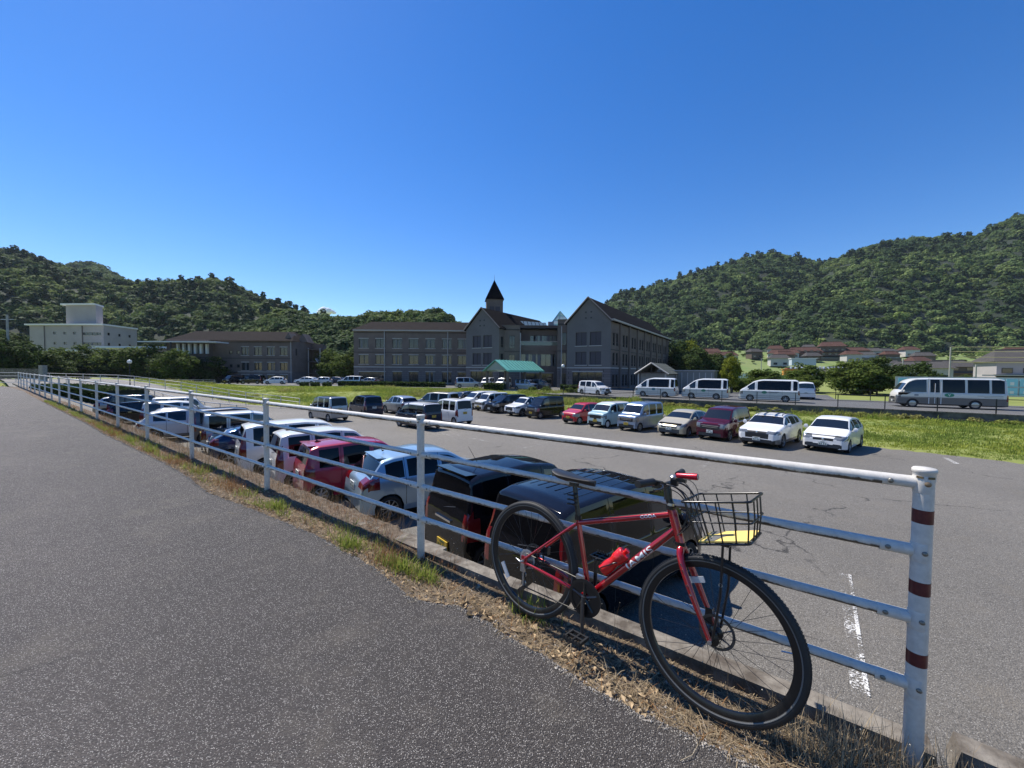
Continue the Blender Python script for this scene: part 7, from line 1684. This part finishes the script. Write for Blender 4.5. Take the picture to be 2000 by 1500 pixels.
# leafy weeds along the foot of the road wall
lw = [var('weed', crown_mesh('weed', 700+i, 9, 40, .11, (1, 1, .7), .4, M['grass_tall'])) for i in range(2)]
P3 = np.array([rp(random.uniform(-20, 22), random.uniform(.3, 1.2), -1.95) for _ in range(90)]); tag(scatter('wall_weeds', P3, .18+.35*rng.random(len(P3)), lw), kind='stuff')

# ================================================================== VERGE VEGETATION
M['straw'] = mat('straw', (.30, .215, .115), .8, rand=.3); M['straw'] = leaf_mat('dry_straw', (.175, .130, .078), (.36, .285, .185), .5, .3)
M['rust_grass'] = leaf_mat('reddish_dry_grass', (.24, .115, .045), (.32, .18, .075), .35, .3)
M['green_weed'] = leaf_mat('green_weed', (.20, .25, .045), (.27, .30, .07), .3, .4)
M['dead_leaf'] = leaf_mat('dead_leaf', (.36, .27, .165), (.36, .27, .165), .6, .2)
def blades(name, A_, P_, mat_, hmin, hmax, w, lie, seed, seedhead=False):
    r = np.random.default_rng(seed); n = len(A_); q, z = verge_pt(np.array(A_), np.array(P_))
    base = np.stack([q[:, 0], q[:, 1], z], 1); a = r.uniform(0, 2*PI, n); h = r.uniform(hmin, hmax, n); l_ = np.clip(r.normal(lie, .25, n), .02, 1.5)
    dirv = np.stack([np.cos(a)*np.sin(l_), np.sin(a)*np.sin(l_), np.cos(l_)], 1); side = np.stack([-np.sin(a), np.cos(a), np.zeros(n)], 1)*(w*(.6+.8*r.random(n)))[:, None]
    grav = np.zeros((n, 3)); grav[:, 2] = -1
    m1 = base+dirv*(h*.5)[:, None]; tip = base+dirv*h[:, None]+grav*(h*.25*np.minimum(l_, 1))[:, None]; tip[:, 2] = np.maximum(tip[:, 2], base[:, 2]+.004)
    V = np.stack([base-side, base+side, m1+side*.8, m1-side*.8, tip+side*.15, tip-side*.15], 1).reshape(-1, 3); k = np.arange(n)*6
    F = np.concatenate([np.stack([k, k+1, k+2, k+3], 1), np.stack([k+3, k+2, k+4, k+5], 1)])
    o = link(name, np_mesh(name, V, F, mat_)); tag(o, kind='stuff'); return tip
r = np.random.default_rng(12)
def clumped(n, centers, s, lo, hi):
    c = centers[r.integers(0, len(centers), n)]; return c[:, 0]+r.normal(size=n)*s, np.clip(c[:, 1]+r.normal(size=n)*s*.6, lo, hi)
def pmax(a): return np.interp(a, A, PPE)
def field(n, amin, amax, dens_near=True):
    a = amax-(amax-amin)*r.random(n)**1.7; t = r.random(n)**.8; return a, pmax(a)*t*.98
a, p = field(25000, -30, 2.6); blades('dry_grass', a, p, M['straw'], .02, .09, .0013, 1.2, 1)
a, p = field(3400, -40, 2.6); blades('dry_grass', a, p, M['rust_grass'], .03, .12, .0015, .9, 2)
a, p = field(9000, -26, 0); blades('dry_grass', a, p, M['straw'], .05, .14, .0016, 1.35, 31)
cc = np.array([(x, r.uniform(.05, .35)) for x in r.uniform(-28, -2.6, 110)]); a, p = clumped(6000, cc, .10, .0, 2); p = np.minimum(p, pmax(a)*.8); blades('green_weeds', a, p, M['green_weed'], .04, .15, .0024, .55, 3)
cc = np.array([(-3.45, .28), (-2.85, .25), (-5.0, .2), (-11.6, .25), (-9.9, .25), (-1.75, .10), (-2.6, .2)]); a, p = clumped(1300, cc, .07, .0, 2); blades('green_weeds', a, p, M['green_weed'], .05, .16, .0028, .5, 4)
cc = np.array([(x, .1+.2*r.random()) for x in np.concatenate([r.uniform(-16, -5, 20), [-3.05, -3.0, -8.4, -13.5, -14.2, -6.2]])]); a, p = clumped(2300, cc, .12, 0, 2); p = np.minimum(p, pmax(a)*.9); blades('dry_grass', a, p, M['rust_grass'], .06, .19, .0015, .5, 5)
a = r.uniform(-20, 1.2, 600); p = r.uniform(-.02, .16, 600); tips = blades('weed_stalks', a, p, M['straw'], .10, .28, .0009, .3, 6)
sel_ = r.random(len(tips)) < .6; hd = tips[sel_]; s = .0028
octv = np.array([(1, 0, 0), (-1, 0, 0), (0, 1, 0), (0, -1, 0), (0, 0, 1), (0, 0, -1)])*s; of = np.array([(0, 2, 4), (2, 1, 4), (1, 3, 4), (3, 0, 4), (2, 0, 5), (1, 2, 5), (3, 1, 5), (0, 3, 5)])
def octs(name, P, sc, m, kind='stuff'):
    n = len(P); sc = np.asarray(sc).reshape(n, -1)
    V = (P[:, None, :]+octv[None]/s*(sc[:, None, :] if sc.shape[1] == 3 else sc[:, :, None])).reshape(-1, 3); F = (of[None]+6*np.arange(n)[:, None, None]).reshape(-1, 3)
    o = link(name, np_mesh(name, V, F, m)); tag(o, kind=kind); return o
octs('seed_heads', hd, np.full((len(hd), 1), .0028)*r.uniform(.7, 1.4, (len(hd), 1)), leaf_mat('seed_head', (.45, .40, .32), (.5, .45, .36), .3, .1))
n_ = 6500; a = 1.5-26*r.random(n_)**1.4; p = r.uniform(-.02, .05, n_)-.27*r.random(n_)*(a < -3.5); blades('kerb_litter', a, p, M['straw'], .02, .07, .0012, 1.2, 21)
n_ = 2600; a = -2.5-24*r.random(n_)**1.3; blades('kerb_litter', a, r.uniform(-.05, .10, n_)-.2*r.random(n_)*(a < -3.5), M['rust_grass'], .05, .18, .0014, .8, 22)
n_ = 2600; a = -3.3-14*r.random(n_); blades('weed_stalks', a, r.uniform(-.28, .0, n_), M['straw'], .08, .26, .0010, .45, 23)
# tall dry clump at the fence end
cc = np.array([(.02, .16), (-.15, .10), (.18, .05), (-.28, .22), (.3, .25)]); a, p = clumped(1500, cc, .10, -.02, .5); blades('dry_grass', a, p, M['straw'], .07, .24, .0012, .40, 7)
a = r.uniform(-.5, 1.2, 2600); p = r.uniform(0, 1, 2600)*pmax(a); blades('dry_grass', a, p, M['straw'], .03, .13, .0012, 1.0, 8)
# gravel and crumbs along the asphalt edge
n = 26000; a = 2.6-(30)*r.random(n)**2.2; p = pmax(a)+.03-np.abs(r.normal(size=n))*.055; q, z = verge_pt(a, p); sc = np.abs(r.normal(size=(n, 1)))*.0022+.0016; sc = sc*r.uniform(.6, 1.2, (n, 3))
z = np.where(p > pmax(a), .001, z); P = np.stack([q[:, 0], q[:, 1], z+sc[:, 2]*.4], 1)
gm = leaf_mat('gravel_bits', (.34, .30, .25), (.5, .46, .40), .45, 0.0); octs('gravel', P, sc, gm)
n = 9000; a = 2.6-(22)*r.random(n)**2; p = pmax(a)*r.random(n); q, z = verge_pt(a, p); sc = (np.abs(r.normal(size=(n, 1)))*.003+.002)*r.uniform(.5, 1.2, (n, 3)); octs('gravel', np.stack([q[:, 0], q[:, 1], z+sc[:, 2]*.3], 1), sc, gm)
# fallen leaves
n = 4200; a = -.9-(24)*r.random(n)**1.25; p = pmax(a)*(.05+.97*r.random(n)**.8); q, z = verge_pt(a, p); an = r.uniform(0, 2*PI, n); L1 = r.uniform(.007, .024, n); W1 = L1*r.uniform(.35, .6, n); cur = r.uniform(.1, .6, n)*L1
d1 = np.stack([np.cos(an), np.sin(an), r.normal(size=n)*.25], 1); d2 = np.stack([-np.sin(an), np.cos(an), r.normal(size=n)*.35], 1); c0 = np.stack([q[:, 0], q[:, 1], z+.006+.008*r.random(n)], 1); upz = np.array([0, 0, 1.])
V = np.stack([c0-d1*L1[:, None], c0-d2*W1[:, None]+upz*cur[:, None], c0+d1*L1[:, None], c0+d2*W1[:, None]+upz*cur[:, None]], 1).reshape(-1, 3); k = np.arange(n)*4
o = link('fallen_leaves', np_mesh('fallen_leaves', V, np.concatenate([np.stack([k, k+1, k+2], 1), np.stack([k, k+2, k+3], 1)]), M['dead_leaf'])); tag(o, kind='stuff')
# two large curled leaves and a few twigs by the path
def big_leaf(a_, p_, rz, s_, lab):
    q, z = verge_pt(a_, p_); b = MB(); n_ = 8
    for i in range(n_+1):
        t = i/n_; w = .5*math.sin(PI*min(1, t*1.05))**.7*.5+.004
        for j, f in enumerate((-1, -.4, 0, .4, 1)): b.v.append(((t-.5)*s_, w*f*s_*.8, s_*(.18*f*f+.10*math.sin(t*9)*abs(f)+.10*(t-.5)**2*4)))
    for i in range(n_):
        for j in range(4): b.f.append((i*5+j, i*5+j+1, i*5+j+6, i*5+j+5)); b.m.append(0)
    o = b.build('dead_leaf', M['dead_leaf'], None, 180, loc=(float(q[0]), float(q[1]), float(z)+.012), rot=(.2, -.1, rz)); tag(o, lab, 'leaf', 'big curled leaves')
big_leaf(-1.98, .36, .5, .095, 'large curled dry leaf nearer the bicycle on the verge'); big_leaf(-2.12, .30, 1.3, .08, 'crumpled dry leaf left of the other curled leaf')
tw_ = random.Random(9)
for (x, y, L_, an, lab) in ((.66, 1.44, .16, .3, 'curved pale dry stalk on the asphalt below the front wheel'), (-2.95, 3.98, .30, -.35, 'long thin twig on the path edge left of the post'), (-.66, 2.44, .14, .2, 'short twig poking onto the asphalt by the leaf pair')):
    b = MB(); b.tube([(0, 0, .006), (L_*.35*math.cos(an), L_*.35*math.sin(an), .012), (L_*.7*math.cos(an+.25), L_*.7*math.sin(an+.25), .010), (L_*math.cos(an+.5), L_*math.sin(an+.5), .006)], [.0016, .0013, .0011, .0007], 5); tag(b.build('twig', mat('twig', (.36, .29, .19), .8) if 'twig' not in bpy.data.materials else bpy.data.materials['twig'], None, 60, loc=(x, y, 0)), lab, 'twig', 'twigs on the path')
# ================================================================== AIR
def haze(dens):
    x0, x1, y0, y1, z0, z1 = -1500, 1500, -200, 1150, -8.5, 262
    b = MB(); b.box(((x0+x1)/2, (y0+y1)/2, (z0+z1)/2), (x1-x0, y1-y0, z1-z0))
    m = bpy.data.materials.new('haze'); m.use_nodes = True; nt = m.node_tree; nt.nodes.clear(); o = nt.nodes.new('ShaderNodeOutputMaterial'); v = nt.nodes.new('ShaderNodeVolumePrincipled')
    v.inputs['Color'].default_value = (.72, .84, 1, 1); v.inputs['Density'].default_value = dens; v.inputs['Anisotropy'].default_value = .2
    nt.links.new(v.outputs[0], o.inputs['Volume']); ob = b.build('haze', m); tag(ob, kind='stuff')
haze(.00007)
